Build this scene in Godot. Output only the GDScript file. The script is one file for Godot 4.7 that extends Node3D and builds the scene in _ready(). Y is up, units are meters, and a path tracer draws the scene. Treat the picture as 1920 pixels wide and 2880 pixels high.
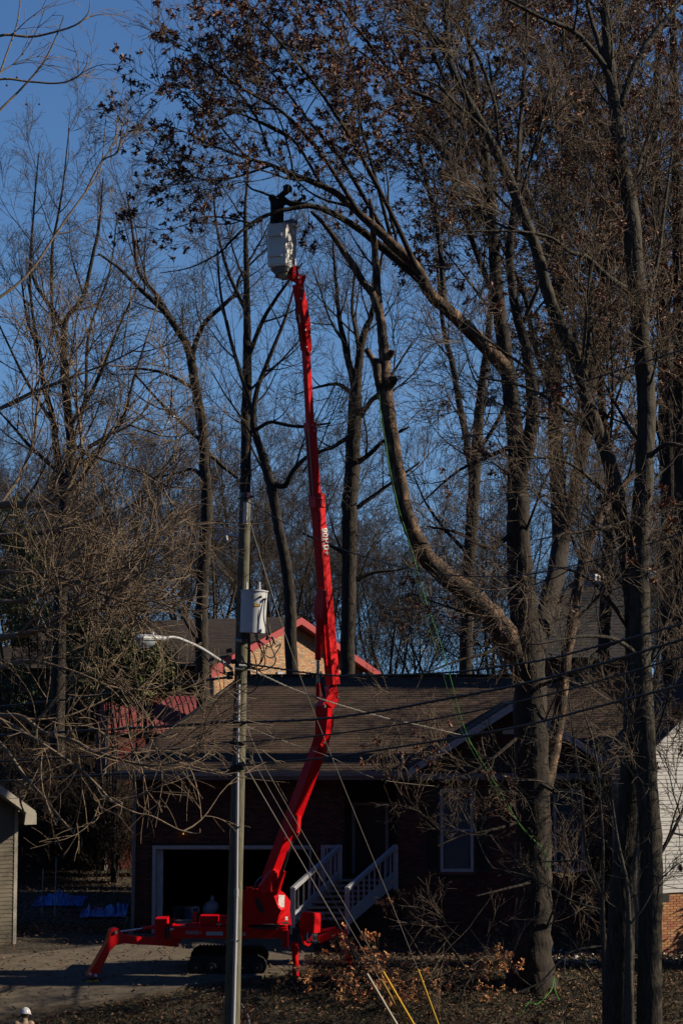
extends Node3D
# A red tracked boom lift at work in a bare oak in front of a brick house, low winter sun from the right.
# Units are metres, y is up, the camera looks towards -z. A point is laid out as at(across, down, distance):
# the place that lies at that distance and that many thousandths of the view across and down.

const F := 5497.0
const PITCH := 5.81
var eye := Vector3(0, 6.5, 0)
var tilt := Basis(Vector3.RIGHT, deg_to_rad(PITCH))
var rng := RandomNumberGenerator.new()
var M := {}
var taken := {}
var lone := {}


class Geo:
	var v := PackedVector3Array()
	var n := PackedVector3Array()
	var c := PackedColorArray()
	var u := PackedVector2Array()
	var i := PackedInt32Array()

	func tri(a: Vector3, b: Vector3, d: Vector3, out: Vector3, col := Color.WHITE) -> void:
		var nn := (b - a).cross(d - a)
		if nn.length_squared() < 1e-18:
			return
		nn = nn.normalized()
		var k := v.size()
		if nn.dot(out) < 0.0:
			nn = -nn
			v.append(a); v.append(b); v.append(d)
		else:
			v.append(a); v.append(d); v.append(b)
		for q in 3:
			n.append(nn); c.append(col); i.append(k + q)
			u.append(Vector2.ZERO)

	func quad(a: Vector3, b: Vector3, d: Vector3, e: Vector3, out: Vector3, col := Color.WHITE) -> void:
		tri(a, b, d, out, col)
		tri(a, d, e, out, col)

	func box(p: Vector3, x: Vector3, y: Vector3, z: Vector3, col := Color.WHITE) -> void:
		# p centre; x, y, z half axes
		quad(p + x - y - z, p + x + y - z, p + x + y + z, p + x - y + z, x, col)
		quad(p - x - y - z, p - x + y - z, p - x + y + z, p - x - y + z, -x, col)
		quad(p + y - x - z, p + y + x - z, p + y + x + z, p + y - x + z, y, col)
		quad(p - y - x - z, p - y + x - z, p - y + x + z, p - y - x + z, -y, col)
		quad(p + z - x - y, p + z + x - y, p + z + x + y, p + z - x + y, z, col)
		quad(p - z - x - y, p - z + x - y, p - z + x + y, p - z - x + y, -z, col)

	func abox(lo: Vector3, hi: Vector3, col := Color.WHITE) -> void:
		var h := (hi - lo) * 0.5
		box((lo + hi) * 0.5, Vector3(h.x, 0, 0), Vector3(0, h.y, 0), Vector3(0, 0, h.z), col)

	func beam(a: Vector3, b: Vector3, w0: Vector2, w1: Vector2, up: Vector3, ch := 0.12, col := Color.WHITE) -> void:
		# a box beam with chamfered edges; w = width across and height along up
		var ax := (b - a).normalized()
		var s := ax.cross(up).normalized()
		var t := s.cross(ax).normalized()
		var ra: Array[Vector3] = []
		var rb: Array[Vector3] = []
		for k in 8:
			var sx := 1.0 if k in [0, 1, 6, 7] else -1.0
			var sy := 1.0 if k in [0, 1, 2, 3] else -1.0
			var fx := 1.0 if k in [0, 7, 3, 4] else 1.0 - ch
			var fy := 1.0 if k in [1, 2, 5, 6] else 1.0 - ch
			if ch <= 0.0:
				fx = 1.0; fy = 1.0
			ra.append(a + s * sx * fx * w0.x * 0.5 + t * sy * fy * w0.y * 0.5)
			rb.append(b + s * sx * fx * w1.x * 0.5 + t * sy * fy * w1.y * 0.5)
		for k in 8:
			var m := (k + 1) % 8
			var mid := (ra[k] + ra[m]) * 0.5 - a
			quad(ra[k], ra[m], rb[m], rb[k], mid - ax * mid.dot(ax), col)
			if k > 0 and k < 7:
				tri(ra[0], ra[k], ra[k + 1], -ax, col)
				tri(rb[0], rb[k], rb[k + 1], ax, col)

	func plate(pts: Array, thick: Vector3, col := Color.WHITE) -> void:
		# a flat polygon given by points in space, extruded by thick
		var nn := thick.normalized()
		var o: Vector3 = pts[0]
		var ex := ((pts[1] as Vector3) - o).normalized()
		ex = (ex - nn * ex.dot(nn)).normalized()
		var ey := nn.cross(ex)
		var flat := PackedVector2Array()
		for p in pts:
			flat.append(Vector2((p - o).dot(ex), (p - o).dot(ey)))
		var area := 0.0
		for k in flat.size():
			area += flat[k].cross(flat[(k + 1) % flat.size()])
		var t := Geometry2D.triangulate_polygon(flat)
		for k in t.size() / 3:
			var a: Vector3 = pts[t[k * 3]]
			var b: Vector3 = pts[t[k * 3 + 1]]
			var d: Vector3 = pts[t[k * 3 + 2]]
			tri(a, b, d, -nn, col)
			tri(a + thick, b + thick, d + thick, nn, col)
		for k in pts.size():
			var a: Vector3 = pts[k]
			var b: Vector3 = pts[(k + 1) % pts.size()]
			var side := (b - a).cross(nn) * signf(area)
			quad(a, b, b + thick, a + thick, side, col)

	func tube(p: PackedVector3Array, r: PackedFloat32Array, sides: int, col := Color.WHITE, rough := 0.0, caps := true) -> void:
		var m := p.size()
		var base := v.size()
		var t := (p[1] - p[0]).normalized()
		var s := t.cross(Vector3.UP if absf(t.y) < 0.9 else Vector3.RIGHT).normalized()
		var along := 0.0
		for k in m:
			if k < m - 1:
				t = (p[k + 1] - p[maxi(k - 1, 0)]).normalized()
			else:
				t = (p[k] - p[k - 1]).normalized()
			s = (s - t * s.dot(t)).normalized()
			var w := t.cross(s)
			if k > 0:
				along += p[k].distance_to(p[k - 1])
			for q in sides:
				var a := TAU * q / sides
				var dir := s * cos(a) + w * sin(a)
				var rr := r[k]
				if rough > 0.0:
					rr *= 1.0 + rough * (sin(a * 3.0 + along * 1.3) * 0.45 + sin(a * 7.0 - along * 2.1 + k * 1.7) * 0.35 + sin(a * 13.0 + k * 2.9) * 0.3)
				v.append(p[k] + dir * rr)
				n.append(dir)
				c.append(col)
				u.append(Vector2(float(q) / sides, along))
		for k in m - 1:
			for q in sides:
				var a0 := base + k * sides + q
				var a1 := base + k * sides + (q + 1) % sides
				i.append(a0); i.append(a0 + sides); i.append(a1)
				i.append(a1); i.append(a0 + sides); i.append(a1 + sides)
		if caps and sides > 3:
			for e in [0, m - 1]:
				var out := (p[e] - p[1 if e == 0 else m - 2]).normalized()
				for q in range(1, sides - 1):
					tri(v[base + e * sides], v[base + e * sides + q], v[base + e * sides + q + 1], out, col)

	func rod(a: Vector3, b: Vector3, ra: float, rb: float, sides := 10, col := Color.WHITE) -> void:
		tube(PackedVector3Array([a, b]), PackedFloat32Array([ra, rb]), sides, col)

	func ball(p: Vector3, x: Vector3, y: Vector3, z: Vector3, rows := 8, cols := 12, from := 0.0, to := PI, col := Color.WHITE) -> void:
		var base := v.size()
		for a in rows + 1:
			var th := lerpf(from, to, float(a) / rows)
			for b in cols + 1:
				var ph := TAU * b / cols
				var l := Vector3(sin(th) * cos(ph), cos(th), sin(th) * sin(ph))
				v.append(p + x * l.x + y * l.y + z * l.z)
				n.append((x * l.x / x.length_squared() + y * l.y / y.length_squared() + z * l.z / z.length_squared()).normalized())
				c.append(col)
				u.append(Vector2(float(b) / cols, float(a) / rows))
		for a in rows:
			for b in cols:
				var k := base + a * (cols + 1) + b
				var w := k + cols + 1
				i.append(k); i.append(w); i.append(k + 1)
				i.append(k + 1); i.append(w); i.append(w + 1)

	func done() -> ArrayMesh:
		var arr := []
		arr.resize(Mesh.ARRAY_MAX)
		arr[Mesh.ARRAY_VERTEX] = v
		arr[Mesh.ARRAY_NORMAL] = n
		arr[Mesh.ARRAY_COLOR] = c
		arr[Mesh.ARRAY_TEX_UV] = u
		arr[Mesh.ARRAY_INDEX] = i
		var m := ArrayMesh.new()
		m.add_surface_from_arrays(Mesh.PRIMITIVE_TRIANGLES, arr)
		return m


# ---------------------------------------------------------------- helpers

func at(x: float, y: float, d: float) -> Vector3:
	var r := tilt * Vector3((x - 960.0) / F, (1440.0 - y) / F, -1.0)
	return eye + r * (d / -r.z)

func px(w: float, d: float) -> float:
	return w * d / F

func lin(r: float, g: float, b: float) -> Color:
	return Color(r * 0.66, g * 0.66, b * 0.66).linear_to_srgb()

func ground_y(x: float, d: float) -> float:
	var t := [[0.0, -3.6], [33.0, -3.3], [43.0, -2.75], [45.5, -2.0], [48.5, -1.02], [51.0, -0.47], [52.0, -0.38], [55.0, -0.14], [58.0, 0.0], [70.0, 0.05], [110.0, 0.4], [170.0, 9.0], [400.0, 12.0]]
	var y := 12.0
	for k in t.size() - 1:
		if d <= t[k + 1][0]:
			var f: float = clampf((d - t[k][0]) / (t[k + 1][0] - t[k][0]), 0, 1)
			y = lerpf(t[k][1], t[k + 1][1], f)
			break
	if x < -3.5 and d > 62.0:
		y += smoothstep(-3.5, -7.5, x) * (0.9 * smoothstep(64.0, 73.0, d) + 2.4 * smoothstep(71.0, 86.0, d))
	return y

func mat(col: Color, rough := 0.8, metal := 0.0) -> StandardMaterial3D:
	var m := StandardMaterial3D.new()
	m.albedo_color = col
	m.roughness = rough
	m.metallic = metal
	return m

func vmat(rough := 0.9) -> StandardMaterial3D:
	var m := mat(Color.WHITE, rough)
	m.vertex_color_use_as_albedo = true
	return m

func noise_tex(seed_: int, freq: float, cols: Array, offs: Array, kind := FastNoiseLite.TYPE_SIMPLEX_SMOOTH, size := 512, bump := false) -> NoiseTexture2D:
	var f := FastNoiseLite.new()
	f.seed = seed_
	f.noise_type = kind
	f.frequency = freq
	f.fractal_octaves = 5
	f.fractal_gain = 0.6
	var t := NoiseTexture2D.new()
	t.width = size
	t.height = size
	t.seamless = true
	t.noise = f
	if bump:
		t.as_normal_map = true
		t.bump_strength = 8.0
	else:
		var g := Gradient.new()
		g.offsets = PackedFloat32Array(offs)
		g.colors = PackedColorArray(cols)
		t.color_ramp = g
	return t

func grain(cols: Array, freq: float, scale: Vector3, rough := 0.9, seed_ := 1, bump := 0.0, kind := FastNoiseLite.TYPE_SIMPLEX_SMOOTH) -> StandardMaterial3D:
	# a triplanar material whose colour wanders between the given linear colours
	var m := mat(Color.WHITE, rough)
	var offs := []
	for k in cols.size():
		offs.append(lerpf(0.22, 0.78, float(k) / maxf(1, cols.size() - 1)))
	m.albedo_texture = noise_tex(seed_, freq, cols, offs, kind)
	m.uv1_triplanar = true
	m.uv1_world_triplanar = true
	m.uv1_scale = scale
	if bump > 0.0:
		m.normal_enabled = true
		m.normal_texture = noise_tex(seed_ + 7, freq, [], [], kind, 512, true)
		m.normal_scale = bump
	return m

func numbered(s: String) -> String:
	if not taken.has(s):
		taken[s] = 0
		return s
	taken[s] += 1
	return "%s_%03d" % [s, taken[s]]

func thing(called: String, label: String, category: String, base := Vector3.ZERO, group := "") -> Node3D:
	var o := Node3D.new()
	o.name = numbered(called)
	add_child(o, true)
	o.position = base
	tag(o, label, category, group)
	return o

func tag(o: Node3D, label: String, category: String, group := "") -> void:
	o.set_meta("label", label)
	o.set_meta("category", category)
	if group != "":
		o.set_meta("group", group)

func mesh_node(called: String, mesh: Mesh, m: Material) -> MeshInstance3D:
	var o := MeshInstance3D.new()
	o.name = called
	o.mesh = mesh
	o.material_override = m
	return o

func part(owner_: Node3D, called: String, g: Geo, m: Material) -> MeshInstance3D:
	# the shape is given in world axes; the part sits under its thing
	var o := mesh_node(called, g.done(), m)
	owner_.add_child(o, true)
	var up: Node = owner_
	var off := Vector3.ZERO
	while up != self and up is Node3D:
		off += (up as Node3D).position
		up = up.get_parent()
	o.position = -off
	return o

func single(called: String, g: Geo, m: Material, label: String, category: String, group := "") -> MeshInstance3D:
	var o := mesh_node(numbered(called), g.done(), m)
	add_child(o, true)
	tag(o, label, category, group)
	return o

func struct(called: String, g: Geo, m: Material) -> MeshInstance3D:
	var o := mesh_node(numbered(called), g.done(), m)
	add_child(o, true)
	o.set_meta("kind", "structure")
	return o

func scatter(owner_: Node3D, called: String, mesh: Mesh, where: Array, m: Material, tints: Array = []) -> MultiMeshInstance3D:
	var mm := MultiMesh.new()
	mm.transform_format = MultiMesh.TRANSFORM_3D
	mm.use_colors = tints.size() > 0
	mm.mesh = mesh
	mm.instance_count = where.size()
	for k in where.size():
		mm.set_instance_transform(k, where[k])
		if tints.size() > 0:
			mm.set_instance_color(k, tints[k])
	var o := MultiMeshInstance3D.new()
	o.name = called
	o.multimesh = mm
	o.material_override = m
	owner_.add_child(o, true)
	o.set_meta("kind", "stuff")
	if owner_ != self:
		o.position = -owner_.position
	return o

func rnd(a: float, b: float) -> float:
	return rng.randf_range(a, b)

func rvec() -> Vector3:
	return Vector3(rng.randfn(), rng.randfn(), rng.randfn()).normalized()

func across(d: Vector3) -> Vector3:
	return d.cross(Vector3.UP if absf(d.y) < 0.95 else Vector3.RIGHT).normalized()

func frame_of(p: Vector3, dir: Vector3, s: float, spin: float) -> Transform3D:
	var y := dir.normalized()
	var x := across(y).rotated(y, spin)
	return Transform3D(Basis(x * s, y * s, x.cross(y) * s), p)

func smooth(pts: Array, rad: Array, steps: int, jit := 0.0) -> Array:
	# Catmull-Rom through the points; returns [points, radii]
	var P := PackedVector3Array()
	var R := PackedFloat32Array()
	var m := pts.size()
	for k in m - 1:
		var a: Vector3 = pts[maxi(k - 1, 0)]
		var b: Vector3 = pts[k]
		var c: Vector3 = pts[k + 1]
		var e: Vector3 = pts[mini(k + 2, m - 1)]
		for q in steps:
			var t := float(q) / steps
			var p := b.cubic_interpolate(c, a, e, t)
			if jit > 0.0 and q > 0:
				p += rvec() * jit * lerpf(rad[k], rad[k + 1], t)
			P.append(p)
			R.append(lerpf(rad[k], rad[k + 1], t))
	P.append(pts[m - 1])
	R.append(rad[m - 1])
	return [P, R]


# ---------------------------------------------------------------- trees

func twig_mesh(kind: String) -> Array:
	# one small branch system about a metre long, and the places of its tips
	var g := Geo.new()
	var tips: Array[Transform3D] = []
	var bend := Vector3(rnd(-1, 1), 0, rnd(-1, 1)).normalized()
	var whip := kind == "whip"
	var m := 6
	var P := PackedVector3Array()
	var R := PackedFloat32Array()
	var p := Vector3.ZERO
	var d := Vector3.UP
	for k in m + 1:
		P.append(p)
		R.append(lerpf(0.0095, 0.0045, float(k) / m))
		d = (d + bend * (0.2 if whip else 0.08) + rvec() * (0.06 if whip else 0.13)).normalized()
		p += d / m
	g.tube(P, R, 3)
	tips.append(frame_of(P[m], d, 1.0, 0.0))
	var side := rnd(0, TAU)
	var count := 4 if whip else 6
	for k in count:
		var t := lerpf(0.1, 0.92, (k + rnd(0.0, 0.8)) / count)
		var q := int(t * m)
		var o := P[q].lerp(P[q + 1], t * m - q)
		var ax := (P[q + 1] - P[q]).normalized()
		side += 2.4 + rnd(-0.5, 0.5)
		var e := across(ax).rotated(ax, side)
		var a := rnd(0.45, 0.9)
		var l := (rnd(0.4, 0.8) if whip else rnd(0.35, 0.7)) * (1.15 - 0.6 * t)
		var dd := (ax * cos(a) + e * sin(a)).normalized()
		var P2 := PackedVector3Array([o])
		var R2 := PackedFloat32Array([0.0066])
		for w in 4:
			dd = (dd + rvec() * (0.08 if whip else 0.15) + ax * (0.16 if whip else 0.05)).normalized()
			o += dd * l / 4.0
			P2.append(o)
			R2.append(0.0066 - 0.0007 * (w + 1))
			if w in [1, 2] and (rng.randf() < (0.3 if whip else 0.75)):
				var e2 := (dd * 0.9 + rvec() * 0.8).normalized()
				var l2 := l * rnd(0.3, 0.6)
				var mid := o + (e2 + rvec() * 0.12) * l2 * 0.5
				var tip := mid + (e2 + rvec() * 0.25).normalized() * l2 * 0.5
				g.tube(PackedVector3Array([o, mid, tip]), PackedFloat32Array([0.0052, 0.0046, 0.0038]), 3)
				tips.append(frame_of(tip, e2, 1.0, 0.0))
		g.tube(P2, R2, 3)
		tips.append(frame_of(o, dd, 1.0, 0.0))
	return [g.done(), tips]

func oak_leaf(g: Geo, t: Transform3D, size: float, col: Color) -> void:
	# a lobed, folded and curled leaf on a short stalk
	var outline := [Vector2(0.02, 0.0), Vector2(0.16, 0.22), Vector2(0.14, 0.36), Vector2(0.30, 0.52), Vector2(0.17, 0.62), Vector2(0.22, 0.82), Vector2(0.0, 1.0)]
	var fold := rnd(0.3, 0.9)
	var curl := rnd(-0.5, 1.1)
	var mid: Array[Vector3] = []
	var rim: Array = [[], []]
	for k in outline.size():
		var y: float = outline[k].y
		var zc := curl * y * y * 0.35
		mid.append(t * (Vector3(0, y * (1.0 - 0.12 * absf(curl)), zc) * size))
		for s in 2:
			var x: float = outline[k].x * (1.0 if s == 0 else -1.0)
			rim[s].append(t * (Vector3(x * cos(fold), y * (1.0 - 0.12 * absf(curl)), zc + absf(x) * sin(fold)) * size))
	for k in outline.size() - 1:
		for s in 2:
			g.tri(mid[k], rim[s][k], rim[s][k + 1], t.basis.z, col)
			g.tri(mid[k], rim[s][k + 1], mid[k + 1], t.basis.z, col)

func leaf_mesh(tips: Array, share: float, size: float) -> ArrayMesh:
	var g := Geo.new()
	for t in tips:
		if rng.randf() > share:
			continue
		var many := rng.randi_range(8, 13)
		for k in many:
			var d: Vector3 = ((t.basis.y as Vector3) * 0.4 + rvec() * 0.9 + Vector3.DOWN * 0.35).normalized()
			var tone := rnd(0.45, 1.25)
			oak_leaf(g, frame_of(t.origin, d, 1.0, rnd(0, TAU)), size * rnd(0.7, 1.2), Color(0.130 * tone, 0.043 * tone * rnd(0.85, 1.15), 0.018 * tone))
	return g.done()

var twig_kit := {}

func twigs_of(kind: String) -> Array:
	if not twig_kit.has(kind):
		var kit := []
		for k in 4:
			var a := twig_mesh(kind)
			kit.append([a[0], leaf_mesh(a[1], 0.42, 0.115) if kind == "fine" else null, a[1]])
		twig_kit[kind] = kit
	return twig_kit[kind]

func new_tree(root: Node3D, bark: Material, kind := "fine", up := 0.10, wig := 0.13) -> Dictionary:
	return {"root": root, "bark": bark, "kind": kind, "up": up, "wig": wig, "geo": Geo.new(), "twigs": [[], [], [], []], "leaves": [[], [], [], []], "leafy": 0.0, "twig": 1.0, "many": 1.0, "base": Vector3.ZERO, "ratio": 0.55, "leaf_min": -100.0, "clear": [], "clear_r": 0.8, "bias": Vector3.ZERO}

func sprig(T: Dictionary, p: Vector3, d: Vector3, s: float) -> void:
	for c in T.clear:
		if p.distance_squared_to(c) < T.clear_r * T.clear_r:
			return
	var k := rng.randi_range(0, 3)
	var t := frame_of(p, d, s * T.twig, rnd(0, TAU))
	T.twigs[k].append(t)
	if rng.randf() < T.leafy and (p.y > T.leaf_min or rng.randf() < 0.12):
		T.leaves[k].append(t)

func grow(T: Dictionary, p: Vector3, dir: Vector3, L: float, r: float, lev: int) -> void:
	var m := 6 if lev >= 2 else (5 if lev == 1 else 3)
	var P := PackedVector3Array([p])
	var R := PackedFloat32Array([r])
	var D: Array[Vector3] = [dir]
	var d := dir
	for k in m:
		d = (d + rvec() * T.wig + Vector3.UP * T.up).normalized()
		p += d * L / m
		P.append(p)
		R.append(maxf(lerpf(r, r * 0.35, float(k + 1) / m), 0.0095))
		D.append(d)
	(T.geo as Geo).tube(P, R, 6 if lev >= 2 else (4 if lev == 1 else 3), Color.WHITE, 0.0, false)
	if lev > 0:
		var n := int(round(L * (1.25 if lev >= 2 else 1.5) * T.many))
		var spin := rnd(0, TAU)
		for k in n:
			var t := lerpf(0.18, 0.97, (k + rng.randf()) / n)
			var q := mini(int(t * m), m - 1)
			var o := P[q].lerp(P[q + 1], t * m - q)
			spin += 2.4 + rnd(-0.6, 0.6)
			var a := rnd(0.5, 1.05)
			var e := across(D[q]).rotated(D[q], spin)
			var dd := (D[q] * cos(a) + e * sin(a)).normalized()
			grow(T, o, dd, L * T.ratio * (1.1 - 0.55 * t) * rnd(0.7, 1.2), lerpf(r, r * 0.35, t) * 0.6, lev - 1)
	if lev <= 1:
		var n2 := 1
		for k in n2:
			var t := rnd(0.3, 1.0)
			var q := mini(int(t * m), m - 1)
			sprig(T, P[q].lerp(P[q + 1], t * m - q), (D[q] + rvec() * 0.6).normalized(), rnd(0.7, 1.2))
	sprig(T, P[m], d, rnd(0.8, 1.3))

func sprout(T: Dictionary, P: PackedVector3Array, R: PackedFloat32Array, per_m: float, len_: Vector2, from: float, lev := 2) -> void:
	var total := 0.0
	for k in P.size() - 1:
		total += P[k].distance_to(P[k + 1])
	var n := int(round(total * (1.0 - from) * per_m * 0.72))
	var spin := rnd(0, TAU)
	for z in n:
		var t := lerpf(from, 0.995, (z + rng.randf()) / n)
		var q := mini(int(t * (P.size() - 1)), P.size() - 2)
		var f := t * (P.size() - 1) - q
		var o := P[q].lerp(P[q + 1], f)
		var ax := (P[q + 1] - P[q]).normalized()
		spin += 2.4 + rnd(-0.7, 0.7)
		var e := across(ax).rotated(ax, spin)
		var a := rnd(0.6, 1.15)
		var dd: Vector3 = (ax * cos(a) + e * sin(a) + Vector3.UP * T.up * 2.0 + (T.bias as Vector3)).normalized()
		var rr := lerpf(R[q], R[q + 1], f)
		var l := rnd(len_.x, len_.y) * (1.15 - 0.5 * t) * 1.45
		grow(T, o, dd, l, clampf(rr * 0.5, 0.016, 0.012 * l + 0.014), lev)

func limb(T: Dictionary, called: String, pts: Array, per_m := 0.0, len_ := Vector2(1.6, 3.2), from := 0.0, sides := 10, bark: Material = null, lev := 2) -> void:
	var A := []
	var W := []
	for p in pts:
		A.append(at(p[0], p[1], p[2]))
		W.append(px(p[3], p[2]) * 0.5)
	var s := smooth(A, W, 6, 0.09)
	var g := Geo.new()
	g.tube(s[0], s[1], sides, Color.WHITE, 0.10 if sides >= 10 else 0.05)
	part(T.root, called, g, bark if bark else T.bark)
	if per_m > 0.0:
		sprout(T, s[0], s[1], per_m, len_, from, lev)

func finish(T: Dictionary, leaf_mat: Material = null, twig_mat: Material = null, paler := 1.0) -> void:
	var root: Node3D = T.root
	var g: Geo = T.geo
	if g.v.size() > 0:
		part(root, "branches", g, T.bark).set_meta("kind", "stuff")
	var kit := twigs_of(T.kind)
	for k in 4:
		if T.twigs[k].size() > 0:
			scatter(root, "twigs", kit[k][0], T.twigs[k], twig_mat if twig_mat else T.bark)
		if T.leaves[k].size() > 0:
			var tint := []
			for q in T.leaves[k].size():
				var b := rnd(0.6, 1.25) * paler
				tint.append(Color(b, b * rnd(0.9, 1.1) * (1.0 + 0.12 * (paler - 1.0)), b * rnd(0.85, 1.1) * (1.0 + 0.15 * (paler - 1.0))))
			scatter(root, "leaves", kit[k][1], T.leaves[k], leaf_mat if leaf_mat else M.oak_leaf, tint)

func whole_tree(root: Node3D, bark: Material, H: float, r: float, fork: float, spread: float, lev2_per_m := 1.0, many := 1.0) -> Dictionary:
	# a bare tree about the root's own place: trunk, three to five leaders, branches, twigs
	var T := new_tree(root, bark)
	T.many = many
	var top := H * fork
	var P := PackedVector3Array()
	var R := PackedFloat32Array()
	var p := Vector3.ZERO
	var lean := Vector3(rnd(-0.06, 0.06), 0, rnd(-0.06, 0.06))
	for k in 9:
		var t := k / 8.0
		P.append(p)
		R.append(r * lerpf(1.35 if k == 0 else 1.0, 0.62, t))
		p += (Vector3.UP + lean + rvec() * 0.05) * top / 8.0
	var g := Geo.new()
	g.tube(P, R, 10, Color.WHITE, 0.08)
	var o := mesh_node("trunk", g.done(), bark)
	root.add_child(o, true)
	sprout(T, P, R, 0.35, Vector2(1.5, 3.0), 0.5)
	var n := rng.randi_range(3, 4)
	var spin := rnd(0, TAU)
	for k in n:
		spin += TAU / n + rnd(-0.4, 0.4)
		var d := Vector3(cos(spin) * spread * rnd(0.5, 1.1), 1.0, sin(spin) * spread * rnd(0.5, 1.1)).normalized()
		var q := P[8 if k < 2 else rng.randi_range(5, 7)]
		var L := (H - q.y) * rnd(0.8, 1.05)
		var P2 := PackedVector3Array([q])
		var R2 := PackedFloat32Array([r * 0.5])
		for w in 9:
			d = (d + rvec() * 0.10 + Vector3.UP * 0.06).normalized()
			q += d * L / 9.0
			P2.append(q)
			R2.append(r * 0.5 * lerpf(0.95, 0.12, (w + 1) / 9.0))
		var g2 := Geo.new()
		g2.tube(P2, R2, 8, Color.WHITE, 0.08)
		root.add_child(mesh_node("limb", g2.done(), bark), true)
		sprout(T, P2, R2, lev2_per_m, Vector2(1.8, 3.4), 0.12)
	return T

func finish_at_origin(T: Dictionary) -> void:
	var root: Node3D = T.root
	var g: Geo = T.geo
	var o := mesh_node("branches", g.done(), T.bark)
	root.add_child(o, true)
	o.set_meta("kind", "stuff")
	var kit := twigs_of(T.kind)
	var keep := root.position
	root.position = Vector3.ZERO
	for k in 4:
		if T.twigs[k].size() > 0:
			scatter(root, "twigs", kit[k][0], T.twigs[k], T.bark)
	root.position = keep


# ---------------------------------------------------------------- buildings

func fx(x: float, d: float) -> float:
	return at(x, 2300, d).x

func fy(y: float, d: float) -> float:
	return at(960, y, d).y

func courses(owner_: Node3D, el: Vector3, er: Vector3, rr: Vector3, rl: Vector3, n: int, base: Color, tab := 0.32, spread := 0.16) -> void:
	# a shingled slope from eave (el-er) to ridge (rl-rr): every course a part with its own tabs, butt edges proud
	var up := (er - el).cross(rl - el).normalized()
	if up.y < 0.0:
		up = -up
	for k in n:
		var t0 := float(k) / n
		var t1 := minf(1.0, (k + 1.12) / n)
		var a := el.lerp(rl, t0)
		var b := er.lerp(rr, t0)
		var a1 := el.lerp(rl, t1)
		var b1 := er.lerp(rr, t1)
		var L := a.distance_to(b)
		if L < 0.05:
			continue
		var g := Geo.new()
		var m := maxi(1, int(L / tab))
		var off := rnd(0.0, 0.9)
		var tone := rnd(0.88, 1.12)
		var down := (a - a1).normalized()
		var at_ := 0.0
		for q in m + 1:
			var s0 := clampf((q - off) / m, 0, 1)
			var s1 := clampf((q + 1 - off) / m - 0.008 / L, 0, 1)
			if s1 <= s0:
				continue
			var h := 0.011 + rnd(0.0, 0.006)
			var sag := down * rnd(0.0, 0.006)
			var f := tone * (1.0 + rnd(-spread, spread))
			var col := Color(base.r * f, base.g * f * rnd(0.96, 1.03), base.b * f * rnd(0.93, 1.04))
			var p0 := a.lerp(b, s0) + up * h + sag
			var p1 := a.lerp(b, s1) + up * h + sag
			g.quad(p0, p1, a1.lerp(b1, s1) + up * 0.002, a1.lerp(b1, s0) + up * 0.002, up, col)
			g.quad(p0, p1, p1 - up * (h + 0.01), p0 - up * (h + 0.01), down, col)
		part(owner_, "shingle_course", g, M.vertex)

func bricks(owner_: Node3D, o: Vector3, ux: Vector3, w: float, h: float, out: Vector3, keep: Callable, tones: Array, focus: Vector3, most := 300) -> void:
	# running bond of single bricks, 8 mm proud of the mortar; past `most` they are joined
	var bw := 0.203
	var bh := 0.058
	var places := []
	var rows := int(h / 0.0677)
	for r in rows:
		var y := 0.01 + r * 0.0677 + bh * 0.5
		var x := -0.5 * bw * (r % 2)
		while x < w:
			var x0 := maxf(x, 0.0)
			var x1 := minf(x + bw, w)
			if x1 - x0 > 0.05 and keep.call(Vector2((x0 + x1) * 0.5, y)):
				var p := o + ux * (x0 + x1) * 0.5 + Vector3.UP * y + out * (0.008 - 0.03 + rnd(-0.002, 0.003))
				var yy := Vector3.UP * bh * 0.5
				places.append(Transform3D(Basis(ux * (x1 - x0) * 0.5, yy, out * 0.03), p))
			x += bw + 0.0105
	places.sort_custom(func(a, b): return a.origin.distance_squared_to(focus) < b.origin.distance_squared_to(focus))
	var g := Geo.new()
	g.box(Vector3.ZERO, Vector3(0.965, 0, 0), Vector3(0, 0.93, 0), Vector3(0, 0, 1))
	for s in [1.0, -1.0]:
		# worn arrises
		g.quad(Vector3(-0.99 * s, -0.99, 0.8), Vector3(-0.99 * s, 0.99, 0.8), Vector3(-0.965 * s, 0.93, 1), Vector3(-0.965 * s, -0.93, 1), Vector3(-s, 0, 1))
		g.quad(Vector3(-0.99, 0.99 * s, 0.8), Vector3(0.99, 0.99 * s, 0.8), Vector3(0.965, 0.93 * s, 1), Vector3(-0.965, 0.93 * s, 1), Vector3(0, s, 1))
	var mesh := g.done()
	var ms := []
	for t in tones:
		var m := mat((t as Color).linear_to_srgb(), 0.92)
		ms.append(m)
	var rest := []
	var tint := []
	for k in places.size():
		var t: Transform3D = places[k]
		if k < most:
			var b := mesh_node("brick", mesh, ms[rng.randi_range(0, ms.size() - 1)])
			owner_.add_child(b, true)
			b.transform = Transform3D(t.basis, t.origin - owner_.position)
		else:
			rest.append(t)
			tint.append(tones[rng.randi_range(0, tones.size() - 1)])
	if rest.size() > 0:
		scatter(owner_, "brickwork", mesh, rest, M.vertex, tint)

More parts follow.
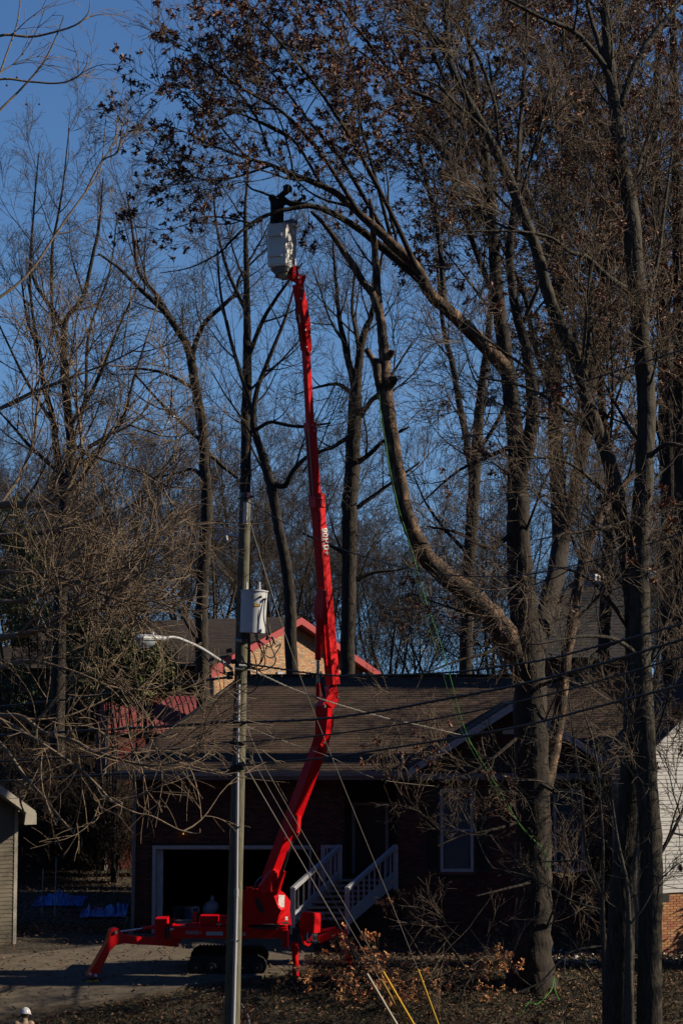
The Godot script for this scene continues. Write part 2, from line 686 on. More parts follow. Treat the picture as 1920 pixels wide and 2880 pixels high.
func window(owner_: Node3D, x0: float, x1: float, y0: float, y1: float, z: float, trim: Material) -> void:
	# a sash window in an opening of the front wall; z is the wall's face
	var w := 0.085
	var f := Geo.new()
	f.abox(Vector3(x0, y0, z - 0.10), Vector3(x0 + w, y1, z + 0.03))
	f.abox(Vector3(x1 - w, y0, z - 0.10), Vector3(x1, y1, z + 0.03))
	f.abox(Vector3(x0 + w, y1 - w, z - 0.10), Vector3(x1 - w, y1, z + 0.03))
	f.abox(Vector3(x0 + w, y0, z - 0.10), Vector3(x1 - w, y0 + w, z + 0.03))
	var win := part(owner_, "window_frame", f, trim)
	var ym := (y0 + y1) * 0.5
	var s := Geo.new()
	s.abox(Vector3(x0 + w, ym - 0.025, z - 0.07), Vector3(x1 - w, ym + 0.025, z - 0.02))
	part(owner_, "meeting_rail", s, trim)
	for k in 2:
		var p := Geo.new()
		p.abox(Vector3(x0 + w, (y0 + w) if k == 0 else ym + 0.025, z - 0.055 - 0.02 * k), Vector3(x1 - w, ym - 0.025 if k == 0 else y1 - w, z - 0.05 - 0.02 * k))
		part(owner_, "pane", p, M.glass)
	var sl := Geo.new()
	sl.abox(Vector3(x0 - 0.06, y0 - 0.09, z - 0.06), Vector3(x1 + 0.06, y0 - 0.003, z + 0.06))
	part(owner_, "sill", sl, M.brick_sill)

func shutter(owner_: Node3D, x0: float, x1: float, y0: float, y1: float, z: float) -> void:
	var g := Geo.new()
	for e in [[x0, x0 + 0.06, y0, y1], [x1 - 0.06, x1, y0, y1], [x0 + 0.06, x1 - 0.06, y0, y0 + 0.08], [x0 + 0.06, x1 - 0.06, y1 - 0.08, y1]]:
		g.abox(Vector3(e[0], e[2], z), Vector3(e[1], e[3], z + 0.035))
	g.abox(Vector3(x0 + 0.06, y0 + 0.08, z), Vector3(x1 - 0.06, y1 - 0.08, z + 0.010))
	var sh := part(owner_, "shutter", g, M.shutter)
	var n := int((y1 - y0 - 0.16) / 0.075)
	for k in n:
		var y := y0 + 0.08 + 0.0375 + k * 0.075
		var b := Geo.new()
		b.box(Vector3((x0 + x1) * 0.5, y, z + 0.020), Vector3((x1 - x0) * 0.5 - 0.062, 0, 0), Vector3(0, 0.030, 0.008), Vector3(0, -0.002, 0.006))
		part(sh, "louvre", b, M.shutter)

func front_house() -> void:
	var z := -58.0
	var d := 58.0
	var o := Vector3(fx(378, d), 0, z)
	var h := thing("brick_house", "dark brick house with brown shingle roof, open garage and white stair rails", "house", o)
	var top := fy(2186, d)
	var x_l := o.x
	var x_r := fx(1850, d)
	var gx0 := fx(430, d)
	var gx1 := fx(875, d)
	var gy := fy(2378, d)
	var px0 := fx(966, d)
	var px1 := fx(1116, d)
	var floor_y := fy(2470, d)
	var w := [[fx(1237, d), fx(1330, d), fy(2452, d), fy(2219, d)], [fx(1555, d), fx(1642, d), fy(2452, d), fy(2219, d)]]
	var back := z - 9.0
	# walls: the front one is pieced round its openings
	var g := Geo.new()
	var zf := z - 0.03
	var zb := z - 0.28
	g.abox(Vector3(x_l, -0.4, zb), Vector3(gx0, top, zf))
	g.abox(Vector3(gx0, gy, zb), Vector3(gx1, top, zf))
	g.abox(Vector3(gx1, -0.4, zb), Vector3(px0, top, zf))
	g.abox(Vector3(px0, top - 0.06, zb), Vector3(px1, top, zf))
	g.abox(Vector3(px1, -0.4, zb), Vector3(w[0][0], top, zf))
	for k in 2:
		g.abox(Vector3(w[k][0], -0.4, zb), Vector3(w[k][1], w[k][2], zf))
		g.abox(Vector3(w[k][0], w[k][3], zb), Vector3(w[k][1], top, zf))
	g.abox(Vector3(w[0][1], -0.4, zb), Vector3(w[1][0], top, zf))
	g.abox(Vector3(w[1][1], -0.4, zb), Vector3(x_r, top, zf))
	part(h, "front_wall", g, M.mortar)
	var s := Geo.new()
	s.abox(Vector3(x_l, -0.4, back), Vector3(x_l + 0.25, top, zb - 0.002))
	s.abox(Vector3(x_r - 0.25, -0.4, back), Vector3(x_r, top, zb - 0.002))
	s.abox(Vector3(x_l + 0.252, -0.4, back), Vector3(x_r - 0.252, top, back + 0.25))
	part(h, "side_walls", s, M.brick_plain)
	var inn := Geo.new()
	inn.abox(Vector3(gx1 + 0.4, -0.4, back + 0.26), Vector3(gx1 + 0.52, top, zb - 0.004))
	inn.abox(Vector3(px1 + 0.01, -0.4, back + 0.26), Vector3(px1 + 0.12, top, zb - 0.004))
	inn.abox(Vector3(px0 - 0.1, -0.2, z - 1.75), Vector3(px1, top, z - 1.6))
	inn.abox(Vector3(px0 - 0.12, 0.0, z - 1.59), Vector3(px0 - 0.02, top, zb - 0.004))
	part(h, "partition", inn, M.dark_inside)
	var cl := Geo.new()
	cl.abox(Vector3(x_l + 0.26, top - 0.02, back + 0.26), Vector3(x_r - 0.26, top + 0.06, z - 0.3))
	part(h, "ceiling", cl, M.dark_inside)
	# bricks of the front wall
	var holes := [Rect2(gx0 - x_l - 0.02, 0, gx1 - gx0 + 0.04, gy + 0.02), Rect2(px0 - x_l, 0, px1 - px0, top)]
	for k in 2:
		holes.append(Rect2(w[k][0] - x_l - 0.02, w[k][2] - 0.12, w[k][1] - w[k][0] + 0.04, w[k][3] - w[k][2] + 0.14))
	var keep := func(p: Vector2) -> bool:
		for r in holes:
			if (r as Rect2).grow(0.03).has_point(p):
				return false
		return true
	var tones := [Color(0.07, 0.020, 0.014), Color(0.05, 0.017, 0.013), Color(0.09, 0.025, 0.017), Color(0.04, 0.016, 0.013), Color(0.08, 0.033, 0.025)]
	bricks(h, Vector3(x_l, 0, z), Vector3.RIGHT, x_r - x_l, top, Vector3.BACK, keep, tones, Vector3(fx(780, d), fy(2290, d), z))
	for k in 2:
		window(h, w[k][0], w[k][1], w[k][2], w[k][3], z, M.white_trim)
	shutter(h, w[0][0] - 0.46, w[0][0] - 0.02, w[0][2], w[0][3], z + 0.012)
	shutter(h, w[0][1] + 0.02, w[0][1] + 0.46, w[0][2], w[0][3], z + 0.012)
	# garage: trim, jamb, floor, open door rolled up under the ceiling
	var t := Geo.new()
	t.abox(Vector3(gx0, 0.0, zb), Vector3(gx0 + 0.10, gy - 0.1, z + 0.03))
	t.abox(Vector3(gx1 - 0.06, 0.0, zb), Vector3(gx1, gy - 0.1, z + 0.03))
	t.abox(Vector3(gx0, gy - 0.1, zb), Vector3(gx1, gy, z + 0.03))
	part(h, "garage_trim", t, M.white_trim)
	var j := Geo.new()
	j.abox(Vector3(gx0 + 0.102, 0.0, zb - 0.02), Vector3(gx0 + 0.30, gy - 0.12, z - 0.14))
	part(h, "garage_jamb", j, M.white_trim)
	var gd := Geo.new()
	gd.abox(Vector3(gx0 + 0.3, gy - 0.16, z - 3.0), Vector3(gx1 - 0.06, gy - 0.12, z - 0.5))
	part(h, "garage_door", gd, M.white_trim)
	var fl := Geo.new()
	fl.abox(Vector3(x_l + 0.3, -0.3, back + 0.26), Vector3(gx1 + 0.39, 0.02, zb - 0.005))
	part(h, "garage_floor", fl, M.concrete)
	# porch
	var p := Geo.new()
	p.abox(Vector3(px0 - 0.6, -0.4, z + 0.004), Vector3(px1 + 0.02, floor_y, z + 0.55))
	p.abox(Vector3(px0 - 0.01, -0.4, z - 1.59), Vector3(px1 + 0.005, floor_y, z + 0.002))
	part(h, "porch", p, M.brick_plain)
	var dr := Geo.new()
	dr.abox(Vector3(px0 + 0.35, floor_y, z - 1.598), Vector3(px0 + 1.25, floor_y + 2.03, z - 1.55))
	var door := part(h, "door", dr, M.door)
	for k in 4:
		var pn := Geo.new()
		var bx := px0 + 0.35 + 0.10 + 0.40 * (k % 2)
		var by := floor_y + 0.2 + 0.95 * (k / 2)
		pn.abox(Vector3(bx, by, z - 1.549), Vector3(bx + 0.30, by + 0.75, z - 1.535))
		part(door, "panel", pn, M.door)
	var hd := Geo.new()
	hd.ball(Vector3(px0 + 1.17, floor_y + 0.95, z - 1.52), Vector3(0.03, 0, 0), Vector3(0, 0.03, 0), Vector3(0, 0, 0.03))
	part(door, "handle", hd, M.steel)
	var dt := Geo.new()
	dt.abox(Vector3(px0 + 0.25, floor_y, z - 1.597), Vector3(px0 + 0.345, floor_y + 2.12, z - 1.53))
	dt.abox(Vector3(px0 + 1.255, floor_y, z - 1.597), Vector3(px0 + 1.35, floor_y + 2.12, z - 1.53))
	dt.abox(Vector3(px0 + 0.345, floor_y + 2.035, z - 1.597), Vector3(px0 + 1.255, floor_y + 2.12, z - 1.53))
	part(h, "door_trim", dt, M.white_trim)
	# main roof
	var ez := z + 0.5
	var eL := Vector3(fx(322, 57.5), fy(2168, 57.5), ez)
	var eR := Vector3(fx(1990, 57.5), eL.y, ez)
	var rz := -62.5
	var rL := Vector3(fx(688, 62.5), fy(1900, 62.5), rz)
	var rR := Vector3(eR.x - 3.0, rL.y, rz)
	var bL := Vector3(eL.x, eL.y, 2 * rz - ez)
	var bR := Vector3(eR.x, eL.y, bL.z)
	var deck := Geo.new()
	var dn := Vector3(0, -0.03, 0)
	deck.quad(eL + dn, eR + dn, rR + dn, rL + dn, Vector3(0, 1, 1))
	deck.quad(bL + dn, bR + dn, rR + dn, rL + dn, Vector3(0, 1, -1))
	deck.tri(eL + dn, bL + dn, rL + dn, Vector3(-1, 1, 0))
	deck.tri(eR + dn, bR + dn, rR + dn, Vector3(1, 1, 0))
	deck.quad(eL + dn * 2, eR + dn * 2, bR + dn * 2, bL + dn * 2, Vector3.DOWN)
	part(h, "roof", deck, M.roof_deck)
	courses(h, eL, eR, rR, rL, 42, Color(0.044, 0.0255, 0.015))
	courses(h, bL, eL, rL, rL, 42, Color(0.041, 0.024, 0.0142))
	var cap := Geo.new()
	cap.beam(rL + Vector3(0, 0.02, 0), rR + Vector3(0, 0.02, 0), Vector2(0.24, 0.05), Vector2(0.24, 0.05), Vector3.UP)
	cap.beam(eL + Vector3(0, 0.02, 0), rL + Vector3(0, 0.02, 0), Vector2(0.2, 0.05), Vector2(0.2, 0.05), Vector3.UP)
	part(h, "ridge_cap", cap, M.roof_deck)
	# gutter, fascia, downspout
	var gu := Geo.new()
	gu.abox(Vector3(eL.x, eL.y - 0.15, ez + 0.002), Vector3(fx(1180, 57.4), eL.y - 0.012, ez + 0.11))
	part(h, "gutter", gu, M.gutter)
	var fa := Geo.new()
	fa.abox(Vector3(eL.x + 0.02, eL.y - 0.22, ez - 0.03), Vector3(eR.x, eL.y - 0.064, ez))
	fa.abox(Vector3(eL.x + 0.02, eL.y - 0.26, z + 0.002), Vector3(eR.x, eL.y - 0.222, ez))
	part(h, "fascia", fa, M.gutter)
	var ds := Geo.new()
	ds.beam(Vector3(x_l + 0.02, eL.y - 0.15, ez + 0.05), Vector3(x_l + 0.02, top - 0.25, z + 0.06), Vector2(0.09, 0.07), Vector2(0.09, 0.07), Vector3.BACK)
	ds.beam(Vector3(x_l + 0.02, top - 0.24, z + 0.06), Vector3(x_l - 0.01, 0.15, z + 0.06), Vector2(0.10, 0.08), Vector2(0.10, 0.08), Vector3.BACK)
	ds.beam(Vector3(x_l - 0.01, 0.16, z + 0.06), Vector3(x_l - 0.06, 0.03, z + 0.3), Vector2(0.10, 0.08), Vector2(0.10, 0.08), Vector3.BACK)
	part(h, "downspout", ds, M.gutter)
	# front gable over the right-hand windows
	var gz := z + 0.75
	var gd_ := -gz
	var A := Vector3(fx(1150, gd_), fy(2160, gd_), gz)
	var B := Vector3(fx(1452, gd_), fy(1968, gd_), gz)
	var C := Vector3(fx(1757, gd_), fy(2160, gd_), gz)
	var slope := (rL.y - eL.y) / (ez - rz)
	var bz := ez - (B.y - eL.y) / slope
	var bk := Vector3(B.x, B.y, bz - 0.05)
	var gg := Geo.new()
	gg.plate([A + Vector3(0.25, 0, -0.5), C + Vector3(-0.25, 0, -0.5), B + Vector3(0, -0.15, -0.5)], Vector3(0, 0, -0.2))
	part(h, "gable_wall", gg, M.brick_plain)
	courses(h, A, A + Vector3(0, 0, -0.3), bk, B, 20, Color(0.044, 0.0255, 0.015))
	courses(h, C + Vector3(0, 0, -0.3), C, B, bk, 20, Color(0.05, 0.029, 0.0165))
	for e in [[A, B], [C, B]]:
		var rk := Geo.new()
		var a: Vector3 = e[0]
		var b: Vector3 = e[1]
		rk.plate([a + Vector3(0, -0.02, -0.02), b + Vector3(0, -0.02, -0.02), b + Vector3(0, -0.26, -0.02), a + Vector3(0, -0.24, -0.02)], Vector3(0, 0, 0.05))
		part(h, "rake_board", rk, M.rake)
		var so := Geo.new()
		so.quad(a + Vector3(0, -0.05, -0.03), b + Vector3(0, -0.05, -0.03), b + Vector3(0, -0.05, -0.55), a + Vector3(0, -0.05, -0.55), Vector3.DOWN)
		part(h, "soffit", so, M.gutter)
	var vt := Geo.new()
	vt.abox(Vector3(B.x - 0.35, B.y - 1.0, gz - 0.498), Vector3(B.x + 0.15, B.y - 0.85, gz - 0.45))
	part(h, "gable_vent", vt, M.white_trim)
	# stairs up to the porch
	var L0 := at(823, 2596, 55.2)
	var L1 := at(955, 2472, 57.45)
	var R0 := at(976, 2600, 55.2)
	R0.y = L0.y
	var R1 := at(1112, 2472, 57.45)
	var N := 8
	for k in N:
		var f0 := float(k) / N
		var f1 := float(k + 1) / N
		var a := L0.lerp(L1, f0)
		var b := R0.lerp(R1, f0)
		var dv := (L1 - L0) / N
		dv.y = 0
		var y1 := lerpf(L0.y, L1.y, f1)
		var st := Geo.new()
		a.y = y1; b.y = y1
		st.plate([a, b, b + dv * 1.08, a + dv * 1.08], Vector3(0, -0.05, 0))
		part(h, "stair_tread", st, M.stair_wood)
	var st2 := Geo.new()
	for e in [[L0, L1], [R0, R1]]:
		st2.beam(e[0] + Vector3(0, 0.05, 0), e[1] + Vector3(0, -0.02, 0), Vector2(0.05, 0.26), Vector2(0.05, 0.26), Vector3.UP, 0.0)
	part(h, "stringer", st2, M.rail)
	for e in [[L0, L1], [R0, R1]]:
		var a: Vector3 = e[0]
		var b: Vector3 = e[1]
		var hgt := Vector3(0, 0.93, 0)
		var low := Vector3(0, 0.2, 0)
		for q in [a, b]:
			var po := Geo.new()
			po.abox(q + Vector3(-0.07, -0.3, -0.07), q + hgt + Vector3(0.07, 0.04, 0.07))
			part(h, "newel_post", po, M.rail)
		var ra := Geo.new()
		ra.beam(a + hgt, b + hgt, Vector2(0.11, 0.12), Vector2(0.11, 0.12), Vector3.UP)
		part(h, "handrail", ra, M.rail)
		var rb := Geo.new()
		rb.beam(a + low, b + low, Vector2(0.06, 0.11), Vector2(0.06, 0.11), Vector3.UP)
		part(h, "bottom_rail", rb, M.rail)
		for k in range(1, 9):
			var q := a.lerp(b, k / 9.0)
			var ba := Geo.new()
			ba.abox(q + low + Vector3(-0.025, 0, -0.025), q + hgt + Vector3(0.025, -0.03, 0.025))
			part(h, "baluster", ba, M.rail)
	var c0 := Vector3(fx(908, 57.45), L1.y, -57.45)
	var lr := Geo.new()
	lr.abox(c0 + Vector3(-0.06, -0.05, -0.06), c0 + Vector3(0.06, 0.97, 0.06))
	lr.abox(c0 + Vector3(0.061, 0.88, -0.05), Vector3(L1.x - 0.071, c0.y + 0.97, c0.z + 0.05))
	lr.abox(c0 + Vector3(0.061, 0.04, -0.03), Vector3(L1.x - 0.071, c0.y + 0.12, c0.z + 0.03))
	part(h, "porch_rail", lr, M.rail)
	for k in 3:
		var ba := Geo.new()
		var q := c0.lerp(Vector3(L1.x, c0.y, c0.z), (k + 1) / 4.0)
		ba.abox(q + Vector3(-0.025, 0.121, -0.025), q + Vector3(0.025, 0.879, 0.025))
		part(h, "baluster", ba, M.rail)
	# what stands in the garage
	var bins := [[538, 2588, 60.6, 0.30, 0.5, Color(0.10, 0.16, 0.30), "blue plastic storage bin just inside the open garage"], [505, 2590, 61.4, 0.28, 0.42, Color(0.28, 0.28, 0.30), "grey plastic bin inside the open garage behind the lift"]]
	for b in bins:
		var q := at(b[0], b[1], b[2])
		q.y = 0.02
		var e := thing("storage_bin", b[6], "bin", q)
		var bg := Geo.new()
		bg.tube(PackedVector3Array([q, q + Vector3(0, b[4], 0)]), PackedFloat32Array([b[3] * 0.85, b[3]]), 12)
		part(e, "tub", bg, mat((b[5] as Color).linear_to_srgb(), 0.5))
		var lg := Geo.new()
		lg.tube(PackedVector3Array([q + Vector3(0, b[4], 0), q + Vector3(0, b[4] + 0.05, 0)]), PackedFloat32Array([b[3] * 1.08, b[3] * 1.02]), 12)
		part(e, "lid", lg, mat(lin(0.5, 0.5, 0.5), 0.5))
	var bag := Geo.new()
	var q2 := at(592, 2570, 60.2)
	q2.y = 0.55
	bag.ball(q2, Vector3(0.26, 0.03, 0), Vector3(0.02, 0.24, 0), Vector3(0, 0, 0.24), 7, 11)
	bag.ball(q2 + Vector3(0.05, 0.27, 0), Vector3(0.07, 0.03, 0), Vector3(0, 0.12, 0), Vector3(0, 0, 0.06), 5, 8)
	single("plastic_bag", bag, mat(lin(0.55, 0.6, 0.7), 0.4), "pale plastic bag tied at the neck on a box in the garage", "bag")
	var bx := Geo.new()
	bx.abox(Vector3(q2.x - 0.32, 0.022, q2.z - 0.3), Vector3(q2.x + 0.32, 0.315, q2.z + 0.3))
	single("carton", bx, mat(lin(0.25, 0.17, 0.09), 0.9), "brown carton under the plastic bag in the open garage", "box")
	# wall lantern above the garage door
	var lp := at(516, 2345, 57.86)
	var la := thing("wall_lantern", "small lit wall lantern on the brick above the garage opening", "wall lamp", lp)
	var lg1 := Geo.new()
	lg1.tube(PackedVector3Array([lp + Vector3(0, 0.12, 0), lp + Vector3(0, 0.05, 0)]), PackedFloat32Array([0.02, 0.09]), 8)
	lg1.box(lp + Vector3(0, 0.11, -0.07), Vector3(0.03, 0, 0), Vector3(0, 0.03, 0), Vector3(0, 0, 0.07))
	part(la, "hood", lg1, M.black)
	var lg2 := Geo.new()
	lg2.ball(lp, Vector3(0.022, 0, 0), Vector3(0, 0.026, 0), Vector3(0, 0, 0.022))
	part(la, "bulb", lg2, M.bulb)
	var om := OmniLight3D.new()
	om.name = "lantern_light"
	om.position = lp
	om.light_color = Color(1.0, 0.75, 0.4)
	om.light_energy = 0.002
	om.omni_range = 30.0
	om.omni_attenuation = 2.0
	om.light_size = 0.022
	om.shadow_enabled = true
	add_child(om)

func rear_house() -> void:
	var GL := at(584, 1868, 78)
	var GR := at(1020, 1868, 88)
	var AP := at(800, 1742, 83)
	GR.y = GL.y
	var mid := (GL + GR) * 0.5
	AP.x = mid.x
	AP.z = mid.z
	var ux := (GR - GL)
	ux.y = 0
	var W := ux.length()
	ux /= W
	var n := Vector3(-ux.z, 0, ux.x)
	if n.z < 0:
		n = -n
	var h := thing("brick_house", "rear tan brick house with red rake boards and a broad brown roof", "house", Vector3(GL.x, 0.2, GL.z))
	var wall := Geo.new()
	var foot := Vector3(0, 0.2 - GL.y, 0)
	wall.plate([GL + foot, GR + foot, GR, AP, GL], -n * 0.25)
	part(h, "gable_wall", wall, M.mortar_pale)
	var rise := AP.y - GL.y
	var h0 := 1.2
	var keep := func(p: Vector2) -> bool:
		var y: float = p.y + h0 - (GL.y - 0.0) + 0.0
		return y < rise * (1.0 - absf(p.x - W * 0.5) / (W * 0.5)) - 0.04
	var o := Vector3(GL.x, h0, GL.z)
	bricks(h, o, ux, W, AP.y - h0, n, keep, [Color(0.29, 0.18, 0.10), Color(0.34, 0.16, 0.08), Color(0.24, 0.16, 0.10), Color(0.36, 0.23, 0.13), Color(0.19, 0.14, 0.10)], at(790, 1830, 83))
	var L := 13.0
	var back := -n * L
	var out := n * 0.55
	var sl := (AP - GL)
	var eL := GL - (AP - GL).normalized() * 0.6
	var eR := GR - (AP - GR).normalized() * 0.6
	var lift := Vector3(0, 0.12, 0)
	var sw := Geo.new()
	sw.plate([GL - n * 0.26, GL + back, GL + back + foot, GL - n * 0.26 + foot], ux * 0.25)
	sw.plate([GR - n * 0.26, GR + back, GR + back + foot, GR - n * 0.26 + foot], -ux * 0.25)
	part(h, "side_walls", sw, M.brick_plain)
	var dk := Geo.new()
	dk.quad(eL + out + lift * 0.7, AP + out + lift * 0.7, AP + back + lift * 0.7, eL + back + lift * 0.7, Vector3.UP)
	dk.quad(eR + out + lift * 0.7, AP + out + lift * 0.7, AP + back + lift * 0.7, eR + back + lift * 0.7, Vector3.UP)
	part(h, "roof", dk, M.roof_deck)
	courses(h, eL + back + lift, eL + out + lift, AP + out + lift, AP + back + lift, 44, Color(0.042, 0.028, 0.021), 0.4)
	courses(h, eR + out + lift, eR + back + lift, AP + back + lift, AP + out + lift, 44, Color(0.042, 0.028, 0.021), 0.4)
	for e in [eL, eR]:
		var rk := Geo.new()
		rk.plate([e + out + lift * 0.6, AP + out + lift * 0.6, AP + out + Vector3(0, -0.22, 0), e + out + Vector3(0, -0.22, 0)], n * 0.05)
		part(h, "rake_board", rk, M.red_trim)
		var so := Geo.new()
		so.quad(e + out + Vector3(0, -0.1, 0), AP + out + Vector3(0, -0.1, 0), AP + Vector3(0, -0.1, 0), e + Vector3(0, -0.1, 0), Vector3.DOWN)
		part(h, "soffit", so, M.red_trim)
	var er := Geo.new()
	var c := GL + out
	er.plate([c + Vector3(0, -0.22, 0), eL + out + Vector3(0, -0.22, 0), eL + out + Vector3(0, -0.36, 0), c + ux * 0.45 + Vector3(0, -0.36, 0), c + ux * 0.2], n * 0.06)
	part(h, "eave_return", er, M.red_trim)
	var vt := Geo.new()
	var vp := at(785, 1893, 82.3)
	vt.box(vp, ux * 0.22, Vector3(0, 0.05, 0), n * 0.08)
	part(h, "vent_cover", vt, M.white_trim)

func red_shed() -> void:
	var e := Vector3(0.94, 0, -0.34)
	var f := Vector3(0.34, 0, 0.94)
	var A := at(283, 1957, 72)
	var h := thing("shed", "red shed with ribbed red metal roof behind the brick house", "shed", Vector3(A.x, 0.1, A.z))
	var L := 5.6
	var p1 := A + f * 0.55 + Vector3(0, -0.36, 0)
	var p2 := p1 + f * 0.75 + Vector3(0, -0.98, 0)
	var q1 := A - f * 0.55 + Vector3(0, -0.36, 0)
	var q2 := q1 - f * 0.75 + Vector3(0, -0.98, 0)
	var n := int(L / 0.4)
	for k in n:
		var o := e * (k * 0.4)
		for sgn in 2:
			var a: Vector3 = A + o
			var b: Vector3 = (p1 if sgn == 0 else q1) + o
			var c: Vector3 = (p2 if sgn == 0 else q2) + o
			var g := Geo.new()
			var w := e * 0.398
			var out1 := (b - a).cross(e).normalized()
			if out1.y < 0: out1 = -out1
			var out2 := (c - b).cross(e).normalized()
			if out2.y < 0: out2 = -out2
			g.plate([a, a + w, b + w, b], -out1 * 0.02)
			g.plate([b, b + w, c + w, c], -out2 * 0.02)
			for r in [0.02, 0.2]:
				g.beam(a + e * r + out1 * 0.012, b + e * r + out1 * 0.012, Vector2(0.03, 0.035), Vector2(0.03, 0.035), out1, 0.3)
				g.beam(b + e * r + out2 * 0.012, c + e * r + out2 * 0.012, Vector2(0.03, 0.035), Vector2(0.03, 0.035), out2, 0.3)
			part(h, "roof_panel", g, M.red_metal)
	var wl := Geo.new()
	var s0 := p2 - f * 0.12
	var s1 := q2 + f * 0.12
	var dn := Vector3(0, 0.1 - s0.y, 0)
	wl.plate([s0, s0 + e * L, s0 + e * L + dn, s0 + dn], -f * 0.08)
	part(h, "wall", wl, M.red_board)
	var gb := Geo.new()
	gb.plate([s0 + e * 0.1 + dn, s0 + e * 0.1, p1 + e * 0.1, A + e * 0.1 + Vector3(0, -0.03, 0), q1 + e * 0.1, s1 + e * 0.1, s1 + e * 0.1 + dn], e * 0.06)
	part(h, "gable_wall", gb, M.red_board)
	var tr := Geo.new()
	tr.box(s0 + dn * 0.5 + f * 0.03, e * 0.06, Vector3(0, -dn.y * 0.5, 0), f * 0.025)
	part(h, "corner_trim", tr, M.white_trim)

func lap_wall(owner_: Node3D, a: Vector3, ux: Vector3, n: Vector3, w: float, rows: int, pitch: float, top: Callable, m: Material) -> void:
	# lap siding: every board a part, its butt edge proud of the board below; top(y) gives the span left at that height
	for k in rows:
		var y := a.y + k * pitch
		var span: Vector2 = top.call(y + pitch * 0.5)
		var x0 := maxf(0.0, span.x)
		var x1 := minf(w, span.y)
		if x1 - x0 < 0.05:
			continue
		var o := Vector3(a.x, y, a.z)
		var g := Geo.new()
		var p0 := o + ux * x0
		var p1 := o + ux * x1
		var up := Vector3(0, pitch + 0.01, 0)
		g.quad(p0 + n * 0.022, p1 + n * 0.022, p1 + up + n * 0.006, p0 + up + n * 0.006, n)
		g.quad(p0 + n * 0.022, p1 + n * 0.022, p1 - n * 0.01, p0 - n * 0.01, Vector3.DOWN)
		part(owner_, "siding_board", g, m)

func cream_house() -> void:
	var C := at(46, 2600, 56.4)
	C.y = ground_y(C.x, 56.4) - 0.1
	var ux := Vector3(-0.87, 0, 0.5)
	var n := Vector3(0.5, 0, 0.87)
	var h := thing("siding_house", "cream lap-sided house corner with white boxed eave, cut off by the frame", "house", C)
	var ey := at(60, 2275, 56.4).y
	var ridge_y := ey + 3.2
	var W := 9.0
	var g := Geo.new()
	g.plate([C, C + ux * W, Vector3(0, ey - C.y, 0) + C + ux * W, C + ux * W * 0.5 + Vector3(0, ridge_y - C.y, 0), C + Vector3(0, ey - C.y, 0)], -n * 0.2)
	var back := -n * 8.0
	g.plate([C - n * 0.21, C + back, C + back + Vector3(0, ey - C.y, 0), C - n * 0.21 + Vector3(0, ey - C.y, 0)], ux * 0.2)
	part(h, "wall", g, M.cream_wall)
	var slope := (ridge_y - ey) / (W * 0.5)
	var top := func(y: float) -> Vector2:
		if y < ey:
			return Vector2(0.06, W)
		var c: float = (y - ey) / slope
		return Vector2(c, W - c)
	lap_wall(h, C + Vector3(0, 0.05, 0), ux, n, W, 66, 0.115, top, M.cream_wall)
	var tr := Geo.new()
	tr.plate([C + n * 0.004, C + ux * 0.1 + n * 0.004, C + ux * 0.1 + Vector3(0, ey - C.y, 0) + n * 0.004, C + Vector3(0, ey - C.y, 0) + n * 0.004], n * 0.03)
	part(h, "corner_board", tr, M.white_cream)
	var E := C + Vector3(0, ey - C.y, 0) - ux * 0.32 + Vector3(0, -0.22, 0)
	var P := C + ux * W * 0.5 + Vector3(0, ridge_y - C.y, 0)
	var out := n * 0.5
	var rd := Geo.new()
	rd.quad(E + out + Vector3(0, 0.2, 0), P + out + Vector3(0, 0.2, 0), P + back + Vector3(0, 0.2, 0), E + back + Vector3(0, 0.2, 0), Vector3.UP)
	var E2 := C + ux * (W + 0.5) + Vector3(0, ey - C.y - 0.32, 0)
	rd.quad(E2 + out + Vector3(0, 0.2, 0), P + out + Vector3(0, 0.2, 0), P + back + Vector3(0, 0.2, 0), E2 + back + Vector3(0, 0.2, 0), Vector3.UP)
	part(h, "roof", rd, M.roof_deck)
	for e in [E, E2]:
		var rk := Geo.new()
		rk.plate([e + out + Vector3(0, 0.18, 0), P + out + Vector3(0, 0.18, 0), P + out + Vector3(0, -0.06, 0), e + out + Vector3(0, -0.06, 0)], n * 0.05)
		part(h, "rake_board", rk, M.white_cream)
		var so := Geo.new()
		so.quad(e + out + Vector3(0, -0.04, 0), P + out + Vector3(0, -0.04, 0), P + Vector3(0, -0.04, 0), e + Vector3(0, -0.04, 0), Vector3.DOWN)
		part(h, "soffit", so, M.white_cream)
	var bx := Geo.new()
	bx.plate([E + out - ux * 0.02 + Vector3(0, 0.12, 0), E + out + ux * 0.30 + Vector3(0, 0.12, 0), E + out + ux * 0.34 + Vector3(0, -0.2, 0), E + out - ux * 0.02 + Vector3(0, -0.2, 0)], n * 0.08)
	bx.plate([E + out - ux * 0.02 + Vector3(0, 0.12, 0), E + back - ux * 0.02 + Vector3(0, 0.12, 0), E + back - ux * 0.02 + Vector3(0, -0.2, 0), E + out - ux * 0.02 + Vector3(0, -0.2, 0)], ux * 0.15)
	part(h, "boxed_eave", bx, M.white_cream)

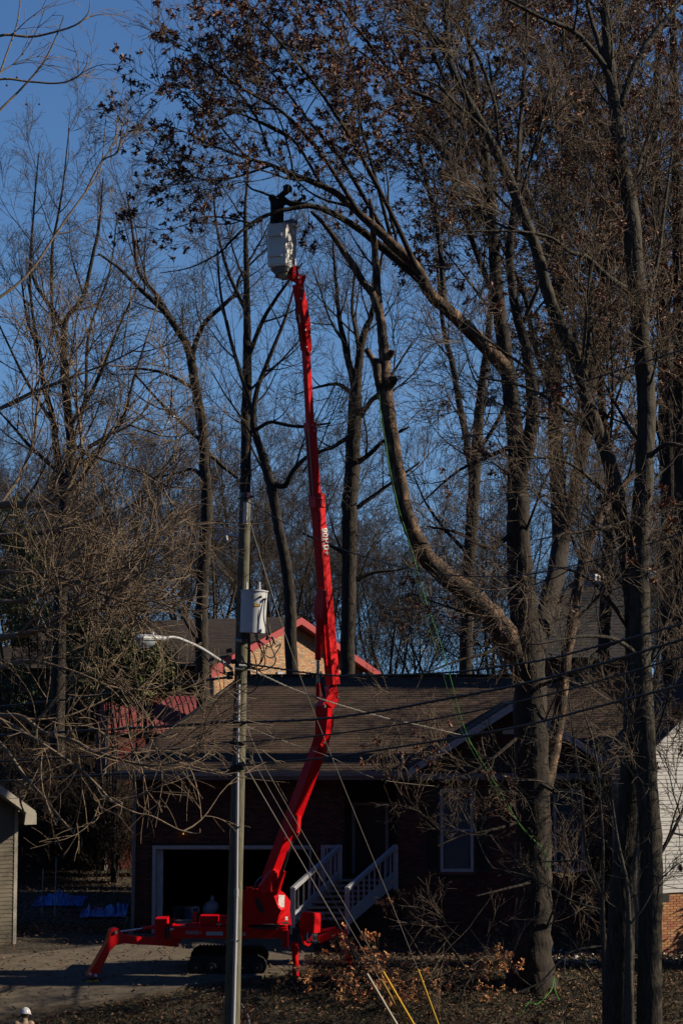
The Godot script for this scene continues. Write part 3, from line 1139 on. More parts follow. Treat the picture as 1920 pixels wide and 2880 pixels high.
func grey_house() -> void:
	var C := at(1847, 2682, 54.5)
	C.y = -0.5
	var n := Vector3(0.42, 0, 0.9075)
	var ux := Vector3(0.9075, 0, -0.42)
	var h := thing("siding_house", "white lap-sided house on an orange brick base, mostly hidden by the tall trunks", "house", C)
	var ey := at(1850, 2108, 54.5).y
	var by := at(1850, 2512, 54.5).y
	var W := 10.0
	var ridge_y := ey + 4.2
	var up := func(y: float) -> Vector3: return Vector3(0, y - C.y, 0)
	var g := Geo.new()
	g.plate([C, C + ux * W, C + ux * W + up.call(ey), C + ux * W * 0.5 + up.call(ridge_y), C + up.call(ey)], -n * 0.2)
	var back := -n * 2.2
	g.plate([C - n * 0.21, C + back, C + back + up.call(ey), C - n * 0.21 + up.call(ey)], ux * 0.2)
	g.plate([C + ux * W - n * 0.21, C + ux * W + back, C + ux * W + back + up.call(ey), C + ux * W - n * 0.21 + up.call(ey)], -ux * 0.2)
	part(h, "wall", g, M.mortar_pale)
	bricks(h, C + n * 0.02, ux, W, by - C.y - 0.02, n, func(p: Vector2) -> bool: return p.x < 6.0, [Color(0.33, 0.14, 0.065), Color(0.36, 0.18, 0.08), Color(0.28, 0.115, 0.065), Color(0.38, 0.21, 0.105)], C)
	var slope := (ridge_y - ey) / (W * 0.5)
	var top := func(y: float) -> Vector2:
		if y < ey:
			return Vector2(0.0, W)
		var c: float = (y - ey) / slope
		return Vector2(c, W - c)
	lap_wall(h, Vector3(C.x, by, C.z) + n * 0.03, ux, n, W, 72, 0.115, top, M.white_siding)
	var E: Vector3 = C + up.call(ey) - ux * 0.35 + Vector3(0, -0.28, 0)
	var E2: Vector3 = C + ux * (W + 0.35) + up.call(ey) + Vector3(0, -0.28, 0)
	var P: Vector3 = C + ux * W * 0.5 + up.call(ridge_y)
	var out := n * 0.25
	var rd := Geo.new()
	for e in [E, E2]:
		rd.quad(e + out + Vector3(0, 0.2, 0), P + out + Vector3(0, 0.2, 0), P + back + Vector3(0, 0.2, 0), e + back + Vector3(0, 0.2, 0), Vector3.UP)
	part(h, "roof", rd, M.roof_deck)
	for e in [E, E2]:
		var rk := Geo.new()
		rk.plate([e + out + Vector3(0, 0.18, 0), P + out + Vector3(0, 0.18, 0), P + out + Vector3(0, 0.02, 0), e + out + Vector3(0, 0.02, 0)], n * 0.04)
		part(h, "rake_board", rk, M.white_siding)
	var mb := Geo.new()
	mb.abox(Vector3(15.2, -0.5, -62.5), Vector3(22.5, ey, -56.5))
	mb.plate([Vector3(15.2, ey, -56.6), Vector3(22.5, ey, -56.6), Vector3(18.8, ey + 3.0, -56.6)], Vector3(0, 0, -5.8))
	part(h, "main_wing", mb, M.white_siding)
	var vb := Geo.new()
	var v := at(1866, 2525, 54.4)
	vb.box(v, ux * 0.11, Vector3(0, 0.12, 0), n * 0.08)
	part(h, "vent_box", vb, M.black)
	var mt := Geo.new()
	var q := at(1912, 2440, 54.2)
	mt.ball(q, ux * 0.07, Vector3(0, 0.10, 0), n * 0.09)
	part(h, "outlet_cover", mt, M.black)

func hill_house() -> void:
	# dark roof and pale chimney chase beyond the oak
	var d := 86.0
	var eL := at(1520, 1850, d)
	var eR := at(1800, 1850, d)
	var rL := at(1600, 1635, d + 5)
	var rR := at(1790, 1632, d + 5)
	var h := thing("house", "distant house with a dark shingle roof and white chimney chase beyond the oak", "house", Vector3(eL.x, 0.3, eL.z))
	var g := Geo.new()
	g.abox(Vector3(eL.x + 0.4, 0.2, -d - 9.5), Vector3(eR.x - 0.4, eL.y, -d - 0.5))
	part(h, "wall", g, M.brick_plain)
	eR.y = eL.y
	rR.y = rL.y
	var bz := Vector3(0, 0, -10)
	courses(h, eL, eR, rR, rL, 26, Color(0.016, 0.015, 0.015), 0.45)
	var dk := Geo.new()
	dk.quad(eL, eR, rR, rL, Vector3(0, 1, 1))
	dk.quad(eL + bz, eR + bz, rR, rL, Vector3(0, 1, -1))
	dk.tri(eL, eL + bz, rL, Vector3(-1, 1, 0))
	dk.tri(eR, eR + bz, rR, Vector3(1, 1, 0))
	for k in dk.v.size():
		dk.v[k] -= Vector3(0, 0.04, 0)
	part(h, "roof", dk, M.roof_dark)
	var c0 := at(1637, 1634, d + 4.6)
	var c1 := at(1672, 1620, d + 4.6)
	var ch := Geo.new()
	ch.plate([Vector3(c0.x, c0.y - 0.4, c0.z), Vector3(c1.x + 0.2, c0.y - 0.4, c0.z + 0.02), Vector3(c1.x + 0.2, c1.y, c0.z + 0.02), Vector3(c0.x, c1.y - 0.02, c0.z)], Vector3(0, 0, -1.2))
	part(h, "chimney", ch, M.gutter)
	var sk := Geo.new()
	var s0 := at(1673, 1634, d + 4.5)
	sk.plate([s0, s0 + Vector3(0.95, 0.0, -0.9), s0 + Vector3(0.95, 0.12, -0.9), s0 + Vector3(0, 0.34, 0)], Vector3(-0.4, 0, -0.5))
	part(h, "white_cap", sk, M.white_siding)
	var c2 := Geo.new()
	var k0 := at(1672, 1612, d + 6)
	c2.abox(k0 + Vector3(-0.35, -0.8, -0.4), k0 + Vector3(0.3, 0.12, 0.2))
	part(h, "brick_chimney", c2, M.brick_plain)


# ---------------------------------------------------------------- the lift

func facing(list: Array, x0: float, d0: float, k: float) -> Array:
	# points of a plate that turns away from the view: one metre to the right lies k metres farther off
	var r := []
	for p in list:
		r.append(at(p[0], p[1], d0 + (p[0] - x0) * d0 / F * k))
	return r

func turned(k: float) -> Vector3:
	return Vector3(k, 0, 1).normalized()

func pin(owner_: Node3D, x: float, y: float, d: float, n: Vector3, r := 0.035) -> void:
	var g := Geo.new()
	var p := at(x, y, d)
	g.rod(p - n * 0.01, p + n * 0.03, r, r * 0.85, 10)
	part(owner_, "pin", g, M.steel)

func lettering(owner_: Node3D, text: String, p: Vector3, ux: Vector3, n: Vector3, height: float, m: Material, called := "lettering", bold := true) -> void:
	var t := TextMesh.new()
	var f := SystemFont.new()
	f.font_names = PackedStringArray(["Droid Sans"])
	f.font_weight = 700 if bold else 400
	t.font = f
	t.text = text
	t.font_size = 64
	t.pixel_size = height / 46.0
	t.depth = 0.004
	t.curve_step = 2.0
	var o := mesh_node(called, t, m)
	owner_.add_child(o, true)
	var y := n.cross(ux).normalized()
	o.transform = Transform3D(Basis(ux.normalized(), y, n.normalized()), p - owner_.position)

func boom_lift() -> void:
	var base := at(640, 2700, 52.6)
	base.y = ground_y(base.x, 52.6)
	var h := thing("boom_lift", "red tracked spider boom lift with telescopic arm and white bucket raised into the oak", "boom lift", base)
	var cam := Vector3(0, 0, 1)
	var diag := Vector3(0.68, 0, 0.733)
	# crawler tracks
	for k in 2:
		var d := 51.9 + 1.3 * k
		var a := at(552, 2676, 51.9)
		var b := at(724, 2680, 51.9)
		a.z = -d; b.z = -d
		a.y = ground_y(a.x, d) + 0.27
		b.y = ground_y(b.x, d) + 0.27
		var pts := []
		for q in 9:
			var th := PI * 0.5 + PI * q / 8.0
			pts.append(a + Vector3(cos(th), sin(th), 0) * 0.24)
		for q in 9:
			var th := -PI * 0.5 + PI * q / 8.0
			pts.append(b + Vector3(cos(th), sin(th), 0) * 0.24)
		var g := Geo.new()
		g.plate(pts, Vector3(0, 0, -0.3))
		var tr := part(h, "track", g, M.rubber)
		for q in 5:
			var c := a.lerp(b, q / 4.0) + Vector3(0, -0.04, 0)
			var w := Geo.new()
			w.rod(c + Vector3(0, 0, -0.02), c + Vector3(0, 0, 0.05), 0.13, 0.12, 12)
			part(tr, "roller", w, M.black)
			var nut := Geo.new()
			nut.rod(c + Vector3(0, 0, 0.05), c + Vector3(0, 0, 0.075), 0.03, 0.03, 6)
			part(tr, "hub", nut, M.steel)
		for q in 18:
			var c := a.lerp(b, q / 17.0)
			var l := Geo.new()
			l.abox(c + Vector3(-0.02, 0.235, -0.3), c + Vector3(0.02, 0.27, 0.0))
			l.abox(c + Vector3(-0.02, -0.27, -0.3), c + Vector3(0.02, -0.235, 0.0))
			part(tr, "tread_lug", l, M.rubber)
	# chassis
	var c0 := at(478, 2640, 52.0)
	var c1 := at(806, 2608, 52.0)
	var ch := Geo.new()
	ch.beam(Vector3(c0.x, (c0.y + c1.y) * 0.5, -52.6), Vector3(c1.x, (c0.y + c1.y) * 0.5, -52.6), Vector2(1.2, c1.y - c0.y), Vector2(1.2, c1.y - c0.y), Vector3.UP, 0.06)
	part(h, "chassis", ch, M.red)
	lettering(h, "90HD+", at(545, 2623, 51.97), Vector3.RIGHT, cam, 0.10, M.grey_print)
	var stick := [[580, 627, 2620, 2631], [682, 690, 2622, 2632], [608, 622, 2598, 2601]]
	for s in stick:
		var g := Geo.new()
		var lo := at(s[0], s[3], 51.985)
		var hi := at(s[1], s[2], 51.985)
		g.abox(lo, Vector3(hi.x, hi.y, hi.z + 0.006))
		part(h, "label", g, M.grey_print)
	# engine and tank covers on the deck
	var covers := [[434, 468, 2640, 2587, 52.1, 0.9], [560, 612, 2606, 2580, 52.3, 0.8], [616, 640, 2603, 2580, 52.15, 0.5], [648, 690, 2606, 2576, 52.4, 0.7]]
	for c in covers:
		var g := Geo.new()
		var lo := at(c[0], c[2], c[4])
		var hi := at(c[1], c[3], c[4])
		g.beam(Vector3((lo.x + hi.x) * 0.5, lo.y, -c[4] - c[5] * 0.5), Vector3((lo.x + hi.x) * 0.5, hi.y, -c[4] - c[5] * 0.5), Vector2(c[5], hi.x - lo.x), Vector2(c[5], hi.x - lo.x), Vector3.RIGHT, 0.1)
		part(h, "cover", g, M.red)
	var wb := Geo.new()
	wb.box(at(515, 2592, 51.9), Vector3(0.18, 0, -0.1), Vector3(0, 0.042, 0), Vector3(0.06, 0, 0.1))
	part(h, "deck_box", wb, M.cream_wall)
	var lv := Geo.new()
	lv.beam(at(547, 2592, 51.7), at(549, 2564, 51.7), Vector2(0.10, 0.07), Vector2(0.09, 0.06), Vector3(0.6, 0, 0.8), 0.2)
	part(h, "lever_bracket", lv, M.red)
	var hoop := Geo.new()
	var hs := smooth([at(541, 2566, 51.7), at(541, 2556, 51.7), at(550, 2551, 51.7), at(559, 2556, 51.7), at(558, 2568, 51.7)], [0.014, 0.014, 0.014, 0.014, 0.014], 4)
	hoop.tube(hs[0], hs[1], 6)
	part(h, "hand_hoop", hoop, M.steel)
	var fr := Geo.new()
	for e in [[483, 2596, 483, 2584], [483, 2585, 495, 2584], [495, 2584, 495, 2596]]:
		fr.rod(at(e[0], e[1], 51.8), at(e[2], e[3], 51.8), 0.016, 0.016, 6)
	part(h, "guard_hoop", fr, M.red)
	var cb := Geo.new()
	cb.plate(facing([[683, 2591], [703, 2593], [700, 2604], [694, 2614], [683, 2613]], 683, 51.85, 1.0), -turned(1.0) * 0.06)
	part(h, "clamp_bracket", cb, M.red)
	# outrigger on the driveway side, elbow plate, leg and pad
	var el := [[325, 2608], [334, 2612], [341, 2622], [348, 2629], [388, 2634], [500, 2639], [505, 2616], [522, 2598], [534, 2600], [516, 2634], [502, 2664], [440, 2659], [348, 2654], [328, 2658], [312, 2672], [274, 2749], [248, 2744], [296, 2662], [307, 2640], [312, 2615]]
	var og := Geo.new()
	og.plate(facing(el, 250, 51.2, 0.5), -turned(0.5) * 0.22)
	var outr := part(h, "outrigger", og, M.red)
	pin(outr, 326, 2622, 51.53, turned(0.5), 0.05)
	pin(outr, 518, 2604, 52.45, turned(0.5), 0.035)
	pin(outr, 502, 2656, 52.38, turned(0.5), 0.035)
	var cy := Geo.new()
	cy.rod(at(328, 2621, 51.75), at(402, 2611, 52.0), 0.022, 0.022, 8)
	part(outr, "ram_rod", cy, M.chrome)
	var cy2 := Geo.new()
	cy2.rod(at(400, 2611, 52.0), at(484, 2601, 52.3), 0.05, 0.05, 10)
	part(outr, "ram_barrel", cy2, M.red)
	var bx := Geo.new()
	bx.box(at(479, 2622, 52.1), Vector3(0.12, 0, -0.05), Vector3(0, 0.13, 0), Vector3(0.03, 0, 0.07))
	part(outr, "valve_box", bx, M.black)
	var lb := Geo.new()
	lb.box(at(484, 2613, 51.99), Vector3(0.055, 0.006, -0.023), Vector3(0, 0.025, 0), Vector3(0.003, 0, 0.006))
	part(outr, "label", lb, M.white_print)
	var ws := Geo.new()
	for s in [[251, 2738], [266, 2742]]:
		var q := facing([[s[0], s[1] - 4], [s[0] + 8, s[1] - 2], [s[0] + 7, s[1] + 6], [s[0] - 1, s[1] + 4]], 250, 51.2, 0.5)
		for z in q.size():
			q[z] += turned(0.5) * 0.004
		ws.plate(q, turned(0.5) * 0.004)
	part(outr, "white_mark", ws, M.white_print)
	var f0 := at(259, 2757, 51.3)
	f0.y = ground_y(f0.x, 51.3) + 0.03
	var fp := Geo.new()
	fp.rod(f0, f0 + Vector3(0, 0.05, 0), 0.29, 0.28, 20)
	part(outr, "foot_pad", fp, M.black)
	var fy_ := Geo.new()
	fy_.box(f0 + Vector3(0.04, 0.03, 0.285), Vector3(0.17, 0.012, 0.0), Vector3(0, 0.022, 0), Vector3(0, 0, 0.02))
	part(outr, "pad_edge", fy_, M.yellow)
	var ft := Geo.new()
	ft.rod(f0 + Vector3(0.0, 0.05, 0), at(261, 2744, 51.35), 0.06, 0.05, 10)
	part(outr, "foot_joint", ft, M.steel)
	# turret
	var tl := [[769, 2506], [791, 2506], [800, 2512], [817, 2535], [815, 2559], [820, 2602], [784, 2601], [779, 2596], [784, 2577], [792, 2570], [792, 2559], [782, 2551], [770, 2520]]
	var tg := Geo.new()
	tg.plate(facing(tl, 769, 51.75, 0.9), -turned(0.9) * 0.16)
	var tur := part(h, "turret", tg, M.red)
	var tb := Geo.new()
	tb.plate(facing([[680, 2504], [728, 2503], [740, 2510], [768, 2507], [770, 2520], [782, 2551], [791, 2560], [783, 2577], [778, 2597], [688, 2602], [680, 2570]], 769, 51.8, -0.35), -turned(-0.35) * 0.55)
	part(tur, "housing", tb, M.red)
	var ho := Geo.new()
	ho.plate(facing([[716, 2526], [726, 2523], [733, 2536], [742, 2556], [741, 2568], [733, 2568], [722, 2552]], 769, 51.79, -0.35), turned(-0.35) * 0.012)
	part(tur, "opening", ho, M.black)
	var hi2 := Geo.new()
	hi2.plate(facing([[724, 2538], [731, 2531], [732, 2549]], 724, 51.94, 0.9), turned(0.9) * 0.03)
	part(tur, "inner_web", hi2, M.red)
	var la := Geo.new()
	var lq := facing([[783, 2517], [800, 2518], [799, 2552], [783, 2551]], 769, 51.75, 0.9)
	for z in lq.size():
		lq[z] += turned(0.9) * 0.003
	la.plate(lq, turned(0.9) * 0.003)
	var lab := part(tur, "label", la, M.white_print)
	for k in 9:
		var r := Geo.new()
		var y := 2520.0 + k * 3.4
		var w := 15.0 if k % 3 != 2 else 10.0
		var rq := facing([[784.5, y], [784.5 + w, y + 0.4], [784.5 + w, y + 1.3], [784.5, y + 0.9]], 769, 51.75, 0.9)
		for z in rq.size():
			rq[z] += turned(0.9) * 0.0062
		r.plate(rq, turned(0.9) * 0.001)
		part(lab, "print_line", r, M.grey_print)
	var l2 := Geo.new()
	var lr2 := facing([[802, 2578], [809, 2578], [809, 2588], [802, 2588]], 769, 51.75, 0.9)
	for z in lr2.size():
		lr2[z] += turned(0.9) * 0.003
	l2.plate(lr2, turned(0.9) * 0.003)
	part(tur, "label", l2, M.white_print)
	var sl := Geo.new()
	var sq := facing([[794, 2592], [812, 2593], [812, 2599], [794, 2598]], 769, 51.75, 0.9)
	for z in sq.size():
		sq[z] += turned(0.9) * 0.003
	sl.plate(sq, turned(0.9) * 0.002)
	part(tur, "slot", sl, M.black)
	var ring := Geo.new()
	var rc := at(748, 2607, 52.4)
	ring.rod(rc, rc + Vector3(0, 0.06, 0), 0.52, 0.50, 20)
	part(tur, "slew_ring", ring, M.black)
	var ear := Geo.new()
	ear.plate(facing([[691, 2492], [713, 2493], [710, 2499], [705, 2506], [699, 2500]], 691, 52.0, 0.8), -turned(0.8) * 0.08)
	part(tur, "lifting_ear", ear, M.red)
	for k in 3:
		var hz := Geo.new()
		var s := smooth([at(712 + 4 * k, 2506, 51.95), at(714 + 3 * k, 2492, 51.9), at(722 + 2 * k, 2476, 51.9), at(735 + k, 2466, 52.0)], [0.014, 0.014, 0.014, 0.014], 4)
		hz.tube(s[0], s[1], 6)
		part(tur, "hose", hz, M.black if k != 1 else M.steel)
	# boom
	var P0 := at(756, 2478, 52.1)
	var P1 := at(903, 2088, 51.9)
	var bm := Geo.new()
	bm.beam(P0, P1, Vector2(0.34, 0.34), Vector2(0.33, 0.33), diag, 0.14)
	part(h, "lower_boom", bm, M.red)
	var foot := Geo.new()
	foot.plate(facing([[731, 2493], [764, 2448], [785, 2448], [779, 2500], [768, 2508], [745, 2510], [737, 2514]], 764, 51.72, 0.95), -turned(0.95) * 0.10)
	part(h, "boom_foot", foot, M.red)
	var lug := Geo.new()
	lug.plate(facing([[826, 2290], [847, 2296], [846, 2320], [843, 2343], [838, 2352], [832, 2350], [822, 2349], [806, 2362], [800, 2360]], 826, 51.72, 0.95), -turned(0.95) * 0.10)
	part(h, "cylinder_lug", lug, M.red)
	pin(h, 839, 2345, 51.8, turned(0.95))
	var rod := Geo.new()
	rod.rod(at(826, 2358, 51.72), at(795, 2452, 51.78), 0.036, 0.036, 12)
	part(h, "lift_ram_rod", rod, M.chrome)
	var bar := Geo.new()
	bar.rod(at(796, 2449, 51.78), at(778, 2510, 51.82), 0.078, 0.078, 14)
	bar.rod(at(830, 2346, 51.72), at(823, 2366, 51.72), 0.05, 0.05, 10)
	part(h, "lift_ram_barrel", bar, M.red)
	for k in 2:
		var hz := Geo.new()
		var s := smooth([at(808 + 6 * k, 2392, 51.66), at(804 + 4 * k, 2410, 51.62), at(797 + 4 * k, 2430, 51.64), at(790 + 3 * k, 2452, 51.7)], [0.018, 0.018, 0.018, 0.018], 4)
		hz.tube(s[0], s[1], 6)
		part(h, "hose", hz, M.black)
	# welded seam of bolts along the lit face
	for k in 26:
		var f := 0.1 + 0.85 * k / 25.0
		if f > 0.43 and f < 0.57:
			continue
		var g := Geo.new()
		var ax := (P1 - P0).normalized()
		var s := ax.cross(diag).normalized()
		var t := s.cross(ax).normalized()
		var p := P0.lerp(P1, f) + t * 0.169 + s * 0.07
		g.ball(p, ax * 0.012, s * 0.008, t * 0.006, 3, 6)
		part(h, "rivet", g, M.white_print)
	# knuckle between the booms
	var kn := Geo.new()
	kn.plate(facing([[922, 1991], [930, 1983], [938, 2019], [938, 2037], [927, 2081], [918, 2121], [909, 2116], [901, 2093], [916, 2064]], 901, 51.62, 0.95), -turned(0.95) * 0.30)
	kn.plate(facing([[887, 1990], [922, 1991], [916, 2064], [901, 2093], [875, 2096], [886, 2064]], 901, 51.62, -0.8), -turned(-0.8) * 0.2)
	var kp := part(h, "knuckle", kn, M.red)
	for q in [[925, 1995], [925, 2011], [926, 2031], [928, 2053], [920, 2068], [910, 2089], [916, 2104]]:
		pin(kp, q[0], q[1], 51.62 + (q[0] - 901) * 0.0094 * 0.95, turned(0.95), 0.026)
	var kb := Geo.new()
	kb.plate(facing([[926, 1940], [944, 1920], [953, 1958], [952, 1978], [936, 1993], [916, 1976], [908, 1990], [904, 1986], [926, 1952]], 916, 51.5, 0.9), -turned(0.9) * 0.26)
	var kk := part(h, "knuckle_bracket", kb, M.red)
	pin(kk, 950, 1959, 51.8, turned(0.9), 0.04)
	pin(kk, 912, 1986, 51.46, turned(0.9), 0.045)
	# telescopic boom
	var secs := [["base_section", 936, 1925, 891, 1398, 0.285, 51.7, 51.4], ["middle_section", 889, 1440, 873, 1190, 0.225, 51.4, 51.1], ["inner_section", 874, 1230, 859, 965, 0.17, 51.1, 50.7]]
	for s in secs:
		var g := Geo.new()
		g.beam(at(s[1], s[2], s[6]), at(s[3], s[4], s[7]), Vector2(s[5], s[5]), Vector2(s[5], s[5]), diag, 0.12)
		part(h, s[0], g, M.red)
	for c in [[891, 1408, 51.39, 0.34, 0.36], [873, 1204, 51.1, 0.27, 0.30]]:
		var g := Geo.new()
		var p := at(c[0], c[1], c[2])
		g.beam(p - Vector3(-0.01, c[4] * 0.5, 0), p + Vector3(-0.01, c[4] * 0.5, 0), Vector2(c[3], c[3]), Vector2(c[3], c[3]), diag, 0.2)
		var col := part(h, "collar", g, M.red)
		for q in [[4, -8], [12, -3], [9, 7]]:
			pin(col, c[0] + q[0], c[1] + q[1], c[2] - c[3] * 0.70 + q[0] * 0.0094 * 0.95, turned(0.95), 0.022)
	# guide rail and hose carrier on the shaded side of the middle section
	for k in 3:
		var g := Geo.new()
		g.rod(at(872 + 4 * k, 1396, 51.2), at(858 + 4 * k, 1212, 50.9), 0.014, 0.014, 6)
		part(h, "hose_guide", g, M.steel if k != 1 else M.black)
	# ram on the base section
	var rb := Geo.new()
	rb.rod(at(897, 1728, 51.3), at(894, 1856, 51.4), 0.082, 0.082, 14)
	rb.rod(at(894, 1922, 51.42), at(894, 1968, 51.45), 0.055, 0.055, 12)
	part(h, "boom_ram_barrel", rb, M.red)
	var rr := Geo.new()
	rr.rod(at(894, 1853, 51.4), at(894, 1926, 51.42), 0.044, 0.044, 14)
	part(h, "boom_ram_rod", rr, M.chrome)
	var bu := Geo.new()
	bu.plate(facing([[893, 1652], [908, 1660], [906, 1740], [884, 1742], [880, 1716]], 893, 51.25, -0.7), -turned(-0.7) * 0.16)
	part(h, "ram_bracket", bu, M.red)
	var br := Geo.new()
	br.plate(facing([[908, 1700], [918, 1690], [922, 1752], [914, 1758], [904, 1738]], 908, 51.2, 0.9), -turned(0.9) * 0.06)
	part(h, "ram_bracket", br, M.red)
	var tu := Geo.new()
	tu.rod(at(908, 1752, 51.36), at(917, 1884, 51.5), 0.05, 0.05, 10)
	part(h, "side_tube", tu, M.red)
	for k in 3:
		var hz := Geo.new()
		var s := smooth([at(903, 1888 + 6 * k, 51.35), at(901 + 3 * k, 1916, 51.22), at(906 + 3 * k, 1944, 51.22), at(914, 1964 + 5 * k, 51.3)], [0.02, 0.02, 0.02, 0.02], 4)
		hz.tube(s[0], s[1], 6)
		part(h, "hose", hz, M.black)
	# lettering along the lit face
	var u0 := (at(936, 1925, 51.7) - at(891, 1398, 51.4)).normalized()
	var sN := diag
	var ax := u0
	var nn := (sN - ax * sN.dot(ax)).normalized()
	var mid := at(904, 1524, 51.47)
	var side := nn.cross(ax).normalized()
	lettering(h, "90HD+", mid + nn * 0.146 + side * 0.02, ax, nn, 0.17, M.white_print)
	lettering(h, "AERIAL LIFT", mid + nn * 0.146 - side * 0.09 - ax * 0.05, ax, nn, 0.07, M.white_print)
	lettering(h, "AllAccessEquipment.com", at(926, 1824, 51.64) + nn * 0.146 - side * 0.02, ax, nn, 0.075, M.white_print)
	# fly jib and its head
	var jb := Geo.new()
	jb.beam(at(861, 985, 50.7), at(854, 893, 50.4), Vector2(0.19, 0.26), Vector2(0.21, 0.26), diag, 0.1)
	jb.beam(at(855, 900, 50.42), at(837, 800, 50.1), Vector2(0.21, 0.26), Vector2(0.20, 0.24), diag, 0.1)
	var jib := part(h, "fly_jib", jb, M.red)
	var jp := Geo.new()
	jp.plate(facing([[861, 962], [874, 966], [877, 980], [872, 998], [866, 990], [858, 970]], 858, 50.52, 0.9), -turned(0.9) * 0.2)
	part(jib, "jib_plate", jp, M.red)
	var jr := Geo.new()
	jr.rod(at(845, 906, 50.3), at(850, 960, 50.5), 0.035, 0.035, 8)
	part(jib, "jib_ram", jr, M.red)
	var jc := Geo.new()
	jc.rod(at(842, 884, 50.28), at(845, 908, 50.3), 0.016, 0.016, 8)
	part(jib, "jib_rod", jc, M.chrome)
	for q in [[845, 840, 49.97], [864, 908, 50.26], [873, 912, 50.36], [858, 928, 50.3], [871, 942, 50.38], [861, 976, 50.5]]:
		pin(jib, q[0], q[1], q[2], turned(0.95), 0.024)
	for k in 2:
		var hz := Geo.new()
		var s := smooth([at(834 + 3 * k, 850, 50.05), at(831 + 2 * k, 880, 50.0), at(838 + 3 * k, 916, 50.2), at(842 + 3 * k, 960, 50.4)], [0.014, 0.014, 0.014, 0.014], 4)
		hz.tube(s[0], s[1], 6)
		part(jib, "hose", hz, M.black)
	var hd := Geo.new()
	hd.plate(facing([[820, 775], [828, 748], [835, 746], [838, 758], [841, 772], [850, 776], [859, 773], [860, 782], [852, 800], [846, 806], [838, 792], [826, 786]], 828, 49.9, 0.6), -turned(0.6) * 0.16)
	hd.beam(at(776, 776, 50.1), at(826, 779, 50.0), Vector2(0.14, 0.10), Vector2(0.14, 0.10), Vector3.UP, 0.2)
	hd.beam(at(852, 782, 50.15), at(842, 812, 50.1), Vector2(0.08, 0.10), Vector2(0.08, 0.10), diag, 0.2)
	var head := part(h, "jib_head", hd, M.red)
	for q in [[838, 781, 49.9], [848, 812, 50.0], [828, 766, 49.86]]:
		pin(head, q[0], q[1], q[2], turned(0.6), 0.03)
	# bucket: an open tub with walls, pocket steps, liner lip and controls
	var u := Vector3(0.914, 0, 0.407)
	var w := Vector3(0.407, 0, -0.914)
	var FR := at(804, 744, 49.6)
	var ctr := FR - u * 0.29 + w * 0.36
	var H := 1.10
	var rings := []
	for lv2 in [[0.0, 0.27, 0.33], [0.06, 0.288, 0.352], [H, 0.293, 0.36]]:
		for inner in [0.0, 0.03]:
			var ring2 := []
			for k in 12:
				var a := TAU * (k + 0.5) / 12.0
				var cx := signf(cos(a)) * pow(absf(cos(a)), 0.28)
				var cz := signf(sin(a)) * pow(absf(sin(a)), 0.28)
				ring2.append(ctr + Vector3(0, lv2[0] + (0.03 if inner > 0.0 and lv2[0] < 0.02 else 0.0), 0) + u * cx * (lv2[1] - inner) + w * cz * (lv2[2] - inner))
			rings.append(ring2)
	var bk := Geo.new()
	for k in 12:
		var m := (k + 1) % 12
		var rad: Vector3 = rings[0][k] + rings[0][m] - ctr * 2
		for q in [0, 2]:
			bk.quad(rings[q][k], rings[q][m], rings[q + 2][m], rings[q + 2][k], rad)
			bk.quad(rings[q + 1][k], rings[q + 1][m], rings[q + 3][m], rings[q + 3][k], -rad)
		bk.quad(rings[4][k], rings[4][m], rings[5][m], rings[5][k], Vector3.UP)
		bk.tri(ctr, rings[0][k], rings[0][m], Vector3.DOWN)
		bk.tri(ctr + Vector3(0, 0.03, 0), rings[1][k], rings[1][m], Vector3.UP)
	var buck := part(h, "bucket", bk, M.bucket)
	var fn := -w
	for s in [[0.70, 0.92], [0.16, 0.34]]:
		var g := Geo.new()
		var p := ctr + fn * 0.36 + Vector3(0, (s[0] + s[1]) * 0.5 + 0.05, 0) - u * 0.02
		g.beam(p - u * 0.19, p + u * 0.19, Vector2(s[1] - s[0] - 0.05, 0.09), Vector2(s[1] - s[0] - 0.05, 0.09), fn, 0.15)
		part(buck, "step_pocket", g, M.bucket)
	var lip := Geo.new()
	for k in 12:
		lip.rod(rings[4][k], rings[4][(k + 1) % 12], 0.018, 0.018, 6)
	part(buck, "rim", lip, M.bucket)
	var cp := Geo.new()
	cp.box(ctr + Vector3(0, H + 0.10, 0) + u * 0.20 + w * 0.05, u * 0.17 + Vector3(0, 0.02, 0), Vector3(0, 0.06, 0), w * 0.10)
	part(buck, "control_box", cp, M.grey_box)
	var cp2 := Geo.new()
	cp2.box(ctr + Vector3(0, H + 0.02, 0) + u * 0.34 + w * 0.06, u * 0.07, Vector3(0, 0.03, 0), w * 0.13)
	part(buck, "tool_tray", cp2, M.bucket)
	var kn2 := Geo.new()
	kn2.rod(ctr + Vector3(0, H + 0.03, 0) + u * 0.29 + w * 0.05, ctr + Vector3(0, H + 0.12, 0) + u * 0.29 + w * 0.05, 0.03, 0.03, 8)
	part(buck, "control_knob", kn2, M.red)
	var un := Geo.new()
	var q0 := ctr + u * 0.02
	un.beam(q0 + Vector3(0, -0.002, 0), q0 + Vector3(0, -0.16, 0) + u * 0.04, Vector2(0.5, 0.58), Vector2(0.34, 0.40), w, 0.2)
	part(buck, "base_mount", un, M.grey_box)
	var un2 := Geo.new()
	un2.beam(q0 + Vector3(0, -0.162, 0) + u * 0.04, q0 + Vector3(0, -0.30, 0) + u * 0.05, Vector2(0.30, 0.34), Vector2(0.16, 0.16), w, 0.2)
	part(buck, "rotator", un2, M.dirty_cream)
	# outrigger beside the steps: control tower, sleeve, leg; and the far one reaching right
	var sv := Geo.new()
	sv.beam(at(829, 2609, 51.6), at(829, 2650, 51.6), Vector2(0.14, 0.14), Vector2(0.14, 0.14), cam, 0.2)
	var o2 := part(h, "outrigger", sv, M.black)
	var lg := Geo.new()
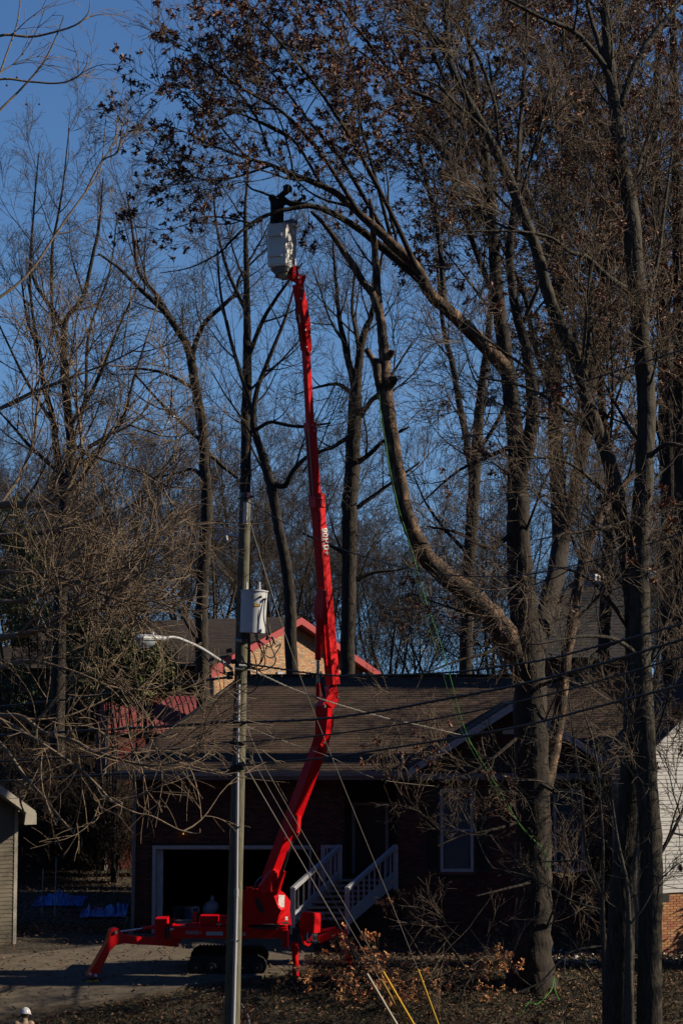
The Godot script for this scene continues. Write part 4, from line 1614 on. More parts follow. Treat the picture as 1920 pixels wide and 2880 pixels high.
	lg.beam(at(829, 2648, 51.6), at(832, 2749, 51.6), Vector2(0.14, 0.14), Vector2(0.13, 0.13), diag, 0.2)
	part(o2, "leg", lg, M.red)
	var lm := Geo.new()
	lm.box(at(834, 2726, 51.49), Vector3(0.028, 0, -0.01), Vector3(0, 0.06, 0), Vector3(0, 0, 0.012))
	part(o2, "white_mark", lm, M.white_print)
	var fd := at(832, 2750, 51.6)
	var fd2 := Geo.new()
	fd2.rod(Vector3(fd.x, ground_y(fd.x, 51.6), fd.z), fd + Vector3(0, 0.03, 0), 0.16, 0.07, 12)
	part(o2, "foot_pad", fd2, M.red)
	var bxm := Geo.new()
	bxm.box(at(803, 2640, 51.9), Vector3(0.07, 0, 0), Vector3(0, 0.22, 0), Vector3(0, 0, 0.12))
	part(o2, "bracket", bxm, M.red)
	var tw := Geo.new()
	tw.plate(facing([[870, 2566], [902, 2568], [901, 2623], [872, 2625]], 870, 51.4, 0.9), -turned(0.9) * 0.22)
	tw.plate(facing([[848, 2567], [869, 2566], [871, 2625], [846, 2628], [840, 2600]], 870, 51.42, -0.9), -turned(-0.9) * 0.14)
	var twp := part(h, "knee_housing", tw, M.red)
	for k in 7:
		var hz := Geo.new()
		var x := 862.0 + 5.0 * k
		var s := smooth([at(x, 2622, 51.45 + 0.03 * k), at(x - 4, 2634, 51.38 + 0.03 * k), at(x - 1, 2648, 51.38 + 0.03 * k), at(x + 7, 2652, 51.45)], [0.018, 0.018, 0.018, 0.018], 4)
		hz.tube(s[0], s[1], 6)
		part(twp, "hose", hz, M.chrome if k % 3 == 1 else M.black)
	var wb2 := Geo.new()
	wb2.plate(facing([[850, 2628], [880, 2628], [877, 2652], [868, 2662], [856, 2656]], 850, 51.6, 0.6), -turned(0.6) * 0.1)
	part(twp, "web_plate", wb2, M.red)
	var fa := Geo.new()
	fa.beam(at(896, 2642, 53.0), at(962, 2616, 53.2), Vector2(0.16, 0.20), Vector2(0.14, 0.17), Vector3.UP, 0.1)
	var o3 := part(h, "outrigger", fa, M.red)
	var fb := Geo.new()
	var fe := at(985, 2684, 53.2)
	fe.y = ground_y(fe.x, 53.05) + 0.05
	fb.beam(at(962, 2616, 53.2), fe, Vector2(0.18, 0.24), Vector2(0.14, 0.16), Vector3.RIGHT, 0.1)
	part(o3, "leg", fb, M.red)
	var fm := Geo.new()
	fm.rod(at(905, 2618, 53.0), at(950, 2608, 53.1), 0.05, 0.04, 8)
	part(o3, "ram_barrel", fm, M.red)


# ---------------------------------------------------------------- people

func blob(bones: Array, cell: float, g: Geo, k := 0.03) -> void:
	# bones: [a, b, radius at a, radius at b]; joined by a smooth minimum, meshed as surface nets
	var lo := Vector3(1e9, 1e9, 1e9)
	var hi := -lo
	for b in bones:
		var m: float = maxf(b[2], b[3]) + cell * 2
		for e in 2:
			lo = lo.min((b[e] as Vector3) - Vector3.ONE * m)
			hi = hi.max((b[e] as Vector3) + Vector3.ONE * m)
	var nx := int((hi.x - lo.x) / cell) + 2
	var ny := int((hi.y - lo.y) / cell) + 2
	var nz := int((hi.z - lo.z) / cell) + 2
	var f := PackedFloat32Array()
	f.resize(nx * ny * nz)
	f.fill(1.0)
	for b in bones:
		var a: Vector3 = b[0]
		var c: Vector3 = b[1]
		var ra: float = b[2]
		var rb: float = b[3]
		var reach := maxf(ra, rb) + cell * 3 + k
		var l := ((a.min(c) - Vector3.ONE * reach - lo) / cell).floor().max(Vector3.ZERO)
		var h := ((a.max(c) + Vector3.ONE * reach - lo) / cell).ceil().min(Vector3(nx - 1, ny - 1, nz - 1))
		var ab := c - a
		var ll := maxf(ab.length_squared(), 1e-9)
		for x in range(int(l.x), int(h.x) + 1):
			for y in range(int(l.y), int(h.y) + 1):
				for z in range(int(l.z), int(h.z) + 1):
					var p := lo + Vector3(x, y, z) * cell
					var t := clampf((p - a).dot(ab) / ll, 0.0, 1.0)
					var d := p.distance_to(a + ab * t) - lerpf(ra, rb, t)
					var q := (x * ny + y) * nz + z
					var o := f[q]
					var w := clampf(0.5 + 0.5 * (o - d) / k, 0.0, 1.0)
					f[q] = lerpf(o, d, w) - k * w * (1.0 - w)
	var idx := PackedInt32Array()
	idx.resize(nx * ny * nz)
	idx.fill(-1)
	for x in nx - 1:
		for y in ny - 1:
			for z in nz - 1:
				var q := (x * ny + y) * nz + z
				var s := 0
				for e in 8:
					if f[q + (e & 1) * ny * nz + ((e >> 1) & 1) * nz + (e >> 2)] < 0.0:
						s += 1
				if s == 0 or s == 8:
					continue
				var sum := Vector3.ZERO
				var cnt := 0
				for e in 8:
					for ax in 3:
						if e & (1 << ax):
							continue
						var e2 := e | (1 << ax)
						var v0 := f[q + (e & 1) * ny * nz + ((e >> 1) & 1) * nz + (e >> 2)]
						var v1 := f[q + (e2 & 1) * ny * nz + ((e2 >> 1) & 1) * nz + (e2 >> 2)]
						if (v0 < 0.0) != (v1 < 0.0):
							var t := v0 / (v0 - v1)
							sum += Vector3(e & 1, (e >> 1) & 1, e >> 2).lerp(Vector3(e2 & 1, (e2 >> 1) & 1, e2 >> 2), t)
							cnt += 1
				idx[q] = g.v.size()
				g.v.append(lo + (Vector3(x, y, z) + sum / cnt) * cell)
				var gx := f[q + ny * nz] - f[q] + f[q + ny * nz + nz + 1] - f[q + nz + 1]
				var gy := f[q + nz] - f[q] + f[q + ny * nz + nz + 1] - f[q + ny * nz + 1]
				var gz := f[q + 1] - f[q] + f[q + ny * nz + nz + 1] - f[q + ny * nz + nz]
				g.n.append(Vector3(gx, gy, gz).normalized())
				g.c.append(Color.WHITE)
				g.u.append(Vector2.ZERO)
	var st := [ny * nz, nz, 1]
	for x in range(1, nx - 1):
		for y in range(1, ny - 1):
			for z in range(1, nz - 1):
				var q := (x * ny + y) * nz + z
				for ax in 3:
					var in0 := f[q] < 0.0
					if in0 == (f[q + st[ax]] < 0.0):
						continue
					var s1: int = st[(ax + 1) % 3]
					var s2: int = st[(ax + 2) % 3]
					var a := idx[q]
					var b := idx[q - s1]
					var c := idx[q - s1 - s2]
					var e := idx[q - s2]
					if a < 0 or b < 0 or c < 0 or e < 0:
						continue
					if in0:
						g.i.append(a); g.i.append(c); g.i.append(b)
						g.i.append(a); g.i.append(e); g.i.append(c)
					else:
						g.i.append(a); g.i.append(b); g.i.append(c)
						g.i.append(a); g.i.append(c); g.i.append(e)

func hand_bones(wrist: Vector3, dir: Vector3, palm: Vector3, s := 1.0) -> Array:
	# a palm, four curled fingers and a thumb from the side of the palm
	var d := dir.normalized()
	var n := (palm - d * palm.dot(d)).normalized()
	var e := d.cross(n).normalized()
	var r := []
	r.append([wrist, wrist + d * 0.045 * s, 0.027 * s, 0.030 * s])
	for k in 4:
		var o := (k - 1.5) * 0.020 * s
		var root := wrist + d * 0.085 * s + e * o
		var len_: float = [0.068, 0.078, 0.073, 0.058][k] * s
		r.append([wrist + d * 0.03 * s + e * o * 0.8, root, 0.015 * s, 0.011 * s])
		var m := root + (d * 0.85 + n * 0.5).normalized() * len_ * 0.45
		var m2 := m + (d * 0.25 + n * 0.95).normalized() * len_ * 0.32
		var m3 := m2 + (n * 0.8 - d * 0.5).normalized() * len_ * 0.28
		r.append([root, m, 0.0095 * s, 0.009 * s])
		r.append([m, m2, 0.009 * s, 0.0083 * s])
		r.append([m2, m3, 0.0083 * s, 0.0072 * s])
	var t0 := wrist + d * 0.025 * s - e * 0.022 * s
	var t1 := t0 + (d * 0.6 - e * 0.7 + n * 0.35).normalized() * 0.042 * s
	var t2 := t1 + (d * 0.6 + n * 0.7 + e * 0.1).normalized() * 0.034 * s
	r.append([t0, t1, 0.013 * s, 0.011 * s])
	r.append([t1, t2, 0.011 * s, 0.009 * s])
	return r

func hard_hat(owner_: Node3D, c: Vector3, up: Vector3, fwd: Vector3, m: Material) -> void:
	var f := (fwd - up * fwd.dot(up)).normalized()
	var r := up.cross(f).normalized()
	var g := Geo.new()
	g.ball(c, r * 0.118, up * 0.145, f * 0.142, 8, 20, 0.0, PI * 0.5)
	for k in 3:
		var o := (k - 1) * 0.035
		var P := PackedVector3Array()
		var R := PackedFloat32Array()
		for q in 8:
			var a := lerpf(0.25, PI - 0.35, q / 7.0)
			P.append(c + f * cos(a) * 0.135 + up * sin(a) * 0.142 * sqrt(maxf(0.0, 1.0 - pow(o / 0.118, 2))) + r * o)
			R.append(0.009 if k == 1 else 0.006)
		g.tube(P, R, 6)
	var hat := part(owner_, "hard_hat", g, m)
	var b := Geo.new()
	var pts := []
	for k in 24:
		var a := TAU * k / 24.0
		var ext := 1.10 + 0.32 * pow(maxf(0.0, cos(a)), 1.5)
		pts.append(c + f * cos(a) * 0.142 * ext + r * sin(a) * 0.118 * 1.10 - up * (0.012 * maxf(0.0, cos(a))))
	b.plate(pts, up * 0.007)
	part(hat, "brim", b, m)

func figure(called: String, label: String, foot: Vector3, J: Dictionary, cloth: Material, trousers: Material, skin: Material, hat: Material, face: Vector3, hair: Material, bulk := 1.0) -> Node3D:
	# J: joints relative to the spot between the feet
	var o := thing(called, label, "person", foot)
	var q := {}
	for k in J:
		q[k] = foot + (J[k] as Vector3)
	var g := Geo.new()
	var B := [
		[q.hip, q.chest, 0.145, 0.155], [q.chest, q.neck, 0.15, 0.075], [q.neck, q.head, 0.062, 0.06],
		[q.chest, q.sl, 0.12, 0.078], [q.chest, q.sr, 0.12, 0.078],
		[q.sl, q.el, 0.070, 0.050], [q.el, q.wl, 0.052, 0.036], [q.sr, q.er, 0.070, 0.050], [q.er, q.wr, 0.052, 0.036],
		[q.hip, q.hl, 0.14, 0.10], [q.hip, q.hr, 0.14, 0.10],
		[q.hl, q.kl, 0.098, 0.068], [q.kl, q.al, 0.068, 0.048], [q.hr, q.kr, 0.098, 0.068], [q.kr, q.ar, 0.068, 0.048],
		[q.al, q.al + face * 0.17 + Vector3(0, -0.05, 0), 0.05, 0.036], [q.ar, q.ar + face * 0.17 + Vector3(0, -0.05, 0), 0.05, 0.036]]
	for b in B:
		b[2] *= bulk
		b[3] *= bulk
	blob(B, 0.022, g, 0.035)
	# jacket above the waist, trousers below: one body, two cloths
	var up := Geo.new()
	var low := Geo.new()
	for part_ in 2:
		var t: Geo = up if part_ == 0 else low
		t.v = g.v; t.n = g.n; t.c = g.c; t.u = g.u
		var ix := PackedInt32Array()
		for k in g.i.size() / 3:
			var y: float = (g.v[g.i[k * 3]].y + g.v[g.i[k * 3 + 1]].y + g.v[g.i[k * 3 + 2]].y) / 3.0 - q.hip.y
			if (y > -0.06) == (part_ == 0):
				for e in 3:
					ix.append(g.i[k * 3 + e])
		t.i = ix
	var arr := ArrayMesh.new()
	for t in [up, low]:
		var a := (t as Geo).done().surface_get_arrays(0)
		arr.add_surface_from_arrays(Mesh.PRIMITIVE_TRIANGLES, a)
	arr.surface_set_material(0, cloth)
	arr.surface_set_material(1, trousers)
	var body := MeshInstance3D.new()
	body.name = "body"
	body.mesh = arr
	o.add_child(body, true)
	body.position = -foot
	# head with face, ears and hair
	var hg := Geo.new()
	var hu: Vector3 = (q.head - q.neck).normalized()
	var f := (face - hu * face.dot(hu)).normalized()
	var r := hu.cross(f).normalized()
	var hc: Vector3 = q.head + hu * 0.06
	blob([[hc, hc + hu * 0.03 - f * 0.015, 0.088, 0.092], [hc - hu * 0.06 + f * 0.035, hc + f * 0.03, 0.055, 0.07], [hc - hu * 0.085 + f * 0.055, hc - hu * 0.06 + f * 0.05, 0.032, 0.04],
		[hc - hu * 0.01 + f * 0.088, hc - hu * 0.03 + f * 0.108, 0.010, 0.014], [hc - r * 0.086 - hu * 0.01, hc - r * 0.09 - hu * 0.04, 0.016, 0.012], [hc + r * 0.086 - hu * 0.01, hc + r * 0.09 - hu * 0.04, 0.016, 0.012],
		[hc - hu * 0.058 + f * 0.080 - r * 0.018, hc - hu * 0.058 + f * 0.080 + r * 0.018, 0.010, 0.010], [hc - hu * 0.09, q.neck, 0.055, 0.06]], 0.008, hg, 0.015)
	var head := part(o, "head", hg, skin)
	for s in [-1.0, 1.0]:
		var ey := Geo.new()
		ey.ball(hc + f * 0.084 + r * 0.032 * s + hu * 0.005, r * 0.012, hu * 0.009, f * 0.008, 5, 8)
		part(head, "eye", ey, M.black)
	var hr := Geo.new()
	hr.ball(hc - f * 0.012 + hu * 0.012, r * 0.098, hu * 0.104, f * 0.102, 8, 14, 0.0, PI * 0.55)
	part(head, "hair", hr, hair)
	hard_hat(o, hc + hu * 0.028, (hu * 0.97 - f * 0.08).normalized(), f, hat)
	for s in [["wl", "el"], ["wr", "er"]]:
		var d: Vector3 = (q[s[0]] - q[s[1]]).normalized()
		var hh := Geo.new()
		blob(hand_bones(q[s[0]] + d * 0.01, d, Vector3.DOWN + face * 0.4), 0.006, hh, 0.006)
		part(o, "hand", hh, skin)
	return o

func people() -> void:
	# the worker up in the bucket, reaching out over its right-hand edge
	var u := Vector3(0.914, 0, 0.407)
	var w := Vector3(0.407, 0, -0.914)
	var ctr := at(804, 744, 49.6) - u * 0.29 + w * 0.36 + Vector3(0, 0.03, 0)
	var foot := ctr - u * 0.10 + Vector3(0, 0.24, 0)
	var J := {"hip": Vector3(-0.04, 1.02, 0), "chest": Vector3(-0.03, 1.40, 0.0), "neck": Vector3(0.07, 1.57, 0.02), "head": Vector3(0.15, 1.66, 0.04),
		"sl": Vector3(-0.16, 1.50, 0.10), "sr": Vector3(0.13, 1.49, -0.10), "el": Vector3(0.02, 1.28, 0.24), "wl": Vector3(0.26, 1.36, 0.22), "er": Vector3(0.36, 1.34, -0.04), "wr": Vector3(0.55, 1.48, 0.02),
		"hl": Vector3(-0.09, 0.93, 0.08), "hr": Vector3(0.02, 0.93, -0.08), "kl": Vector3(-0.06, 0.52, 0.10), "kr": Vector3(0.06, 0.52, -0.08), "al": Vector3(-0.08, 0.08, 0.10), "ar": Vector3(0.05, 0.08, -0.09)}
	for k in J:
		J[k] = (J[k] as Vector3) * 1.06
	figure("person", "person in dark work clothes and helmet leaning from the raised white bucket", foot, J, M.dark_cloth, M.dark_cloth, M.skin_dark, M.black_hat, Vector3(0.95, 0, 0.3).normalized(), M.hair, 1.18)
	# the person on the verge below, turned away, only head and shoulders in the frame
	var f2 := at(67, 2852, 46)
	f2.y = ground_y(f2.x, 46)
	var top := at(67, 2839, 46).y
	var sc := (top - f2.y) / 1.80
	var J2 := {"hip": Vector3(0, 0.95, 0), "chest": Vector3(0.01, 1.27, -0.01), "neck": Vector3(0.02, 1.48, -0.01), "head": Vector3(0.03, 1.57, -0.03),
		"sl": Vector3(-0.19, 1.40, 0.04), "sr": Vector3(0.20, 1.39, -0.04), "el": Vector3(-0.24, 1.12, 0.02), "wl": Vector3(-0.16, 0.93, -0.14), "er": Vector3(0.26, 1.11, -0.06), "wr": Vector3(0.20, 0.95, -0.24),
		"hl": Vector3(-0.10, 0.88, 0.02), "hr": Vector3(0.10, 0.88, -0.02), "kl": Vector3(-0.11, 0.48, 0.0), "kr": Vector3(0.12, 0.48, -0.03), "al": Vector3(-0.12, 0.08, 0.03), "ar": Vector3(0.13, 0.08, 0.0)}
	for k in J2:
		J2[k] = (J2[k] as Vector3) * sc
	figure("person", "person in a tan jacket and white hard hat standing on the verge, seen from behind", f2, J2, M.tan_cloth, M.jeans, M.skin_dark, M.white_hat, Vector3(0.45, 0, -0.9).normalized(), M.hair)


# ---------------------------------------------------------------- pole and wires

func pole() -> void:
	var d := 36.0
	var top := at(690, 1398, d)
	var low := at(652, 2880, d)
	var dir := (low - top).normalized()
	var foot := top + dir * ((top.y + 3.5) / -dir.y)
	var h := thing("utility_pole", "weathered wooden utility pole leaning slightly in front of the garage", "utility pole", foot)
	var P := PackedVector3Array()
	var R := PackedFloat32Array()
	for k in 30:
		var t := k / 29.0
		P.append(top.lerp(foot, t))
		R.append(lerpf(0.100, 0.165, t))
	var g := Geo.new()
	g.tube(P, R, 22, Color.WHITE, 0.015)
	part(h, "shaft", g, M.pole_wood)
	# grey conduit up the side, with couplings and straps; a square guard near the top
	var c := Geo.new()
	var A := at(672, 1925, d - 0.185)
	var B := at(669, 2100, d - 0.19)
	var C := at(656, 2880, d - 0.215)
	var cdir := (C - B).normalized()
	var E := C + cdir * 2.6
	c.tube(PackedVector3Array([A, B, at(665, 2510, d - 0.20)]), PackedFloat32Array([0.028, 0.028, 0.029]), 12)
	c.tube(PackedVector3Array([at(665, 2505, d - 0.20), at(662, 2650, d - 0.208), C, E]), PackedFloat32Array([0.035, 0.035, 0.036, 0.037]), 12)
	var con := part(h, "conduit", c, M.pvc)
	for y in [2505, 2520]:
		pass
	var cu := Geo.new()
	cu.rod(at(665, 2500, d - 0.20), at(664.5, 2522, d - 0.20), 0.042, 0.042, 12)
	part(con, "coupling", cu, M.pvc)
	for y in [1985, 2325, 2645]:
		var s := Geo.new()
		var x := lerpf(671, 659, (y - 1985) / 800.0)
		s.box(at(x, y, d - 0.19), Vector3(0.075, 0, 0), Vector3(0, 0.010, 0), Vector3(0, 0, 0.045))
		part(con, "strap", s, M.steel)
	var ug := Geo.new()
	ug.beam(at(691, 1412, d - 0.10), at(689, 1474, d - 0.105), Vector2(0.085, 0.05), Vector2(0.085, 0.05), Vector3.BACK, 0.3)
	part(h, "cable_guard", ug, M.pvc)
	# brown insulator on the pole top and its clamp
	var ins := thing("pin_insulator", "glossy brown insulator clamped to the top of the utility pole", "insulator", top)
	var ig := Geo.new()
	ig.rod(top + Vector3(0, -0.05, 0.0), top + Vector3(0, 0.08, 0), 0.105, 0.09, 14)
	for k in 3:
		var o := top + Vector3(0.02 + 0.0 * k, -0.02 + 0.035 * k, 0.09)
		ig.tube(PackedVector3Array([o, o + Vector3(0, 0.012, 0), o + Vector3(0, 0.032, 0)]), PackedFloat32Array([0.035, 0.075, 0.03]), 14)
	part(ins, "shed", ig, M.brown_glaze)
	var ic := Geo.new()
	ic.rod(top + Vector3(-0.12, -0.05, 0.09), top + Vector3(-0.02, 0.02, 0.1), 0.012, 0.012, 8)
	ic.rod(top + Vector3(0.06, -0.01, 0.1), top + Vector3(0.15, 0.0, 0.1), 0.02, 0.03, 8)
	part(ins, "clamp", ic, M.brown_glaze)
	# cutout and arrester on a bracket
	var cb := at(640, 1500, d)
	var cut := thing("cutout", "fused cutout and ribbed arrester on a white arm by the pole", "cutout", cb)
	var arm := Geo.new()
	arm.rod(at(668, 1508, d), at(640, 1503, d - 0.05), 0.022, 0.022, 10)
	arm.rod(at(640, 1503, d - 0.05), at(616, 1505, d - 0.08), 0.013, 0.013, 8)
	part(cut, "arm", arm, M.porcelain)
	for e in [[629, 1479, 638, 1520, 0.045], [611, 1475, 614, 1492, 0.032]]:
		var a := at(e[0], e[1], d - 0.08)
		var b := at(e[2], e[3], d - 0.08)
		var P2 := PackedVector3Array()
		var R2 := PackedFloat32Array()
		var n := 13 if e[4] > 0.04 else 6
		for k in n * 2 + 1:
			P2.append(a.lerp(b, k / float(n * 2)))
			R2.append(e[4] if k % 2 == 1 else e[4] * 0.55)
		var g2 := Geo.new()
		g2.tube(P2, R2, 12)
		part(cut, "insulator", g2, M.porcelain)
	var fu := Geo.new()
	fu.rod(at(610, 1488, d - 0.10), at(619, 1522, d - 0.10), 0.014, 0.014, 8)
	fu.rod(at(603, 1516, d - 0.08), at(618, 1520, d - 0.08), 0.03, 0.02, 8)
	part(cut, "fuse_tube", fu, M.steel)
	# transformer tank
	var t0 := at(710, 1780, d - 0.12)
	var t1 := at(715, 1664, d - 0.12)
	var up := (t1 - t0).normalized()
	var tr := thing("transformer", "grey can transformer with two bushings hung on the utility pole", "transformer", t0)
	var tk := Geo.new()
	tk.tube(PackedVector3Array([t0 - up * 0.0, t0 + up * 0.012, t1 - up * 0.11, t1 - up * 0.09, t1]), PackedFloat32Array([0.225, 0.234, 0.240, 0.243, 0.243]), 36)
	part(tr, "tank", tk, M.tank)
	var lid := Geo.new()
	lid.tube(PackedVector3Array([t1, t1 + up * 0.018, t1 + up * 0.03]), PackedFloat32Array([0.262, 0.262, 0.20]), 36)
	part(tr, "lid", lid, M.tank)
	for x in [692.0, 728.0]:
		var b := at(x, 1662, d - 0.12 + (0.06 if x < 700 else -0.02))
		var P3 := PackedVector3Array()
		var R3 := PackedFloat32Array()
		for k in 9:
			P3.append(b + up * 0.021 * k)
			R3.append((0.048 if k % 2 == 1 else 0.026) * (1.0 - 0.05 * k))
		var bg := Geo.new()
		bg.tube(P3, R3, 14)
		part(tr, "bushing", bg, M.porcelain)
	var face := Vector3(0.30, 0, 0.954)
	var fr := face.cross(Vector3.UP) * -1.0
	var st := Geo.new()
	var ctr := (t0 + t1) * 0.5
	for k in 6:
		var a0 := 0.02 + 0.09 * k
		var a1 := a0 + 0.09
		var y := t0.lerp(t1, 0.62)
		for q in [[a0, a1]]:
			var n0 := Vector3(sin(q[0]), 0, cos(q[0]))
			var n1 := Vector3(sin(q[1]), 0, cos(q[1]))
			st.quad(y + n0 * 0.2425, y + n1 * 0.2425, y + n1 * 0.2425 + up * 0.05, y + n0 * 0.2425 + up * 0.05, n0)
	var band := part(tr, "warning_label", st, M.black)
	var wz := Vector3(sin(0.29), 0, cos(0.29))
	var wr := Vector3(cos(0.29), 0, -sin(0.29))
	var yl := Geo.new()
	yl.box(t0.lerp(t1, 0.62) + wz * 0.2445 + up * 0.025, wr * 0.05, up * 0.018, wz * 0.001)
	part(band, "label_field", yl, M.yellow)
	for k in 3:
		var aa: float = [-0.02, 0.5, 0.85][k]
		var nn := Vector3(sin(aa), 0, cos(aa))
		var b := t0.lerp(t1, [0.86, 0.85, 0.80][k]) + nn * 0.24
		var bg := Geo.new()
		bg.rod(b, b + nn * 0.06, 0.022, 0.018, 8)
		bg.rod(b + nn * 0.055 - up * 0.02, b + nn * 0.055 + up * 0.025, 0.014, 0.014, 8)
		part(tr, "low_bushing", bg, M.black)
	for k in 2:
		var br := Geo.new()
		var y := t0.lerp(t1, 0.22 + 0.55 * k)
		br.box(y + Vector3(-0.22, 0, 0.0), Vector3(0.05, 0, 0), Vector3(0, 0.05, 0), Vector3(0, 0, 0.06))
		part(tr, "hanger", br, M.steel)
	# street lamp
	var l0 := at(648, 1876, d)
	var la := thing("street_lamp", "grey cobra-head street lamp on a curved arm from the pole", "street lamp", l0)
	var s := smooth([at(654, 1885, d - 0.05), at(640, 1872, d - 0.1), at(600, 1845, d - 0.5), at(560, 1820, d - 0.9), at(520, 1802, d - 1.2), at(495, 1793, d - 1.4), at(468, 1793, d - 1.6)], [0.030, 0.030, 0.030, 0.028, 0.027, 0.026, 0.026], 5)
	var ag := Geo.new()
	ag.tube(s[0], s[1], 12)
	part(la, "arm", ag, M.galvanised)
	var a := at(470, 1797, d - 1.6)
	var b := at(385, 1796, d - 2.1)
	var hd := (b - a)
	var HP := PackedVector3Array()
	var HR := PackedFloat32Array()
	var prof := [[0.0, 0.045], [0.05, 0.062], [0.12, 0.07], [0.3, 0.085], [0.5, 0.105], [0.75, 0.115], [0.92, 0.095], [1.0, 0.04]]
	var hg := Geo.new()
	var axx := hd.normalized()
	var upv := Vector3.UP
	var sd := axx.cross(upv).normalized()
	var L := hd.length()
	var prev := []
	for k in prof.size():
		var o: Vector3 = a + hd * prof[k][0] + Vector3(0, 0.01, 0)
		var rr: float = prof[k][1]
		var ring := []
		for q in 16:
			var an := TAU * q / 16.0
			var vy := sin(an) * rr * (0.62 if sin(an) > 0 else 0.85)
			ring.append(o + sd * cos(an) * rr * 1.25 + Vector3(0, maxf(vy, -0.045), 0))
		if k > 0:
			for q in 16:
				hg.quad(prev[q], prev[(q + 1) % 16], ring[(q + 1) % 16], ring[q], prev[q] - o)
		prev = ring
	for q in 16:
		hg.tri(prev[q], prev[(q + 1) % 16], a + hd * 1.01, axx)
	part(la, "head", hg, M.galvanised)
	var rf := Geo.new()
	rf.ball(a + hd * 0.70 + Vector3(0, -0.045, 0), axx * L * 0.30, Vector3(0, 0.115, 0), sd * 0.125, 8, 16, PI * 0.5, PI)
	part(la, "refractor", rf, M.lamp_glass)
	var pc := Geo.new()
	var pp := a + hd * 0.49 + Vector3(0, 0.07, 0)
	pc.tube(PackedVector3Array([pp, pp + Vector3(0, 0.05, 0), pp + Vector3(0, 0.065, 0)]), PackedFloat32Array([0.035, 0.035, 0.025]), 12)
	part(la, "photocell", pc, M.porcelain)
	# clutter of clamps where the cables meet the pole
	var cl := [[690, 1790, 0.05], [660, 1860, 0.06], [664, 1918, 0.05], [648, 1895, 0.06], [647, 1905, 0.05], [654, 2030, 0.05], [685, 2034, 0.04], [655, 2088, 0.05], [682, 2092, 0.05], [646, 2165, 0.06], [660, 2160, 0.07], [672, 2158, 0.08], [680, 2150, 0.06], [645, 1830, 0.05]]
	for e in cl:
		var g3 := Geo.new()
		var p := at(e[0], e[1], d - 0.17)
		g3.box(p, Vector3(e[2], 0.01, 0), Vector3(-0.01, e[2] * 0.7, 0), Vector3(0, 0, 0.06))
		g3.rod(p + Vector3(-e[2], -0.03, 0.05), p + Vector3(e[2], 0.02, 0.08), 0.02, 0.02, 6)
		part(h, "clamp", g3, M.black)
	for e in [[666, 1800], [667, 1880], [678, 1872]]:
		var g4 := Geo.new()
		g4.rod(at(e[0] - 6, e[1], d - 0.16), at(e[0] + 14, e[1] + 2, d - 0.14), 0.03, 0.03, 8)
		part(h, "bolt", g4, M.galvanised)

func cable(called: String, pts: Array, r: float, m: Material, label: String, group := "", twist := 0.0) -> void:
	var A := []
	var W := []
	for p in pts:
		A.append(at(p[0], p[1], p[2]))
		W.append(r)
	var s := smooth(A, W, 8)
	var g := Geo.new()
	g.tube(s[0], s[1], 8)
	if twist > 0.0:
		# a lashed strand spun round the cable
		var P: PackedVector3Array = s[0]
		var Q := PackedVector3Array()
		var R := PackedFloat32Array()
		for k in (P.size() - 1) * 6:
			var t := k / 6.0
			var q := int(t)
			var o := P[q].lerp(P[mini(q + 1, P.size() - 1)], t - q)
			Q.append(o + Vector3(0, cos(k * 0.9), sin(k * 0.9)) * (r + twist * 0.7))
			R.append(twist)
		g.tube(Q, R, 4)
	single(called, g, m, label, "cable", group)

